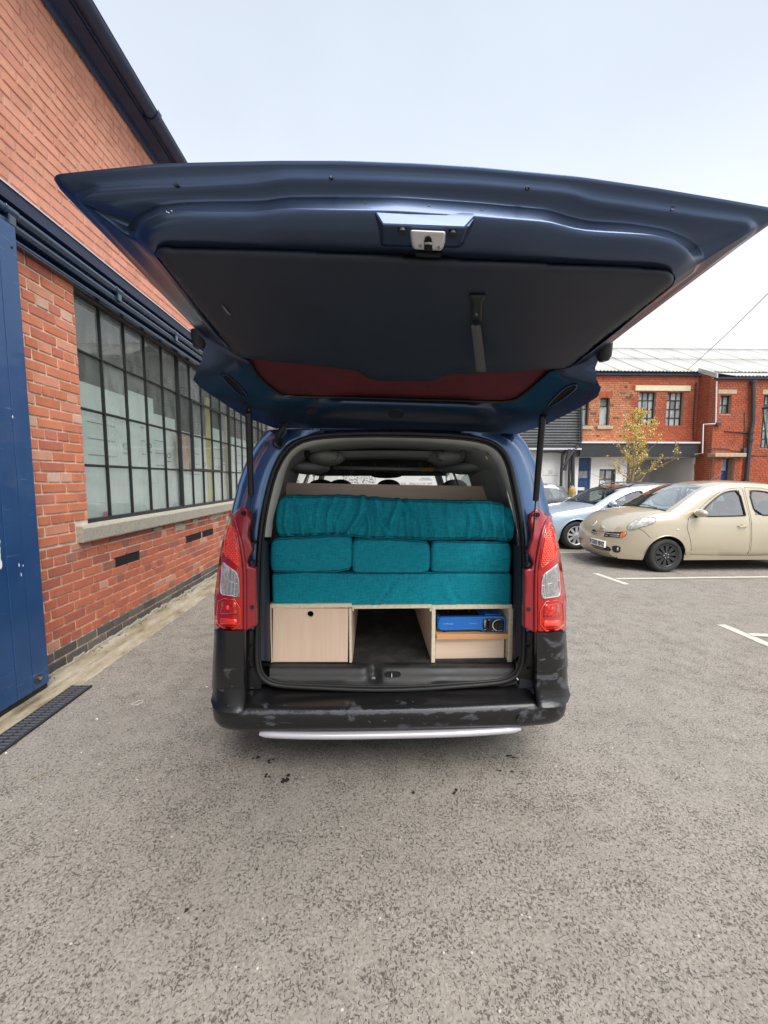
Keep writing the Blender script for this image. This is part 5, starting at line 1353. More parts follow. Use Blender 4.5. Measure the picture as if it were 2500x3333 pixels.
# inner veneer faces of the gap
xL, xR = P(1145.5, 2000, YU).x, P(1406, 2000, YU).x; zt_ = P(1250, 1980, YU).z
MB().box((xL, YU+.006, ZF), (xL+.0012, YU+.9, zt_-.001)).build('veneer', M['ply_flat'], LB); MB().box((xR-.0012, YU+.006, ZF), (xR, YU+.9, zt_-.001)).build('veneer', M['ply_flat'], RB)
# pull-out drawer, chopping board, stove
YD2 = YU+.035
dw = empty('drawer', tuple(P(1530, 2143, YD2))); dw.parent = RB; dw.matrix_parent_inverse = wmat(RB).inverted()
flatpanel('drawer_front', [(1417.5, 2078), (1641, 2076), (1640, 2143.5), (1417.5, 2144)], [], YD2, .012, M['ply_flat'], dw)
a = P(1420, 2080, YD2); b = P(1638, 2143, YD2); MB().box((a.x, YD2+.013, b.z), (b.x, YD2+.4, a.z-.03)).build('drawer_body', M['ply_flat'], dw)
a = P(1421.5, 2061, YU+.004); b = P(1655, 2080, YU+.004)
cb = MB().box((a.x, YU+.004, b.z), (b.x, YU+.36, b.z+.030)).build('chopping_board', M['beech'], None, bevel=.003)
tag(cb, 'thick orange-brown beech chopping board under the blue stove', 'chopping board')
ZC = b.z+.030
SVO = empty('camping_stove', tuple(P(1535, 2060, YU+.05)), 'bright blue camping stove with a black control panel on the chopping board', 'stove')
blue = mat('stove_blue', (.004, .17, .62), .33, coat=.4, bump=(300, .08, .0006)); YS = YU+.028
def fp(name, outer, Y_, th, mt, par, bev=0): 
    V, T = cdt(outer, [], 40); V3 = [P(v[0], v[1], Y_) for v in V]; T = face_cam(V3, T); return mesh(name, V3, T, mt, par, solid=th, offset=-1, bevel=bev)
body = [(1432, 2013), (1436, 2009), (1572, 2008), (1588, 2006), (1636, 2007), (1642, 2012), (1646, 2022), (1645, 2046), (1643, 2054), (1636, 2058), (1575, 2057), (1566, 2050), (1552, 2049), (1438, 2052), (1430, 2048), (1427, 2040), (1427, 2025)]
fp('stove_front', [(p.x, p.y) for p in chaikin([(x, y, 0) for x, y in body], 1)], YS, .02, blue, SVO)
inner = [(1434, 2016), (1438, 2013), (1560, 2012), (1565, 2015), (1564, 2035), (1560, 2044), (1550, 2046), (1440, 2048), (1434, 2045), (1431, 2038)]
MB().tube([P(p.x, p.y, YS-.0005) for p in (lambda q: q+[q[0]])(chaikin([(x, y, 0) for x, y in inner], 1))], .0013, 6, caps=False).build('pressed_outline', blue, SVO, smooth=True)
ctl = [(1572, 2018), (1577, 2015), (1590, 2013), (1634, 2014), (1639, 2017), (1641, 2025), (1640, 2050), (1636, 2056), (1579, 2056), (1573, 2052), (1571, 2040)]
cp = fp('control_panel', ctl, YS-.003, .004, mat('gloss_black_plastic', (.008, .008, .009), .18), SVO)
kc = P(1622, 2036, YS-.006); kb = MB().disc(kc, (0, 1, 0), .024, .022, 24).box((kc.x-.005, kc.y-.02, kc.z-.021), (kc.x+.005, kc.y-.010, kc.z+.021)).build('control_knob', M['black_metal'], SVO, bevel=.001)
k2 = P(1592, 2034, YS-.006); MB().box((k2.x-.005, k2.y-.014, k2.z-.018), (k2.x+.005, k2.y, k2.z+.026)).build('gas_lever', M['black_metal'], SVO, bevel=.002)
m_ = MB(); 
aa = [kc+Vector((.034*math.cos(R(a)), .002, .034*math.sin(R(a)))) for a in range(95, 262, 9)]
bb = [kc+Vector(((.0305-.0025*(i/18))*math.cos(R(a)), .002, (.0305-.0025*(i/18))*math.sin(R(a)))) for i, a in enumerate(range(95, 262, 9))]
m_.grid([aa, bb]); 
for i in range(7):
    p = P(1578.5, 2023+i*3.2, YS-.0075); w = .0065-.0008*i; m_.box((p.x-w, p.y, p.z), (p.x+w, p.y+.001, p.z+.0022))
p = P(1622, 2018, YS-.0075)
m_.build('dial_print', M['white_print'], cp, solid=.0006)
for body_, px_, py_, sz in (('MAX', 1578.5, 2019, .0065), ('MIN', 1578.5, 2049, .0065), ('START', 1626, 2018, .0055), ('OFF', 1604, 2052, .0055), ('IGNITION', 1628, 2052.5, .0055), ('LOCK', 1592, 2017.5, .005)):
    text('dial_text', body_, sz, M['white_print'], cp, P(px_, py_, YS-.008), (1, 0, 0), (0, 0, 1))
text('brand_text', 'CAMPINGAZ', .010, mat('pale_print', (.35, .62, .8), .5), SVO, P(1459, 2031, YS-.001), (1, 0, 0), (0, 0, 1))
text('model_text', 'CAMP BISTRO 2', .0068, mat('pale_print_b', (.35, .62, .8), .5), SVO, P(1540, 2029.5, YS-.001), (1, 0, 0), (0, 0, 1))
a = P(1427, 2010, YS); b = P(1646, 2007, YS); zt2 = P(1500, 2009, YS).z
m_ = MB(); m_.box((a.x-.002, YS+.02, ZC+.012), (b.x-.001, YS+.26, zt2-.004)); m_.build('stove_body', blue, SVO, bevel=.006)
MB().box((a.x+.016, YS+.022, zt2-.003), (P(1566, 2009, YS).x, YS+.25, zt2+.001)).build('drip_tray', M['black_metal'], SVO, bevel=.002)
m_ = MB(); cx_ = (a.x+.016+P(1566, 2009, YS).x)/2; cy_ = YS+.135
m_.tube([(cx_+.045*math.cos(t), cy_+.045*math.sin(t), zt2+.012) for t in [2*math.pi*i/24 for i in range(25)]], .007, 8, caps=False)
m_.build('burner', M['black_metal'], SVO, smooth=True)
m_ = MB()
for k in range(4):
    t = math.pi/4+k*math.pi/2; m_.tube([(cx_+.03*math.cos(t), cy_+.03*math.sin(t), zt2+.026), (cx_+.085*math.cos(t), cy_+.085*math.sin(t), zt2+.026), (cx_+.09*math.cos(t), cy_+.09*math.sin(t), zt2)], .003, 6)
m_.build('pan_support', M['cast'], SVO)
p0 = P(1583, 2004, YS); MB().box((p0.x, YS+.03, zt2-.002), (b.x-.006, YS+.25, zt2+.006)).build('canister_lid', blue, SVO, bevel=.004)
MB().disc((p0.x+.045, YS+.06, zt2+.006), (0, 0, 1), .011, .002, 16).build('lid_dimple', mat('stove_blue_dark', (.003, .06, .25), .5), SVO)
for x in (1445, 1632): p0 = P(x, 2052, YS+.015); MB().box((p0.x-.008, YS+.012, ZC), (p0.x+.008, YS+.03, ZC+.016)).build('foot', M['black_rubber'], SVO)
# headboard plank standing behind the mattress
HBY = 2.75
V, T = cdt([(930, 1571.5), (1608, 1583), (1608, 1680), (932, 1680)], [], 60); V3 = [P(v[0], v[1], HBY) for v in V]
hb = mesh('bed_board', V3, face_cam(V3, T), M['ply_dark'], None, solid=.012, offset=-1)
tag(hb, 'brown plywood board standing upright behind the teal mattress', 'board')
# ================================================================ FAR BUILDINGS
YM, YR = 16.0, 15.2     # wall planes: middle building, projecting right wing
K = .4822
def cp8(x, y, Y): return P(1700+K*x, 1100+K*y, Y)      # measured in an enlarged crop of the photograph
def rect(x0, y0, x1, y1, Y):
    a = cp8(x0, y0, Y); b = cp8(x1, y1, Y); c = cp8(x0, y1, Y); d = cp8(x1, y0, Y)
    return ((a.x+c.x)/2, (b.z+c.z)/2, (b.x+d.x)/2, (a.z+d.z)/2)   # x0,z0,x1,z1
BM = empty('brick_warehouse', (11, 17, 0), 'red brick two-storey warehouse with a pale corrugated roof across the car park', 'building')
Xc = cp8(397, 600, YM).x; Xn = cp8(1175, 600, YM).x; Xw = cp8(1288, 600, YR).x
ZE = cp8(800, 240, YM).z; ZEr = cp8(1400, 270, YR).z; ZF0 = cp8(800, 712, YM).z
def wallmesh(name, x0, x1, z0, z1, Y, holes, mt, parent, th=.25):
    def f(x, z): return Vector((x, Y, z))
    V, T = cdt([(x0, z0), (x1, z0), (x1, z1), (x0, z1)], holes, 9)
    return mesh(name, [f(v[0], v[1]) for v in V], face_cam([f(v[0], v[1]) for v in V], T), mt, parent, solid=th, offset=-1)
def rq(r_): return [(r_[0], r_[1]), (r_[2], r_[1]), (r_[2], r_[3]), (r_[0], r_[3])]
wn1 = rect(400, 430, 448, 592, YM); wn2 = rect(524, 400, 590, 592, YM)
wb1 = rect(785, 358, 900, 597, YM); wb2 = rect(975, 358, 1088, 597, YM)
lint = rect(762, 322, 1133, 357, YM)
wn1 = (wn1[0]-.05, wn1[1], wn1[2], wn1[3])
wM = wallmesh('wall', Xc, Xn+.02, ZF0-.1, ZE, YM+.012, [rq(wn1) if False else rq((max(wn1[0], Xc+.03), wn1[1], wn1[2], wn1[3])), rq(wn2), rq(wb1), rq(wb2)], M['mortar_far'], BM)
def farcourses(x0, x1, z0, z1, excl, kind):
    return courses(x0, x1, z0, z1, excl, kind, 4, 0)
_C, _S, _H, _J = COURSE, STR, HDR, JT
COURSE, STR, HDR, JT = .083, .24, .12, .012
random.seed(17)
ex = [(r_[0], r_[2], r_[1]+.03, r_[3]-.03) for r_ in (wn1, wn2, wb1, wb2)]+[(lint[0], lint[2], lint[1]+.03, lint[3]-.03)]
xo = cp8(735, 500, YM).x
fb = courses(Xc, Xn, ZF0, ZE, ex, lambda r_, z, l: 'far')
fb = [(a, b, c, d, 'old' if (a+b)/2 < xo+.12*math.sin(c*9) and c < ZE-.35-.25*max(0, (a-Xc)/2.4-1) else 'far') for a, b, c, d, k in fb]
fm = {'far': M['brick_far'], 'old': M['brick_far_old']}
fb.sort(key=lambda b: -(b[1]-b[0])*(1 if b[4] == 'old' else .8))
lay(fb, (0, YM, 0), (1, 0, 0), (0, -1, 0), 90, wM, fm, proud=.016, mortar_at=-.010)
# right wing front and its side return
wr1 = rect(1335, 386, 1412, 512, YR); wr2 = rect(1620, 384, 1760, 745, YR); dr1 = rect(1310, 808, 1395, 1400, YR)
dr1 = (dr1[0], 0.0, dr1[2], dr1[3])
XE = 24.0
wW = wallmesh('wing_wall', Xw, XE, -.02, ZEr, YR+.012, [rq(wr1), rq(wr2), [(dr1[0], -.01), (dr1[2], -.01), (dr1[2], dr1[3]), (dr1[0], dr1[3])]], M['mortar_far'], BM)
hood = rect(1262, 780, 1470, 806, YR); li1 = rect(1322, 350, 1447, 378, YR); li2 = rect(1620, 350, 1775, 382, YR)
ex = [(r_[0], r_[2], r_[1]+.02, r_[3]-.02) for r_ in (wr1, wr2, dr1, hood, li1, li2)]
fb = courses(Xw, 20.5, .0, ZEr, ex, lambda r_, z, l: 'far')
fb.sort(key=lambda b: abs(b[0]-14.2)+abs(b[2]-3)*.5)
lay(fb, (0, YR, 0), (1, 0, 0), (0, -1, 0), 150, wW, fm, proud=.016, mortar_at=-.010)
MB().box((Xw+.012, YR+.26, 0), (Xw+.25, YM+.3, ZE-.05)).build('return_wall', M['mortar_far'], BM)
fb = courses(YR+.0, YM+.1, .0, ZE-.06, [], lambda r_, z, l: 'far')
lay(fb, (Xw, 0, 0), (0, 1, 0), (-1, 0, 0), 0, BM, fm, proud=.016, mortar_at=-.010)
COURSE, STR, HDR, JT = _C, _S, _H, _J
# windows
def window(r_, cols, rws, Y, parent, recess=.13, t=.045, name='window', glass='pane_far'):
    x0, z0, x1, z1 = r_; y = Y+recess
    w = empty(name, ((x0+x1)/2, y, z0)); w.parent = parent; w.matrix_parent_inverse = wmat(parent).inverted()
    MB().box((x0, y, z0), (x0+t, y+.05, z1)).box((x1-t, y, z0), (x1, y+.05, z1)).box((x0+t, y, z0), (x1-t, y+.05, z0+t)).box((x0+t, y, z1-t), (x1-t, y+.05, z1)).build('frame', M['bars'], w)
    xs = [x0+(x1-x0)*c_ for c_ in cols]; zs_ = [z0+(z1-z0)*c_ for c_ in rws]
    for x in xs[1:-1]: MB().box((x-t*.4, y+.003, z0+t), (x+t*.4, y+.04, z1-t)).build('glazing_bar', M['bars'], w)
    for z in zs_[1:-1]: MB().box((x0+t, y+.006, z-t*.4), (x1-t, y+.036, z+t*.4)).build('glazing_bar', M['bars'], w)
    for i in range(len(xs)-1):
        for j in range(len(zs_)-1):
            tl = random.uniform(-.012, .012)
            MB().poly([(xs[i], y+.03+tl, zs_[j]), (xs[i+1], y+.03-tl, zs_[j]), (xs[i+1], y+.03-tl, zs_[j+1]), (xs[i], y+.03+tl, zs_[j+1])]).build('pane', M[glass], w)
    MB().box((x0-.02, y+.35, z0-.05), (x1+.02, y+.36, z1+.05)).build('blind', M['grey_wall'], w)
    return w
window(wn1, [0, 1], [0, .72, 1], YM, BM); window(wn2, [0, 1], [0, .70, 1], YM, BM)
window(wb1, [0, .33, .67, 1], [0, .25, .5, .75, 1], YM, BM); window(wb2, [0, .33, .67, 1], [0, .25, .5, .75, 1], YM, BM)
window(wr1, [0, .48, 1], [0, .5, 1], YR, BM); window(wr2, [0, .2, .4, .6, .8, 1], [0, .18, .34, .5, .67, .83, 1], YR, BM)
def slab(name, r_, Y, d, mt, parent=None, back=.1, **k): return MB().box((r_[0], Y-d, r_[1]), (r_[2], Y+back, r_[3])).build(name, mt, parent or BM, **k)
slab('lintel', lint, YM, .03, M['cream']); slab('lintel', li1, YR, .02, M['stone'], bevel=.01); slab('lintel', li2, YR, .02, M['stone'], bevel=.01)
slab('door_hood', hood, YR, .28, M['stone'], bevel=.02)
slab('window_sill', rect(398, 596, 472, 617, YM), YM, .06, M['stone'], bevel=.01); slab('window_sill', rect(503, 594, 608, 616, YM), YM, .06, M['stone'], bevel=.01)
# arch of upright bricks over the narrow window
a0 = wn2; random.seed(3)
for i in range(9):
    x = a0[0]-.06+i*(a0[2]-a0[0]+.12)/9; w = (a0[2]-a0[0]+.12)/9-.008; sk = (i-4)*.012
    m_ = MB(); y0, y1 = YM-.012, YM+.01
    m_.grid([[(x, y0, a0[3]), (x+w, y0, a0[3]), (x+w+sk, y0, a0[3]+.24), (x+sk, y0, a0[3]+.24)], [(x, y1, a0[3]), (x+w, y1, a0[3]), (x+w+sk, y1, a0[3]+.24), (x+sk, y1, a0[3]+.24)]], closed=True); m_.f.append((0, 1, 2, 3))
    m_.build('arch_brick', M['brick_far'], wM)
# wing door
MB().box((dr1[0], YR+.16, 0), (dr1[2], YR+.2, dr1[3]-.0)).build('door', M['door_far'], BM)
MB().box((dr1[0]+.08, YR+.15, 1.95), (dr1[2]-.1, YR+.158, dr1[3]-.06)).build('door_window', M['pane_far'], BM)
for s_ in (0, 1):
    x0 = dr1[0]-.30 if s_ == 0 else dr1[2]+.0
    dp_ = MB().box((x0, YR-.10, 0), (x0+.30, YR-.008, dr1[3])).build('door_pier', M['mortar_far'], BM)
    lay(courses(x0, x0+.30, 0, dr1[3], [], lambda r_, z, l: 'far', 2), (0, YR-.11, 0), (1, 0, 0), (0, -1, 0), 0, dp_, fm, proud=.016, mortar_at=.002)
# ground floor of the middle building: black fascia, white walls
fa = rect(372, 716, 1162, 806, YM-.25)
MB().box((fa[0], YM-.45, fa[1]), (fa[2], YM-.40, fa[3])).box((fa[2]-.05, YM-.40, fa[1]), (fa[2], YM-.02, fa[3])).build('fascia', M['fascia'], BM, bevel=.01)
MB().box((fa[0]-.03, YM-.50, fa[3]+.003), (fa[2]+.03, YM-.0, fa[3]+.07)).build('fascia_capping', M['flash'], BM, bevel=.01)
MB().box((fa[0], YM-.395, fa[1]), (fa[2]-.06, YM+3, fa[1]+.03)).build('canopy_soffit', M['white_wall'], BM)
XD0, XD1 = cp8(375, 900, YM).x, cp8(460, 900, YM).x; XW1 = cp8(706, 900, YM).x; XA = cp8(746, 900, YM).x
zt3 = fa[1]
gw = rect(520, 886, 630, 1003, YM); gw = (gw[0], .95, gw[2], gw[3])
wallmesh('shopfront_wall', XD1+.02, XW1, 0, zt3, YM, [rq(gw)], M['white_wall'], BM, .2)
window(gw, [0, .42, .85, 1], [0, .62, 1], YM, BM, .06, .05)
MB().box((XW1-.1, YM+.2, 0), (XW1, YM+2.6, zt3)).build('alcove_wall', M['black_rubber'], BM)
MB().box((XW1, YM+2.5, 0), (Xn+.6, YM+2.6, zt3)).build('carport_back_wall', M['grey_wall'], BM)  # white wall; the grey puts the carport's shade into its colour
MB().box((Xn-.02, YM-.0, 0), (Xn+.16, YM+2.5, zt3)).build('carport_side_wall', M['white_wall'], BM)
MB().box((Xn-.0, YM-.06, 0), (Xn+.17, YM-.005, cp8(1170, 705, YM).z)).build('white_pier', M['white_wall'], BM)
# blue door with panels, letter plate and fanlight
dz = zt3; YDR = YM+.08
DF = empty('blue_door', ((XD0+XD1)/2, YDR, 0)); DF.parent = BM; DF.matrix_parent_inverse = wmat(BM).inverted()
MB().box((XD0, YDR, 0), (XD1, YDR+.05, dz)).build('door_leaf', M['door_far'], DF)
MB().box((XD0-.02, YDR-.05, cp8(400, 880, YM).z-.03), (XD1, YDR-.003, cp8(400, 880, YM).z+.02)).build('transom', M['door_far'], DF)
r_ = rect(385, 898, 445, 945, YM); MB().box((r_[0], YDR-.01, r_[1]), (r_[2], YDR-.002, r_[3])).build('door_glass', M['pane_far'], DF)
r_ = rect(380, 950, 452, 956, YM); MB().box((r_[0], YDR-.03, r_[1]), (r_[2], YDR-.002, r_[3])).build('rail', M['door_far'], DF)
for q in (rect(386, 965, 412, 1000, YM), rect(418, 965, 446, 1000, YM)): MB().box((q[0], YDR-.012, q[1]), (q[2], YDR-.002, q[3])).build('door_panel', M['door_far'], DF, bevel=.008)
r_ = rect(378, 1009, 425, 1028, YM); pl = MB().box((r_[0], YDR-.015, r_[1]), (r_[2], YDR-.003, r_[3])).build('letter_plate', M['white_print'], DF)
text('plate_text', 'FIRST FLOOR', .07, M['grey_print'], pl, ((r_[0]+r_[2])/2, YDR-.017, (r_[1]+r_[3])/2), (1, 0, 0), (0, 0, 1))
r_ = rect(526, 968, 562, 1002, YM); ntc = MB().box((r_[0], YM+.03, r_[1]), (r_[2], YM+.035, r_[3])).build('window_notice', M['white_print'], BM)
text('notice_text', 'OPEN\n7 DAYS', .09, M['grey_print'], ntc, ((r_[0]+r_[2])/2, YM+.027, (r_[1]+r_[3])/2), (1, 0, 0), (0, 0, 1))
bh = rect(1090, 944, 1125, 975, YM+2.3); MB().box((bh[0], YM+2.40, bh[1]), (bh[2], YM+2.5, bh[3])).build('wall_grille', M['cast'], BM)
# roof
def corr(name, x0, x1, e0, e1, mt, parent, pitch=.146, amp=.022, th=.006):
    n_ = int((x1-x0)/pitch*4); rows = [[], []]
    for i in range(n_+1):
        x = x0+(x1-x0)*i/n_; d = amp*math.sin(2*math.pi*(x-x0)/pitch)
        rows[0].append((x, e0[0], e0[1]+d)); rows[1].append((x, e1[0], e1[1]+d))
    return MB().grid(rows).build(name, mt, parent, smooth=True, solid=th)
YRG, ZRG = 19.9, 8.15
RF = empty('roof', (12, 18, 7)); RF.parent = BM; RF.matrix_parent_inverse = wmat(BM).inverted()
sl_ = (ZRG-ZE-.05)/(YRG-YM+.18)
x = 5.0
while x < 24:   # overlapping sheets of one metre, slightly uneven
    e_ = .004*(int(x) % 2)
    xe_ = min(x+1.0, 24)
    corr('roof_sheet', x, xe_+.02, (YM-.18, ZE+.05+e_), (YM+1.95, ZE+.05+sl_*2.13+e_), M['roof_sheet'], RF)
    corr('roof_sheet', x, xe_+.02, (YM+1.85, ZE+.068+sl_*2.03+e_), (YRG, ZRG+.03+e_), M['roof_sheet'], RF)
    if x > Xw-.3: corr('roof_sheet', x, xe_+.02, (YR-.15, ZEr+.05+e_), (YM-.08, ZE+.03+e_), M['roof_sheet'], RF)
    x += 1.0
m_ = MB().tube([(5, YRG, ZRG+.04), (24, YRG, ZRG+.04)], .07, 8); m_.build('ridge_cap', M['roof_sheet'], RF)
MB().poly([(5, YRG, ZRG), (24, YRG, ZRG), (24, 24, 6), (5, 24, 6)]).build('rear_slope', M['roof_sheet'], RF, solid=.02)
MB().box((5, YM-.10, ZE-.09), (Xn+.5, YM+.0, ZE-.0)).build('gutter_board', M['roof_edge'], RF)
MB().box((Xw-.1, YR-.12, ZEr-.06), (24, YR-.0, ZEr+.0)).build('gutter_board', M['roof_edge'], RF)
a = Vector((Xw-.12, YR-.2, ZEr+.03)); b = Vector((Xw-.12, YM-.1, ZE+.12))
MB().poly([a+Vector((0, 0, -.08)), b+Vector((0, 0, -.08)), b+Vector((0, 0, .1)), a+Vector((0, 0, .1))]).build('verge_board', M['roof_sheet'], RF, solid=.05)
MB().box((23.8, YR+.3, 0), (24.0, 24, ZEr)).box((5, 23.9, 0), (24, 24, 6)).build('rear_wall', M['mortar_far'], BM)
# pipes and cables
def pipe(pts, r_, mt, name, label, cat, Y=None, rings=()):
    m_ = MB().tube(pts, r_, 8)
    for q in rings: m_.tube([Vector(q)-Vector((0, 0, .04)), Vector(q)+Vector((0, 0, .04))], r_*1.35, 8)
    return tag(m_.build(name, mt, BM, smooth=True, auto=40))
p = [cp8(1560, 295, YR-.12), cp8(1558, 560, YR-.12), cp8(1543, 640, YR-.12), cp8(1540, 690, YR-.12), cp8(1528, 790, YR-.12), cp8(1512, 965, YR-.12)]; p.append(Vector((p[-1].x-.02, YR-.12, 0)))
pipe(p, .075, M['cast'], 'downpipe', '', '', rings=[p[0], p[2], p[3], p[5]])
p = [cp8(1312, 292, YR-.04), cp8(1305, 580, YR-.04)]; pipe(p, .025, M['white_plastic'], 'conduit', '', '')
p = [cp8(1305, 580, YR-.04), cp8(1222, 582, YR-.10), cp8(1216, 778, YR-.14), cp8(1165, 786, YM-.5)]; pipe(p, .022, M['white_plastic'], 'conduit', '', '')
q = rect(1298, 572, 1328, 592, YR); MB().box((q[0], YR-.12, q[1]), (q[2], YR-.01, q[3])).build('junction_box', M['cast'], BM, bevel=.01)
q = rect(1474, 745, 1492, 792, YR); MB().box((q[0], YR-.14, q[1]), (q[2], YR-.01, q[3])).build('wall_lamp', M['slate_clad'], BM, bevel=.02)
pipe([cp8(1366, 628, YR-.03), cp8(1450, 634, YR-.03), cp8(1535, 644, YR-.03)], .02, M['cast'], 'cable', '', '')
pipe([cp8(1250, 745, YR-.02), cp8(1370, 748, YR-.02), cp8(1470, 770, YR-.02), cp8(1560, 795, YR-.02), cp8(1660, 795, YR-.02)], .012, M['cast'], 'cable', '', '')
pipe([cp8(1500, 500, YR-.02), cp8(1500, 640, YR-.02), cp8(1494, 745, YR-.02)], .010, M['cast'], 'cable', '', '')
m_ = MB().tube([cp8(1175, 300, YM-.03), cp8(1158, 540, YM-.03), cp8(1156, 700, YM-.03)], .025, 6); m_.build('cable', M['cast'], BM)

# dark clad building on the left of it
BC2 = empty('clad_building', (3, 17, 0), 'building with dark grey horizontal cladding above a white ground floor left of the brick warehouse', 'building')
YC = 15.55; Xr = cp8(395, 600, YC).x; zc0 = cp8(300, 745, YC).z; zct = 6.2
MB().box((-3.6, YC+.05, zc0), (Xr, YC+5, zct)).build('upper_wall', M['slate_clad'], BC2)
cw = empty('cladding', (3, YC, 4)); cw.parent = BC2; cw.matrix_parent_inverse = wmat(BC2).inverted()
z = zc0; hb_ = .108; i = 0
while z < zct-.02:
    me_ = MB().grid([[(x, YC+.049, z+.002), (x, YC-.010, z+.006), (x, YC+.012, z+hb_*.45), (x, YC+.026, z+hb_-.006), (x, YC+.049, z+hb_-.002)] for x in (-3.6, Xr)])
    me_.build('cladding_board', M['slate_clad'], cw); z += hb_; i += 1
MB().box((-3.6, YC-.10, zc0-.06), (Xr+.02, YC+.04, zc0-.003)).build('drip_board', M['flash'], BC2)
MB().box((-3.6, YC+.35, 0), (XD0-.03, YC+.6, zc0-.01)).build('ground_floor_wall', M['white_wall'], BC2)
MB().box((-3.6, YC-.2, zct), (Xr+.1, YC+5.2, zct+.1)).build('roof', M['slate_clad'], BC2)
rr_ = rect(140, 880, 248, 925, YC+.35); m_ = MB()
n_ = 10; pts = [(rr_[0], YC+.33, rr_[1]), (rr_[2], YC+.33, rr_[1])]+[(rr_[2]-(rr_[2]-rr_[0])*i/n_, YC+.33, rr_[3]-.10+.10*math.sin(math.pi*i/n_)) for i in range(n_+1)]
m_.poly(pts).build('blocked_arch', M['white_wall'], BC2, solid=.018)
q = rect(178, 892, 204, 915, YC+.33); MB().box((q[0], YC+.318, q[1]), (q[2], YC+.326, q[3])).build('vent_plate', M['grey_wall'], BC2)
def pp(pts, Y, r_, name='pipe'): 
    return MB().tube([cp8(x, y, Y) for x, y in pts], r_, 8).build(name, M['cast'], BC2, smooth=True, auto=40)
pp([(398, 440), (398, 690), (392, 705), (360, 745)], YC-.1, .05, 'downpipe')
pp([(300, 750), (272, 790), (264, 900), (260, 1040), (258, 1140)], YC+.15, .06)
pp([(345, 750), (325, 800), (318, 900), (312, 1140)], YC+.15, .055)
pp([(345, 760), (342, 850), (340, 1140)], YC+.1, .075)
pp([(322, 752), (300, 830), (286, 895)], YC-.2, .07, 'strut'); pp([(350, 752), (320, 800), (280, 860)], YC-.25, .05, 'strut')
pp([(20, 690), (200, 697), (400, 708)], YC-.15, .018, 'cable'); pp([(140, 770), (240, 768), (275, 775)], YC+.25, .02, 'cable'); pp([(130, 790), (136, 770), (160, 768)], YC+.25, .02, 'cable')
# gas cylinder in front of the white wall
gc = cp8(336, 1040, YC-.3); GX = gc.x; GY = YC-.3
zt_ = cp8(336, 975, YC-.3).z; prof = [(.0, 0), (.13, 0), (.14, .03), (.14, zt_-.38), (.13, zt_-.28), (.09, zt_-.20), (.05, zt_-.16), (.04, zt_-.10)]
rows = [[(GX+r_*math.cos(t), GY+r_*math.sin(t), z) for t in [2*math.pi*k/18 for k in range(18)]] for r_, z in prof]
cy = MB().grid(rows, closed=True).build('gas_cylinder', mat('rusty_yellow', (.36, .24, .08), .7, var=(9, .5, 5), bump=(40, .3, .003)), None, smooth=True)
tag(cy, 'rusty yellow gas cylinder standing against the white wall left of the blue door', 'gas cylinder')
MB().box((GX-.05, GY-.05, zt_-.11), (GX+.05, GY+.05, zt_-.02)).box((GX-.12, GY-.03, zt_-.04), (GX+.0, GY+.03, zt_)).build('valve', M['cast'], cy)
# board seen through the van's windscreen
YS2 = 9.2
a = P(1100, 1548, YS2); b = P(1441, 1600, YS2); 
sg = empty('phone_sign', ((a.x+b.x)/2, YS2, 0), 'white sign board with phone numbers beyond the windscreen of the van', 'sign')
MB().box((a.x, YS2, b.z-.25), (b.x, YS2+.03, a.z)).build('board', M['white_wall'], sg, bevel=.004)
for x in (a.x+.1, b.x-.1): MB().box((x-.03, YS2+.035, 0), (x+.03, YS2+.09, a.z)).build('post', M['cast'], sg)
p = P(1325, 1574.5, YS2-.003); text('sign_text', 'Mobile: 0771 636 9193    Office: 0114 251 4077', .062, M['red_print'], sg, p, (1, 0, 0), (0, 0, 1))
p = P(1385, 1559, YS2-.003); text('sign_text', 'UNIT TO LET\nCALL FOR DETAILS', .036, M['grey_print'], sg, p, (1, 0, 0), (0, 0, 1))
m_ = MB(); random.seed(6)
c0, c1 = P(1112, 1550, YS2), P(1225, 1574, YS2); c2, c3 = P(1300, 1550, YS2), P(1325, 1570, YS2)
for (u0, u1) in ((c0, c1),):
    for i in range(200):
        x = random.uniform(u0.x, u1.x); z = random.uniform(u1.z, u0.z); s_ = random.uniform(.006, .02); m_.box((x, YS2-.004, z), (x+s_, YS2-.001, z+s_))
m_.build('printed_picture', M['grey_print'], sg)

# overhead wire
w0, w1 = P(2236, 1205, YM-.3), P(2620, 835, 7.0); pts = [w0.lerp(w1, i/24)+Vector((0, 0, -.5*math.sin(math.pi*i/24)*.12)) for i in range(25)]
tag(MB().tube(pts, .008, 5).build('overhead_wire', M['cast'], None), 'thin dark cable running from the warehouse eaves up out of the picture to the right', 'cable')
# lantern at the right edge
LX, LY = P(2520, 1560, 8.6).x, 8.6
LP = empty('street_lamp', (LX, LY, 0), 'black lantern street lamp cut off by the right edge of the picture', 'street lamp')
zl0 = P(2520, 1462, 8.6).z; zl1 = P(2500, 1375, 8.6).z; zl2 = P(2500, 1325, 8.6).z
MB().tube([(LX+.32, LY, 0), (LX+.32, LY, .6), (LX+.32, LY, .7), (LX+.32, LY, zl0+.1)], .05, 12, rs=[.09, .08, .05, .04]).build('post', M['cast'], LP, smooth=True, auto=40)
MB().tube([(LX+.32, LY, zl0+.1), (LX+.1, LY, zl0-.04), (LX-.16, LY, zl0-.02), (LX-.21, LY, zl0+.05)], .016, 8).build('bracket', M['cast'], LP)
hw0, hw1 = .11, .20
cxl = LX
fr_ = MB(); 
for s1 in (-1, 1):
    for s2 in (-1, 1): fr_.tube([(cxl+s1*hw0, LY+s2*hw0, zl0+.05), (cxl+s1*hw1, LY+s2*hw1, zl2)], .013, 6)
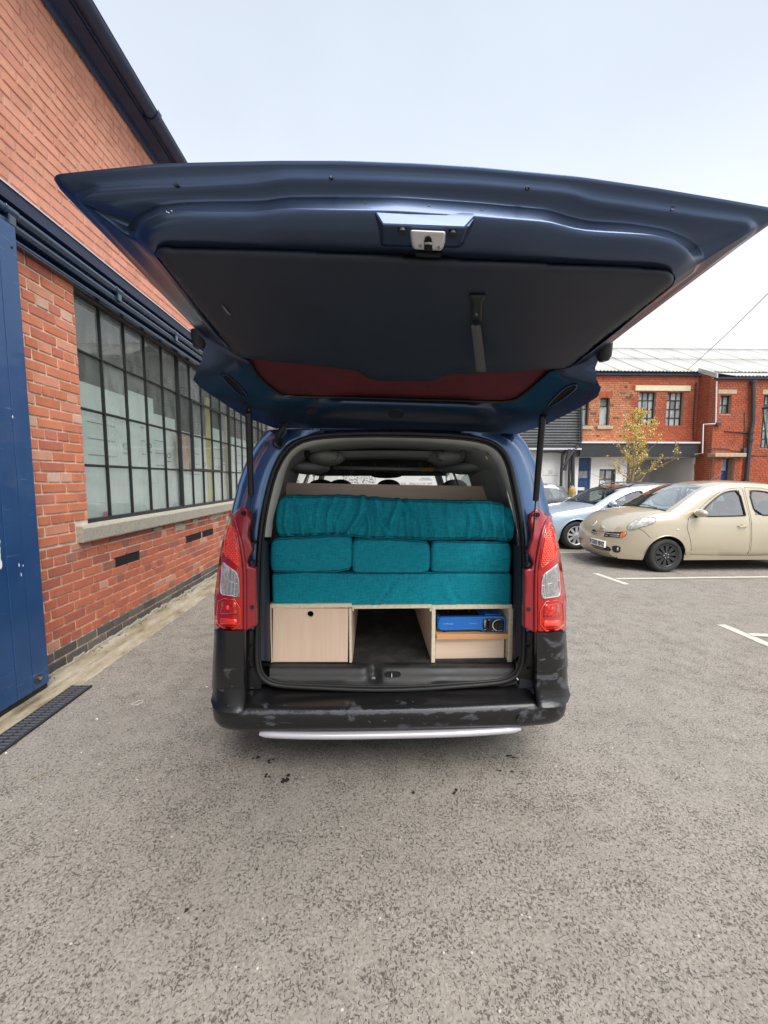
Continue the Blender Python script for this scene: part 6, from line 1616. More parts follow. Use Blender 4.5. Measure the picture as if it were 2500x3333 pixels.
for h_, z in ((hw0, zl0+.05), (hw1, zl2)):
    fr_.tube([(cxl-h_, LY-h_, z), (cxl+h_, LY-h_, z), (cxl+h_, LY+h_, z), (cxl-h_, LY+h_, z), (cxl-h_, LY-h_, z)], .014, 6)
fr_.build('lantern_frame', M['cast'], LP)
MB().grid([[(cxl+a_*hw0, LY+b_*hw0, zl0+.05) for a_, b_ in ((-1, -1), (1, -1), (1, 1), (-1, 1))], [(cxl+a_*hw1, LY+b_*hw1, zl2) for a_, b_ in ((-1, -1), (1, -1), (1, 1), (-1, 1))]], closed=True).build('lantern_glass', M['pane'], LP)
MB().grid([[(cxl+a_*(hw1+.03)*k, LY+b_*(hw1+.03)*k, zl2+.01+z) for a_, b_ in ((-1, -1), (1, -1), (1, 1), (-1, 1))] for k, z in ((1, 0), (.6, .1), (.2, .16), (.08, .26))], closed=True).build('lantern_roof', M['cast'], LP)

# ================================================================ ROAD MARKINGS
def stripe(pts, w, name='road_marking', z=.0045):
    m_ = MB(); L = []; R_ = []
    pts = [Vector((p.x, p.y, z)) for p in pts]; n_ = 40
    q = resample(pts, n_)
    for i, p in enumerate(q):
        d = (q[min(i+1, n_-1)]-q[max(i-1, 0)]).normalized(); n2 = Vector((-d.y, d.x, 0))
        j = .006*noise.noise((p.x*6, p.y*6, 1)); L.append(p+n2*(w/2+j)); R_.append(p-n2*(w/2-j))
    m_.grid([L, R_]).build(name, M['line_paint'], kind='structure')
stripe([PZ(1938, 1867), PZ(2042, 1903)], .10); stripe([PZ(2006, 1885.5), PZ(2500, 1879), PZ(3000, 1874)], .085, z=.009)
stripe([PZ(2347, 2034), PZ(2520, 2107)], .10); stripe([PZ(2441, 2068), PZ(2560, 2073), PZ(3000, 2080)], .085, z=.009)
stripe([PZ(1790, 1799), PZ(1940, 1797.5), PZ(2600, 1792)], .09)

# ================================================================ CARS
def interp(pts, x):
    for (a, b), (c, d) in zip(pts, pts[1:]):
        if x <= c: return b+(d-b)*max(0, (x-a))/(c-a)
    return pts[-1][1]
def car(name, label, ox, yc, s):
    """s: spec in metres, x from nose to tail, z up; the nose points to -X"""
    root = empty(name, (ox+s['L']/2, yc, 0), label, 'car')
    L, Wd = s['L'], s['W']/2; belt = s['belt']
    k0 = min(range(len(s['top'])), key=lambda i: s['top'][i][0]); tl_ = [p for p in s['top'][k0:] if True]; k1 = max(range(len(tl_)), key=lambda i: tl_[i][0]); tl_ = tl_[:k1+1]
    def ztop(x): return interp(tl_, x)
    def hw(x, z):
        w = Wd - .05*max(0, (.55-z)/.35)**2 - (.022 if z < .325 and x > .9 else 0) - s['tumble']*max(0, z-belt) - .02*max(0, (z-.62)/.3)*(z < belt)-.02*(z >= belt)
        d_ = ztop(x)-z
        if x > .1 and x < L-.1 and d_ < .10: w -= s.get('edge', .055)*(1-max(0, d_)/.10)**2
        t = max(0, 1-x/s['rf']); w -= s['cf']*t**s.get('pf', 2.2)*(1-.25*max(0, min(1, (z-.55)/.4)))
        t = max(0, 1-(L-x)/s['rr']); w -= s['cr']*t**2.2
        return max(.2, w)
    def side(sg, off=0.0):
        return lambda x, z: Vector((ox+x, yc+sg*(hw(x, z)+off), z))
    ar = s['wr']+.045
    def arc_(cx_): return [(cx_-ar*math.cos(math.pi*i/16), s['wr']+.012+ar*math.sin(math.pi*i/16)) for i in range(17)]
    sill_ = s['sill']
    def clip(a): return [p for p in a if p[1] >= sill_-.0]
    top = s['top']
    outer = [top[0]]+ ([(s['fa']-ar-.015, sill_)]) + clip(arc_(s['fa'])) + [(s['fa']+ar+.015, sill_), (s['ra']-ar-.015, sill_)] + clip(arc_(s['ra'])) + [(s['ra']+ar+.015, sill_)]+[top[-1]]
    outer = outer + top[-2:0:-1]
    holes = s['doors']+s.get('extra_windows', [])
    for sg in (-1, 1):
        body = panel('body_side', outer, side(sg), s['paint'], root, holes=holes, step=s.get('step', .07), thick=0)
        for k, d in enumerate(s['doors']):
            dd = shrink(d, .0065)
            dw_ = panel('door', dd, side(sg, .001), s['paint'], root, holes=[s['dwin'][k]], step=.08, thick=0)
            wv_ = s['dwin'][k]
            panel('window', wv_, side(sg, -.008), M['glass'], dw_, step=.3, thick=0)
            q = chaikin([(a, b, 0) for a, b in wv_], 1); MB().tube([side(sg, .002)(p.x, p.y) for p in q+[q[0]]], .013, 6, caps=False).build('window_trim', M['black_rubber'], dw_, smooth=True)
            hx, hz = s['handles'][k]
            MB().tube([side(sg, .004)(hx-.075, hz), side(sg, .028)(hx-.055, hz), side(sg, .028)(hx+.055, hz), side(sg, .004)(hx+.075, hz)], .012, 8).build('handle', s['paint'], dw_, smooth=True)
            MB().ball(side(sg, -.004)(hx-.01, hz+.006), .04, .008, .025, 12, 6).build('handle_cup', M['black_rubber'], dw_, smooth=True)
        for w_ in s.get('extra_windows', []): panel('window', w_, side(sg, -.006), M['glass'], root, step=.3, thick=0)
        # mirror
        mx_, mz_ = s['mirror']; c = side(sg, .12)(mx_, mz_+.03)
        mi = MB().ball(c, .075, .12, .068, 16, 10).build('mirror', s['paint'], root, smooth=True)
        MB().tube([side(sg, 0)(mx_+.0, mz_-.04), side(sg, .06)(mx_, mz_-.02), c+Vector((0, -sg*.02, -.01))], .022, 8).build('mirror_arm', M['black_rubber'], mi, smooth=True)
        MB().ball(c+Vector((.03, 0, 0)), .05, .105, .055, 14, 8).build('mirror_glass', M['steel'], mi, smooth=True)
        # wheels
        for wx in (s['fa'], s['ra']):
            r_ = s['wr']; yy = yc+sg*(Wd-.105)
            c0_ = (ox+wx, yy, r_)
            w = MB().lathe(c0_, [(sg*o_, r_*k_) for o_, k_ in ((-.085, .70), (-.085, .88), (-.075, .975), (-.04, 1.0), (.04, 1.0), (.066, .985), (.085, .95), (.096, .88), (.097, .80), (.090, .71), (.075, .68), (.03, .68))], 44, cap0=True, cap1=True).build('wheel', M['tyre'], root, smooth=True, auto=50)
            rm = s['rim']; R0 = r_*.68
            MB().lathe(c0_, [(sg*.040, R0*.99), (sg*.044, R0*.5), (sg*.044, R0*.02)], 32).build('rim_back', M['dark_void'] if rm != 'cover' else M['cover_back'], w)
            mt = M['alloy'] if rm != 'cover' else M['cover']
            MB().lathe(c0_, [(sg*.040, R0*.97), (sg*.088, R0*1.0), (sg*.091, R0*.95), (sg*.082, R0*.89), (sg*.045, R0*.88)], 40).build('rim', mt, w, smooth=True, auto=60)
            ns = s['spokes']; sp = MB()
            for k in range(ns):
                a_ = 2*math.pi*k/ns+.2; da = Vector((math.cos(a_), 0, math.sin(a_))); pe = Vector((-math.sin(a_), 0, math.cos(a_))); c_ = Vector((ox+wx, yy, r_)); o_ = Vector((0, sg, 0))
                w0_, w1_ = (.021, .028) if rm != 'cover' else (.012, .030)
                if rm == 'cover': w0_, w1_ = .012, .034
                m0 = [c_+da*R0*.18+pe*w0_+o_*.080, c_+da*R0*.18-pe*w0_+o_*.080, c_+da*R0*.93-pe*w1_+o_*.078, c_+da*R0*.93+pe*w1_+o_*.078]
                m1 = [p-o_*.022 for p in m0]; sp.grid([m0, m1], closed=True); n_ = len(sp.v)-8; sp.f.append((n_, n_+1, n_+2, n_+3))
            sp.build('spokes', mt, w)
            MB().lathe(c0_, [(sg*.04, R0*.28), (sg*.083, R0*.27), (sg*.090, R0*.18), (sg*.091, R0*.02)], 24).build('hub_cap', mt, w, smooth=True, auto=40)
            nb = MB()
            for k in range(5):
                a_ = 2*math.pi*k/5+.6; nb.ball((ox+wx+R0*.2*math.cos(a_), yy+sg*.088, r_+R0*.2*math.sin(a_)), .009, .008, .009, 8, 5)
            nb.build('wheel_nut', M['chrome'], w, smooth=True)
            # liner inside the arch
            al = MB().grid([[(ox+wx-(ar+.0)*math.cos(math.pi*i/12), yc+sg*(hw(wx, .6)-.012), r_+.012+(ar)*math.sin(math.pi*i/12)) for i in range(13)], [(ox+wx-(ar)*math.cos(math.pi*i/12), yc+sg*(Wd-.34), r_+.012+ar*math.sin(math.pi*i/12)) for i in range(13)]])
            al.build('arch_liner', M['dark_void'], root)
            lp_ = [side(sg, .001)(wx-ar*math.cos(math.pi*i/20), r_+.012+ar*math.sin(math.pi*i/20)) for i in range(21)]
            MB().tube(lp_, .010, 6).build('arch_lip', s['paint'], root, smooth=True)
        # sill line
    # centre strips: bonnet, windscreen, roof, tail
    dn = []
    def up(i):
        a = Vector((top[max(0, i-1)][0], 0, top[max(0, i-1)][1])); b = Vector((top[min(len(top)-1, i+1)][0], 0, top[min(len(top)-1, i+1)][1])); t = (b-a).normalized(); return Vector((-t.z, 0, t.x))
    rows = []
    cw_ = s['crown']
    for i, (x, z) in enumerate(top):
        w = hw(x, z); nrm = up(i); c_ = cw_[i] if isinstance(cw_, list) else cw_
        rows.append([Vector((ox+x, yc+w*u_, z))+nrm*(c_*(1-abs(u_)**2.6)) for u_ in [-1+2*k/14 for k in range(15)]])
    (w0, w1), (r0, r1) = s['ws'], s['rw']
    bd = MB()
    bd.grid(rows[:w0+1]); bd.grid(rows[w1:r0+1]); bd.grid(rows[r1:])
    bd.grid([r_[:2] for r_ in rows[w0:w1+1]]); bd.grid([r_[-2:] for r_ in rows[w0:w1+1]]); bd.grid([r_[:3] for r_ in rows[r0:r1+1]]); bd.grid([r_[-3:] for r_ in rows[r0:r1+1]])
    body = bd.build('body', s['paint'], root, smooth=True)
    fb_ = bvh(body)
    ws_ = MB().grid([r_[1:-1] for r_ in rows[w0:w1+1]]).build('windscreen', M['glass'], root, smooth=True)
    MB().grid([r_[2:-2] for r_ in rows[r0:r1+1]]).build('rear_window', M['glass'], root, smooth=True)
    MB().tube([r_+Vector((0, 0, .003)) for r_ in rows[w0][1:-1]], .012, 6).build('scuttle', M['black_rubber'], root)
    for u0, u1 in ((3, 8), (8, 12)):
        pa = rows[w0][u0]+Vector((-.0, 0, .02)); pb = rows[w0][u1].lerp(rows[w0+1][u1], .12)+Vector((-.02, 0, .025))
        MB().tube([pa, pa.lerp(pb, .5)+Vector((0, 0, .015)), pb], .008, 6).build('wiper', M['black_metal'], root)
    # cabin contents
    for sg in (-1, 1):
        for sx, nm in ((s['seat'], 'seat'), (s['seat']+.85, 'seat')):
            MB().box((ox+sx, yc+sg*.35-.24, .35), (ox+sx+.16, yc+sg*.35+.24, belt+.10)).build('seat', M['interior_dark'], root, bevel=.04)
            MB().ball((ox+sx+.10, yc+sg*.35, belt+.22), .06, .13, .09, 12, 8).build('headrest', M['interior_dark'], root, smooth=True)
    MB().box((ox+s['seat']-.95, yc-Wd+.12, .45), (ox+s['seat']-.62, yc+Wd-.12, belt-.04)).build('dashboard', M['interior_dark'], root, bevel=.04)
    sc_ = Vector((ox+s['seat']-.50, yc-.35, belt-.02))
    MB().tube([sc_+Vector((.06*math.sin(t), .17*math.cos(t), .17*math.sin(t))) for t in [2*math.pi*i/20 for i in range(21)]], .013, 6, caps=False).build('steering_wheel', M['interior_dark'], root, smooth=True)
    MB().box((ox+.5, yc-Wd+.30, .16), (ox+L-.4, yc+Wd-.30, .42)).build('underbody', M['dark_void'], root)
    MB().box((ox+s['seat']-.9, yc-Wd+.06, .40), (ox+L-.5, yc+Wd-.06, .46)).build('cabin_floor', M['interior_dark'], root)
    return root, side, rows, hw
def shrink(poly, d):
    c = (sum(p[0] for p in poly)/len(poly), sum(p[1] for p in poly)/len(poly)); out = []
    for x, y in poly:
        v = Vector((c[0]-x, c[1]-y)); v = v/v.length; out.append((x+v.x*d*1.3, y+v.y*d*1.3))
    return out
M['alloy'] = mat('alloy_wheel', (.68, .68, .69), .35, .5); M['cover'] = mat('black_wheel_trim', (.030, .030, .033), .35); M['cover_back'] = mat('wheel_trim_shadow', (.008, .008, .008), .7)
def flake(name, col, metal=.55):
    n = N(name, .3); fn_ = n.noise(n.tc.outputs['Object'], 900, 1)
    dirt = n.noise(n.coord(scale=(1, 1, 1)), 2.5, 4)
    return n.out(Base_Color=n.mix(n.math('MULTIPLY', n.g(dirt, .45, .75), .12), n.mix(fn_, rgba(tuple(x*.9 for x in col)), rgba(tuple(min(1, x*1.12) for x in col))), rgba((.25, .22, .18))), Metallic=metal, Coat_Weight=1.0, Coat_Roughness=.05)
# --- gold hatchback
gold = dict(L=3.84, W=1.66, belt=.90, tumble=.30, rf=.95, cf=.36, pf=2.5, rr=.6, cr=.25, wr=.292, fa=.85, ra=3.28, sill=.205,
    top=[(.16, .20), (.07, .26), (.03, .36), (.0, .48), (.015, .58), (.06, .68), (.15, .78), (.30, .87), (.50, .945), (.72, .995), (.95, 1.03), (1.25, 1.22), (1.50, 1.375), (1.68, 1.455), (1.95, 1.51), (2.3, 1.535), (2.7, 1.52), (3.05, 1.475), (3.3, 1.41), (3.5, 1.22), (3.67, 1.02), (3.74, .92), (3.80, .75), (3.83, .5), (3.78, .28), (3.72, .21)],
    ws=(10, 13), rw=(18, 20), crown=.05, step=.055,
    doors=[[(1.29, .30), (1.24, .55), (1.17, .78), (1.20, .93), (1.40, 1.08), (1.60, 1.235), (1.82, 1.375), (2.0, 1.44), (2.26, 1.462), (2.28, .95), (2.30, .28)], [(2.32, .28), (2.30, .95), (2.29, 1.462), (2.6, 1.45), (2.85, 1.40), (2.98, 1.32), (3.02, .95), (2.82, .62), (2.76, .42), (2.72, .29)]],
    dwin=[[(1.36, .965), (1.42, 1.02), (1.60, 1.17), (1.82, 1.325), (1.98, 1.39), (2.19, 1.408), (2.215, 1.0), (2.21, .975)], [(2.39, .985), (2.36, 1.408), (2.6, 1.395), (2.80, 1.35), (2.90, 1.28), (2.93, 1.0), (2.92, .985)]],
    extra_windows=[[(3.07, 1.02), (3.07, 1.33), (3.22, 1.18), (3.32, 1.03)]],
    handles=[(2.14, .80), (2.88, .82)], mirror=(1.34, 1.0), rim='cover', spokes=10, seat=2.05, paint=flake('gold_paint', (.50, .435, .325), .32))
GXo = 4.18; GYc = 6.42+.83+.0
root, side, rows, hw = car('parked_car', 'metallic gold hatchback with black wheel covers parked nearest on the right', GXo, GYc, gold)
# front details of the gold car, placed on its own nose surface
def nose(y, z, off=.004):
    """point on the nose at lateral y (from centre) and height z"""
    top = gold['top']
    for i in range(len(top)-1):
        z0, z1 = top[i][1], top[i+1][1]
        if z0 <= z <= z1:
            t = (z-z0)/(z1-z0); a = rows[i]; b = rows[i+1]
            ra = [p.lerp(q, t) for p, q in zip(a, b)]
            for p, q in zip(ra, ra[1:]):
                if p.y-GYc <= y <= q.y-GYc:
                    u_ = (y-(p.y-GYc))/(q.y-p.y); return p.lerp(q, u_)+Vector((-off, 0, 0))
            # beyond the corner: on the side surface
            w = abs(y); x = .0
            lo, hi = 0, 1.2
            for _ in range(24):
                x = (lo+hi)/2
                if hw(x, z) < w: lo = x
                else: hi = x
            return Vector((GXo+x, GYc+y, z))+Vector((-off, math.copysign(off, y), 0))
def nosepatch(name, poly, mt, par, off=.006, step=.03, th=.004):
    V, T = cdt(poly, [], step); V3 = [nose(v[0], v[1], off) for v in V]
    T = face_cam(V3, T); return mesh(name, V3, T, mt, par, smooth=True, solid=th, offset=-1)
car_vs, car_fs = [], []
for o_ in [c for c in root.children if c.name.split('.')[0] in ('body', 'body_side')]:
    n0 = len(car_vs); car_vs += [v.co.copy() for v in o_.data.vertices]; car_fs += [tuple(n0+i for i in p.vertices) for p in o_.data.polygons]
CT = BVHTree.FromPolygons(car_vs, car_fs)
def ca(x, y): return (1880+x*.3737, 1550+y*.3737)
def onlift(px, py, lift):
    d = ray(px, py).normalized(); h = CT.ray_cast(CAM, d)
    if h[0] is None: return None
    nn = h[1] if h[1].dot(d) < 0 else -h[1]
    return h[0]+nn*lift
def carpatch(name, pts, mt, par, lift=.006, step=4, th=.004, dome=0):
    """shape measured in the photograph, laid on the bodywork"""
    poly = [tuple(p.to_2d()) for p in chaikin([(*ca(x, y), 0) for x, y in pts], 1)]
    V, T = cdt(poly, [], step); cx_ = sum(p[0] for p in poly)/len(poly); cy_ = sum(p[1] for p in poly)/len(poly)
    V3 = []
    for v in V:
        e_ = 1
        if dome:
            dm = min(math.hypot(v[0]-q[0], v[1]-q[1]) for q in poly); e_ = min(1, dm/12)
        p = onlift(v[0], v[1], lift+dome*e_)
        V3.append(p)
    good = [i for i, p in enumerate(V3) if p is not None]
    if len(good) < 3: return None
    fb = V3[good[0]]; ym = sorted(V3[i].y for i in good)[len(good)//2]
    V3 = [p if p is not None else P(V[i][0], V[i][1], ym) for i, p in enumerate(V3)]
    return mesh(name, V3, face_cam(V3, T), mt, par, smooth=True, solid=th, offset=-1)
def carline(name, pts, r_, mt, par, lift=.004, close=False):
    q = [onlift(*ca(x, y), lift) for x, y in pts]; q = [p for p in q if p is not None]
    if len(q) < 2: return None
    q = chaikin(q, 1, close)
    return MB().tube(q+([q[0]] if close else []), r_, 6, caps=not close).build(name, mt, par, smooth=True)
n = N('headlamp_glass', .10); wv_ = n.noise(n.tc.outputs['Object'], 11, 3)
HLM = n.out(Base_Color=n.ramp(wv_, [(.35, (.40, .40, .37)), (.6, (.70, .70, .66))]), Metallic=.3, Coat_Weight=1.0)
HLP = [(430, 455), (438, 428), (468, 403), (530, 374), (600, 357), (655, 353), (682, 362), (688, 382), (672, 404), (630, 424), (560, 442), (520, 458), (470, 470), (440, 468)]
hl = carpatch('headlight', HLP, HLM, root, .003, 5, .004, .018)
carline('headlight_rim', HLP, .005, M['grey_print'], hl or root, .004, True)
carpatch('headlight', [(118, 440), (135, 412), (160, 392), (176, 386), (160, 410), (140, 436)], HLM, root, .006)
gr_ = carpatch('grille', [(228, 524), (240, 494), (262, 484), (380, 487), (434, 489), (420, 522), (380, 538), (300, 531), (236, 528)], M['black_metal'], root, .004)
carline('grille_bar', [(250, 498), (300, 502), (365, 506)], .006, M['chrome'], gr_, .012); carline('grille_bar', [(243, 515), (300, 519), (358, 521)], .006, M['chrome'], gr_, .012)
g2 = carpatch('grille', [(118, 492), (136, 455), (168, 478), (168, 514), (128, 504)], M['black_metal'], root, .004)
carline('grille_bar', [(126, 482), (166, 494)], .006, M['chrome'], g2, .012); carline('grille_bar', [(122, 494), (166, 506)], .006, M['chrome'], g2, .012)
carpatch('indicator', [(360, 532), (378, 491), (428, 491), (414, 520), (386, 536)], mat('amber_lens', (.72, .17, .03), .15, coat=1), root, .010)
carpatch('lower_intake', [(112, 568), (128, 575), (210, 600), (302, 622), (302, 655), (220, 642), (130, 618)], M['black_metal'], root, .004)
carline('intake_bar', [(128, 588), (210, 612), (300, 632)], .006, M['chrome'], root, .010); carline('intake_bar', [(128, 602), (210, 626), (300, 645)], .006, M['chrome'], root, .010)
carpatch('fog_lamp', [(299, 616), (308, 604), (364, 607), (376, 620), (373, 660), (342, 666), (308, 658)], M['black_metal'], root, .008)
fc_ = onlift(*ca(350, 634), .016)
if fc_ is not None: MB().ball(fc_, .016, .016, .034, 12, 8).build('fog_lens', M['lamp_clear'], root, smooth=True)
# plate
q4 = [onlift(*ca(x, y), .02) for x, y in ((132, 541), (263, 572), (264, 614), (131, 580))]
if all(p is not None for p in q4):
    yc_ = (q4[0].y+q4[1].y)/2; xc_ = min(p.x for p in q4)-.004; zc_ = sum(p.z for p in q4)/4
    wy = abs(q4[0].y-q4[1].y)/2; wy = min(max(wy, .22), .27)
    pl = MB().box((xc_-.004, yc_-wy, zc_-.056), (xc_+.03, yc_+wy, zc_+.056)).build('number_plate', M['white_print'], root, bevel=.003)
    text('plate_text', 'YG03 BVZ', .105, M['black_print'], pl, (xc_-.006, yc_, zc_), (0, -1, 0), (0, 0, 1), bold=.0022)
bc = onlift(*ca(218, 451), .008)
if bc is not None: MB().tube([bc+Vector((-.03*math.sin(t)*.35, .055*math.cos(t), .043*math.sin(t))) for t in [2*math.pi*i/24 for i in range(25)]], .007, 6, caps=False).tube([bc+Vector((-.006, -.058, 0)), bc+Vector((-.006, .058, 0))], .007, 6).build('badge', M['chrome'], root, smooth=True)
carline('wing_seam', [(528, 455), (560, 468), (592, 492), (632, 535)], .003, M['dark_void'], root, .001)
carline('bonnet_seam', [(170, 474), (200, 482), (236, 487), (300, 484), (380, 486), (430, 482)], .003, M['dark_void'], root, .001)
carline('bonnet_seam', [(690, 350), (760, 345), (835, 322)], .003, M['dark_void'], root, .001)
# aerial, side repeater, splitter, bonnet shut line
MB().tube([rows[15][7]+Vector((-.05, 0, 0)), rows[15][7]+Vector((.18, 0, .14))], .005, 6).build('aerial', M['black_metal'], root)
MB().ball(side(-1, .002)(1.02, .745), .028, .006, .014, 10, 6).build('side_repeater', M['lamp_clear_rim'], root, smooth=True)
MB().tube([nose(y, .215, -.01) for y in (-.55, -.4, -.2, 0, .2, .4, .55)], .016, 6).build('splitter', M['black_rubber'], root)
# --- light blue estate
est = dict(L=4.75, W=1.82, belt=.95, tumble=.34, rf=.9, cf=.30, rr=.6, cr=.2, wr=.322, fa=.92, ra=3.63, sill=.19,
    top=[(.16, .20), (.04, .3), (.0, .5), (.03, .64), (.15, .74), (.5, .84), (.9, .91), (1.25, .965), (1.42, 1.0), (1.8, 1.22), (2.1, 1.36), (2.3, 1.42), (2.8, 1.46), (3.5, 1.46), (4.1, 1.43), (4.4, 1.36), (4.6, 1.08), (4.7, .95), (4.74, .7), (4.73, .4), (4.6, .22)],
    ws=(8, 11), rw=(15, 17), crown=.045,
    doors=[[(1.42, .30), (1.36, .6), (1.38, .90), (1.66, 1.07), (1.95, 1.24), (2.25, 1.36), (2.55, 1.395), (2.58, .9), (2.60, .28)], [(2.62, .28), (2.60, .9), (2.57, 1.395), (3.1, 1.405), (3.45, 1.39), (3.46, .95), (3.28, .6), (3.2, .29)]],
    dwin=[[(1.60, .985), (1.68, 1.04), (1.97, 1.20), (2.25, 1.31), (2.48, 1.34), (2.50, 1.0)], [(2.68, 1.0), (2.65, 1.345), (3.1, 1.355), (3.38, 1.34), (3.38, 1.01)]],
    extra_windows=[[(3.54, 1.02), (3.54, 1.34), (4.1, 1.32), (4.3, 1.22), (4.42, 1.05)]],
    handles=[(2.44, .82), (3.28, .84)], mirror=(1.66, 1.02), rim='alloy', spokes=9, seat=2.35, paint=flake('pale_blue_paint', (.44, .55, .66), .25))
r2, side2, rows2, hw2 = car('parked_car', 'pale blue estate car with silver spoked wheels and roof rails behind the gold hatchback', 3.72, 8.62+.91, est)
for s_ in (-1, 1):
    MB().tube([Vector((3.72+x, 8.62+.91+s_*.60, z)) for x, z in ((2.25, 1.43), (2.4, 1.50), (3.0, 1.53), (4.0, 1.50), (4.25, 1.43))], .016, 8).build('roof_rail', M['black_metal'], r2, smooth=True)
    MB().ball((3.72+.34, 8.62+.91+s_*.66, .72), .22, .12, .06, 16, 10).build('headlight', M['lamp_clear'], r2, smooth=True)
# --- dark car at the back
dk = dict(est); dk['L'] = 4.2; dk['top'] = [(x*4.2/4.75, z) for x, z in est['top']]
for k_ in ('doors', 'dwin', 'extra_windows'): dk[k_] = [[(x*4.2/4.75, z) for x, z in w_] for w_ in est[k_]]
dk.update(fa=.82, ra=3.25, handles=[(2.16, .82), (2.9, .84)], mirror=(1.47, 1.02), seat=2.08, paint=flake('dark_grey_paint', (.10, .105, .115), .4))
car('parked_car', 'dark grey car mostly hidden behind the van and the pale blue estate', P(1856, 1620, 11.9).x-4.1, 11.7+.9, dk)

# ================================================================ TREE
TX, TY = cp8(742, 900, 12.6).x, 12.6
TRR = empty('young_tree', (TX, TY, 0), 'slender young tree with sparse yellow-green spring leaves in front of the warehouse', 'tree')
random.seed(23)
br = MB(); tips = []
def limb(p, d, L, r_, depth):
    pts = [p]; n_ = 6; q = p.copy(); dd = d.copy()
    for i in range(n_):
        dd = (dd+Vector((random.uniform(-.12, .12), random.uniform(-.12, .12), random.uniform(-.02, .10)))).normalized(); q = q+dd*L/n_; pts.append(q.copy())
        if depth > 0:
            tips.append((q.copy(), depth))
            if depth < 3 and random.random() < .6:
                s_ = Vector((random.uniform(-1, 1), random.uniform(-1, 1), random.uniform(0, .7))).normalized(); limb(q, (dd*.6+s_*.8).normalized(), L*random.uniform(.25, .45), r_*.5, depth+1)
    br.tube(pts, r_, 5, rs=[r_*(1-.75*i/n_) for i in range(n_+1)])
zt_ = cp8(780, 480, TY).z; tr_ = [(TX-.02, TY, 0), (TX, TY, .8), (TX+.02, TY, 1.5), (TX+.05, TY, 2.3), (TX+.09, TY, 3.1), (TX+.13, TY, zt_)]
MB().tube(tr_, .05, 8, rs=[.065, .05, .04, .03, .018, .005]).build('trunk', M['bark'], TRR, smooth=True)
for i in range(40):
    t = i/39; z = 1.25+(zt_-.1-1.25)*t**.9
    px_ = interp([(0, TX-.02), (1.5, TX+.02), (3.1, TX+.09), (zt_, TX+.13)], z)
    reach = 1.42*(1-t)**.8*random.uniform(.5, 1.05)+.08; a_ = i*2.4+random.uniform(-.4, .4)
    limb(Vector((px_, TY, z)), Vector((math.cos(a_), math.sin(a_), random.uniform(.25, .85)*(.6+t))).normalized(), reach, .014*(1.2-t), 1)
br.build('branches', M['bark'], TRR, smooth=True)
lf = MB(); random.seed(9)
def leaf(c, s_):
    a = Vector((random.gauss(0, 1), random.gauss(0, 1), random.gauss(0, 1))).normalized(); b = a.orthogonal().normalized(); b.rotate(Matrix.Rotation(random.uniform(0, 6.28), 3, a)); c2 = a.cross(b)
    lf.poly([c, c+b*s_*.5+c2*s_*.35+a*s_*.12, c+b*s_*1.1, c+b*s_*.5-c2*s_*.35+a*s_*.12])
for q, d in tips:
    if random.random() < (.76 if q.x < TX else .64): continue
    for k in range(random.choice((2, 3, 5, 6)) if d < 3 else 3):
        leaf(q+Vector((random.gauss(0, .030), random.gauss(0, .030), random.gauss(0, .028))), random.uniform(.032, .06))
lf.build('crown', M['leaf'], TRR, kind='stuff')

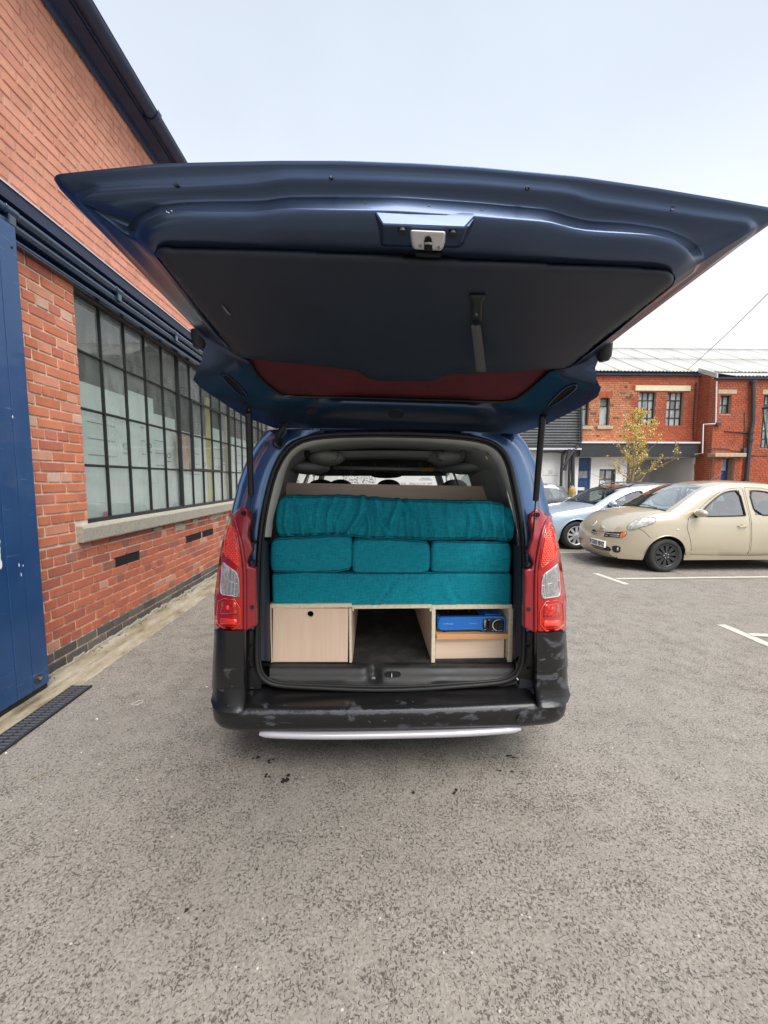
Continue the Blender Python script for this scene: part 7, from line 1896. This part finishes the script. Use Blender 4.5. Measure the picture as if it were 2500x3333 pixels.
# ================================================================ SMALL THINGS ON THE GROUND
random.seed(41)
def litter(px, py, kind, label, cat, mt, s_=.02):
    c = PZ(px, py); m_ = MB()
    if kind == 'wire':
        pts = [c+Vector((math.cos(a)*s_*(1+.4*math.sin(2*a)), math.sin(a)*s_, .003+.003*abs(math.sin(a)))) for a in [i*.45 for i in range(15)]]; m_.tube(pts, .0016, 5)
    elif kind == 'twig':
        m_.tube([c+Vector((0, 0, .003)), c+Vector((s_*.6, s_*.9, .005)), c+Vector((s_*1.6, s_*1.6, .003))], .0018, 5)
    else:
        m_.ball(c+Vector((0, 0, s_*.25)), s_*.7, s_*.5, s_*.35, 7, 5)
    tag(m_.build('ring_pull' if kind == 'wire' else ('twig' if kind == 'twig' else 'pebble'), mt, None), label, cat)
white = mat('white_scrap', (.7, .68, .64), .7)
litter(447, 2290, 'wire', 'bent white loop of plastic lying on the asphalt left of the van', 'litter', white, .028)
litter(673, 2237, 'stone', 'small pale stone beside the left rear corner of the van', 'stone', white, 0.011)
litter(316, 2342, 'stone', 'small white scrap on the asphalt midway between the drain and the van', 'litter', white, 0.012)
litter(264, 2450, 'stone', 'white chip on the asphalt below the drain, right of its end', 'litter', white, 0.008)
litter(20, 2452, 'stone', 'pale chip at the near end of the drain at the picture edge', 'litter', white, 0.010)
litter(95, 2540, 'twig', 'dark twig lying on the asphalt near the left edge', 'twig', M['bark'], .035)
litter(664, 2312, 'twig', 'tiny dark twig on the asphalt by the bumper corner', 'twig', M['bark'], .018)
gr = MB()
for i in range(520):
    x = random.uniform(-1.9, 4.5); y = random.uniform(.7, 5.5); s_ = random.uniform(.0010, .0022); gr.ball((x, y, s_*.5), s_*1.2, s_, s_*.7, 5, 3)
tag(gr.build('gravel', mat('pale_chippings', (.42, .40, .36), .8), None, kind='stuff'), 'scattered pale chippings on the asphalt', 'gravel')
stn = MB()
for (px, py, w) in ((836, 2468, .030), (885, 2478, .034), (868, 2528, .030), (925, 2533, .055), (1340, 2584, .024), (1480, 2578, .028), (1655, 2462, .026), (1676, 2466, .024), (1620, 2512, .020), (1672, 2514, .018), (1690, 2552, .014), (605, 2960, .02), (645, 2985, .018), (840, 2830, .014), (1565, 2805, .012)):
    c = PZ(px, py)
    for k in range(3):
        cx_, cy_ = c.x+random.gauss(0, w*.35), c.y+random.gauss(0, w*.3); rr = w*random.uniform(.2, .4); n_ = 13
        pts = [(cx_+rr*random.uniform(.35, 1.25)*math.cos(2*math.pi*i/n_), cy_+rr*random.uniform(.35, 1.25)*math.sin(2*math.pi*i/n_), .0042+.0004*k) for i in range(n_)]
        stn.poly(pts)
tag(stn.build('oil_drips', M['stain'], None, kind='stuff'), 'dark drips and spots on the asphalt behind the van', 'stain')
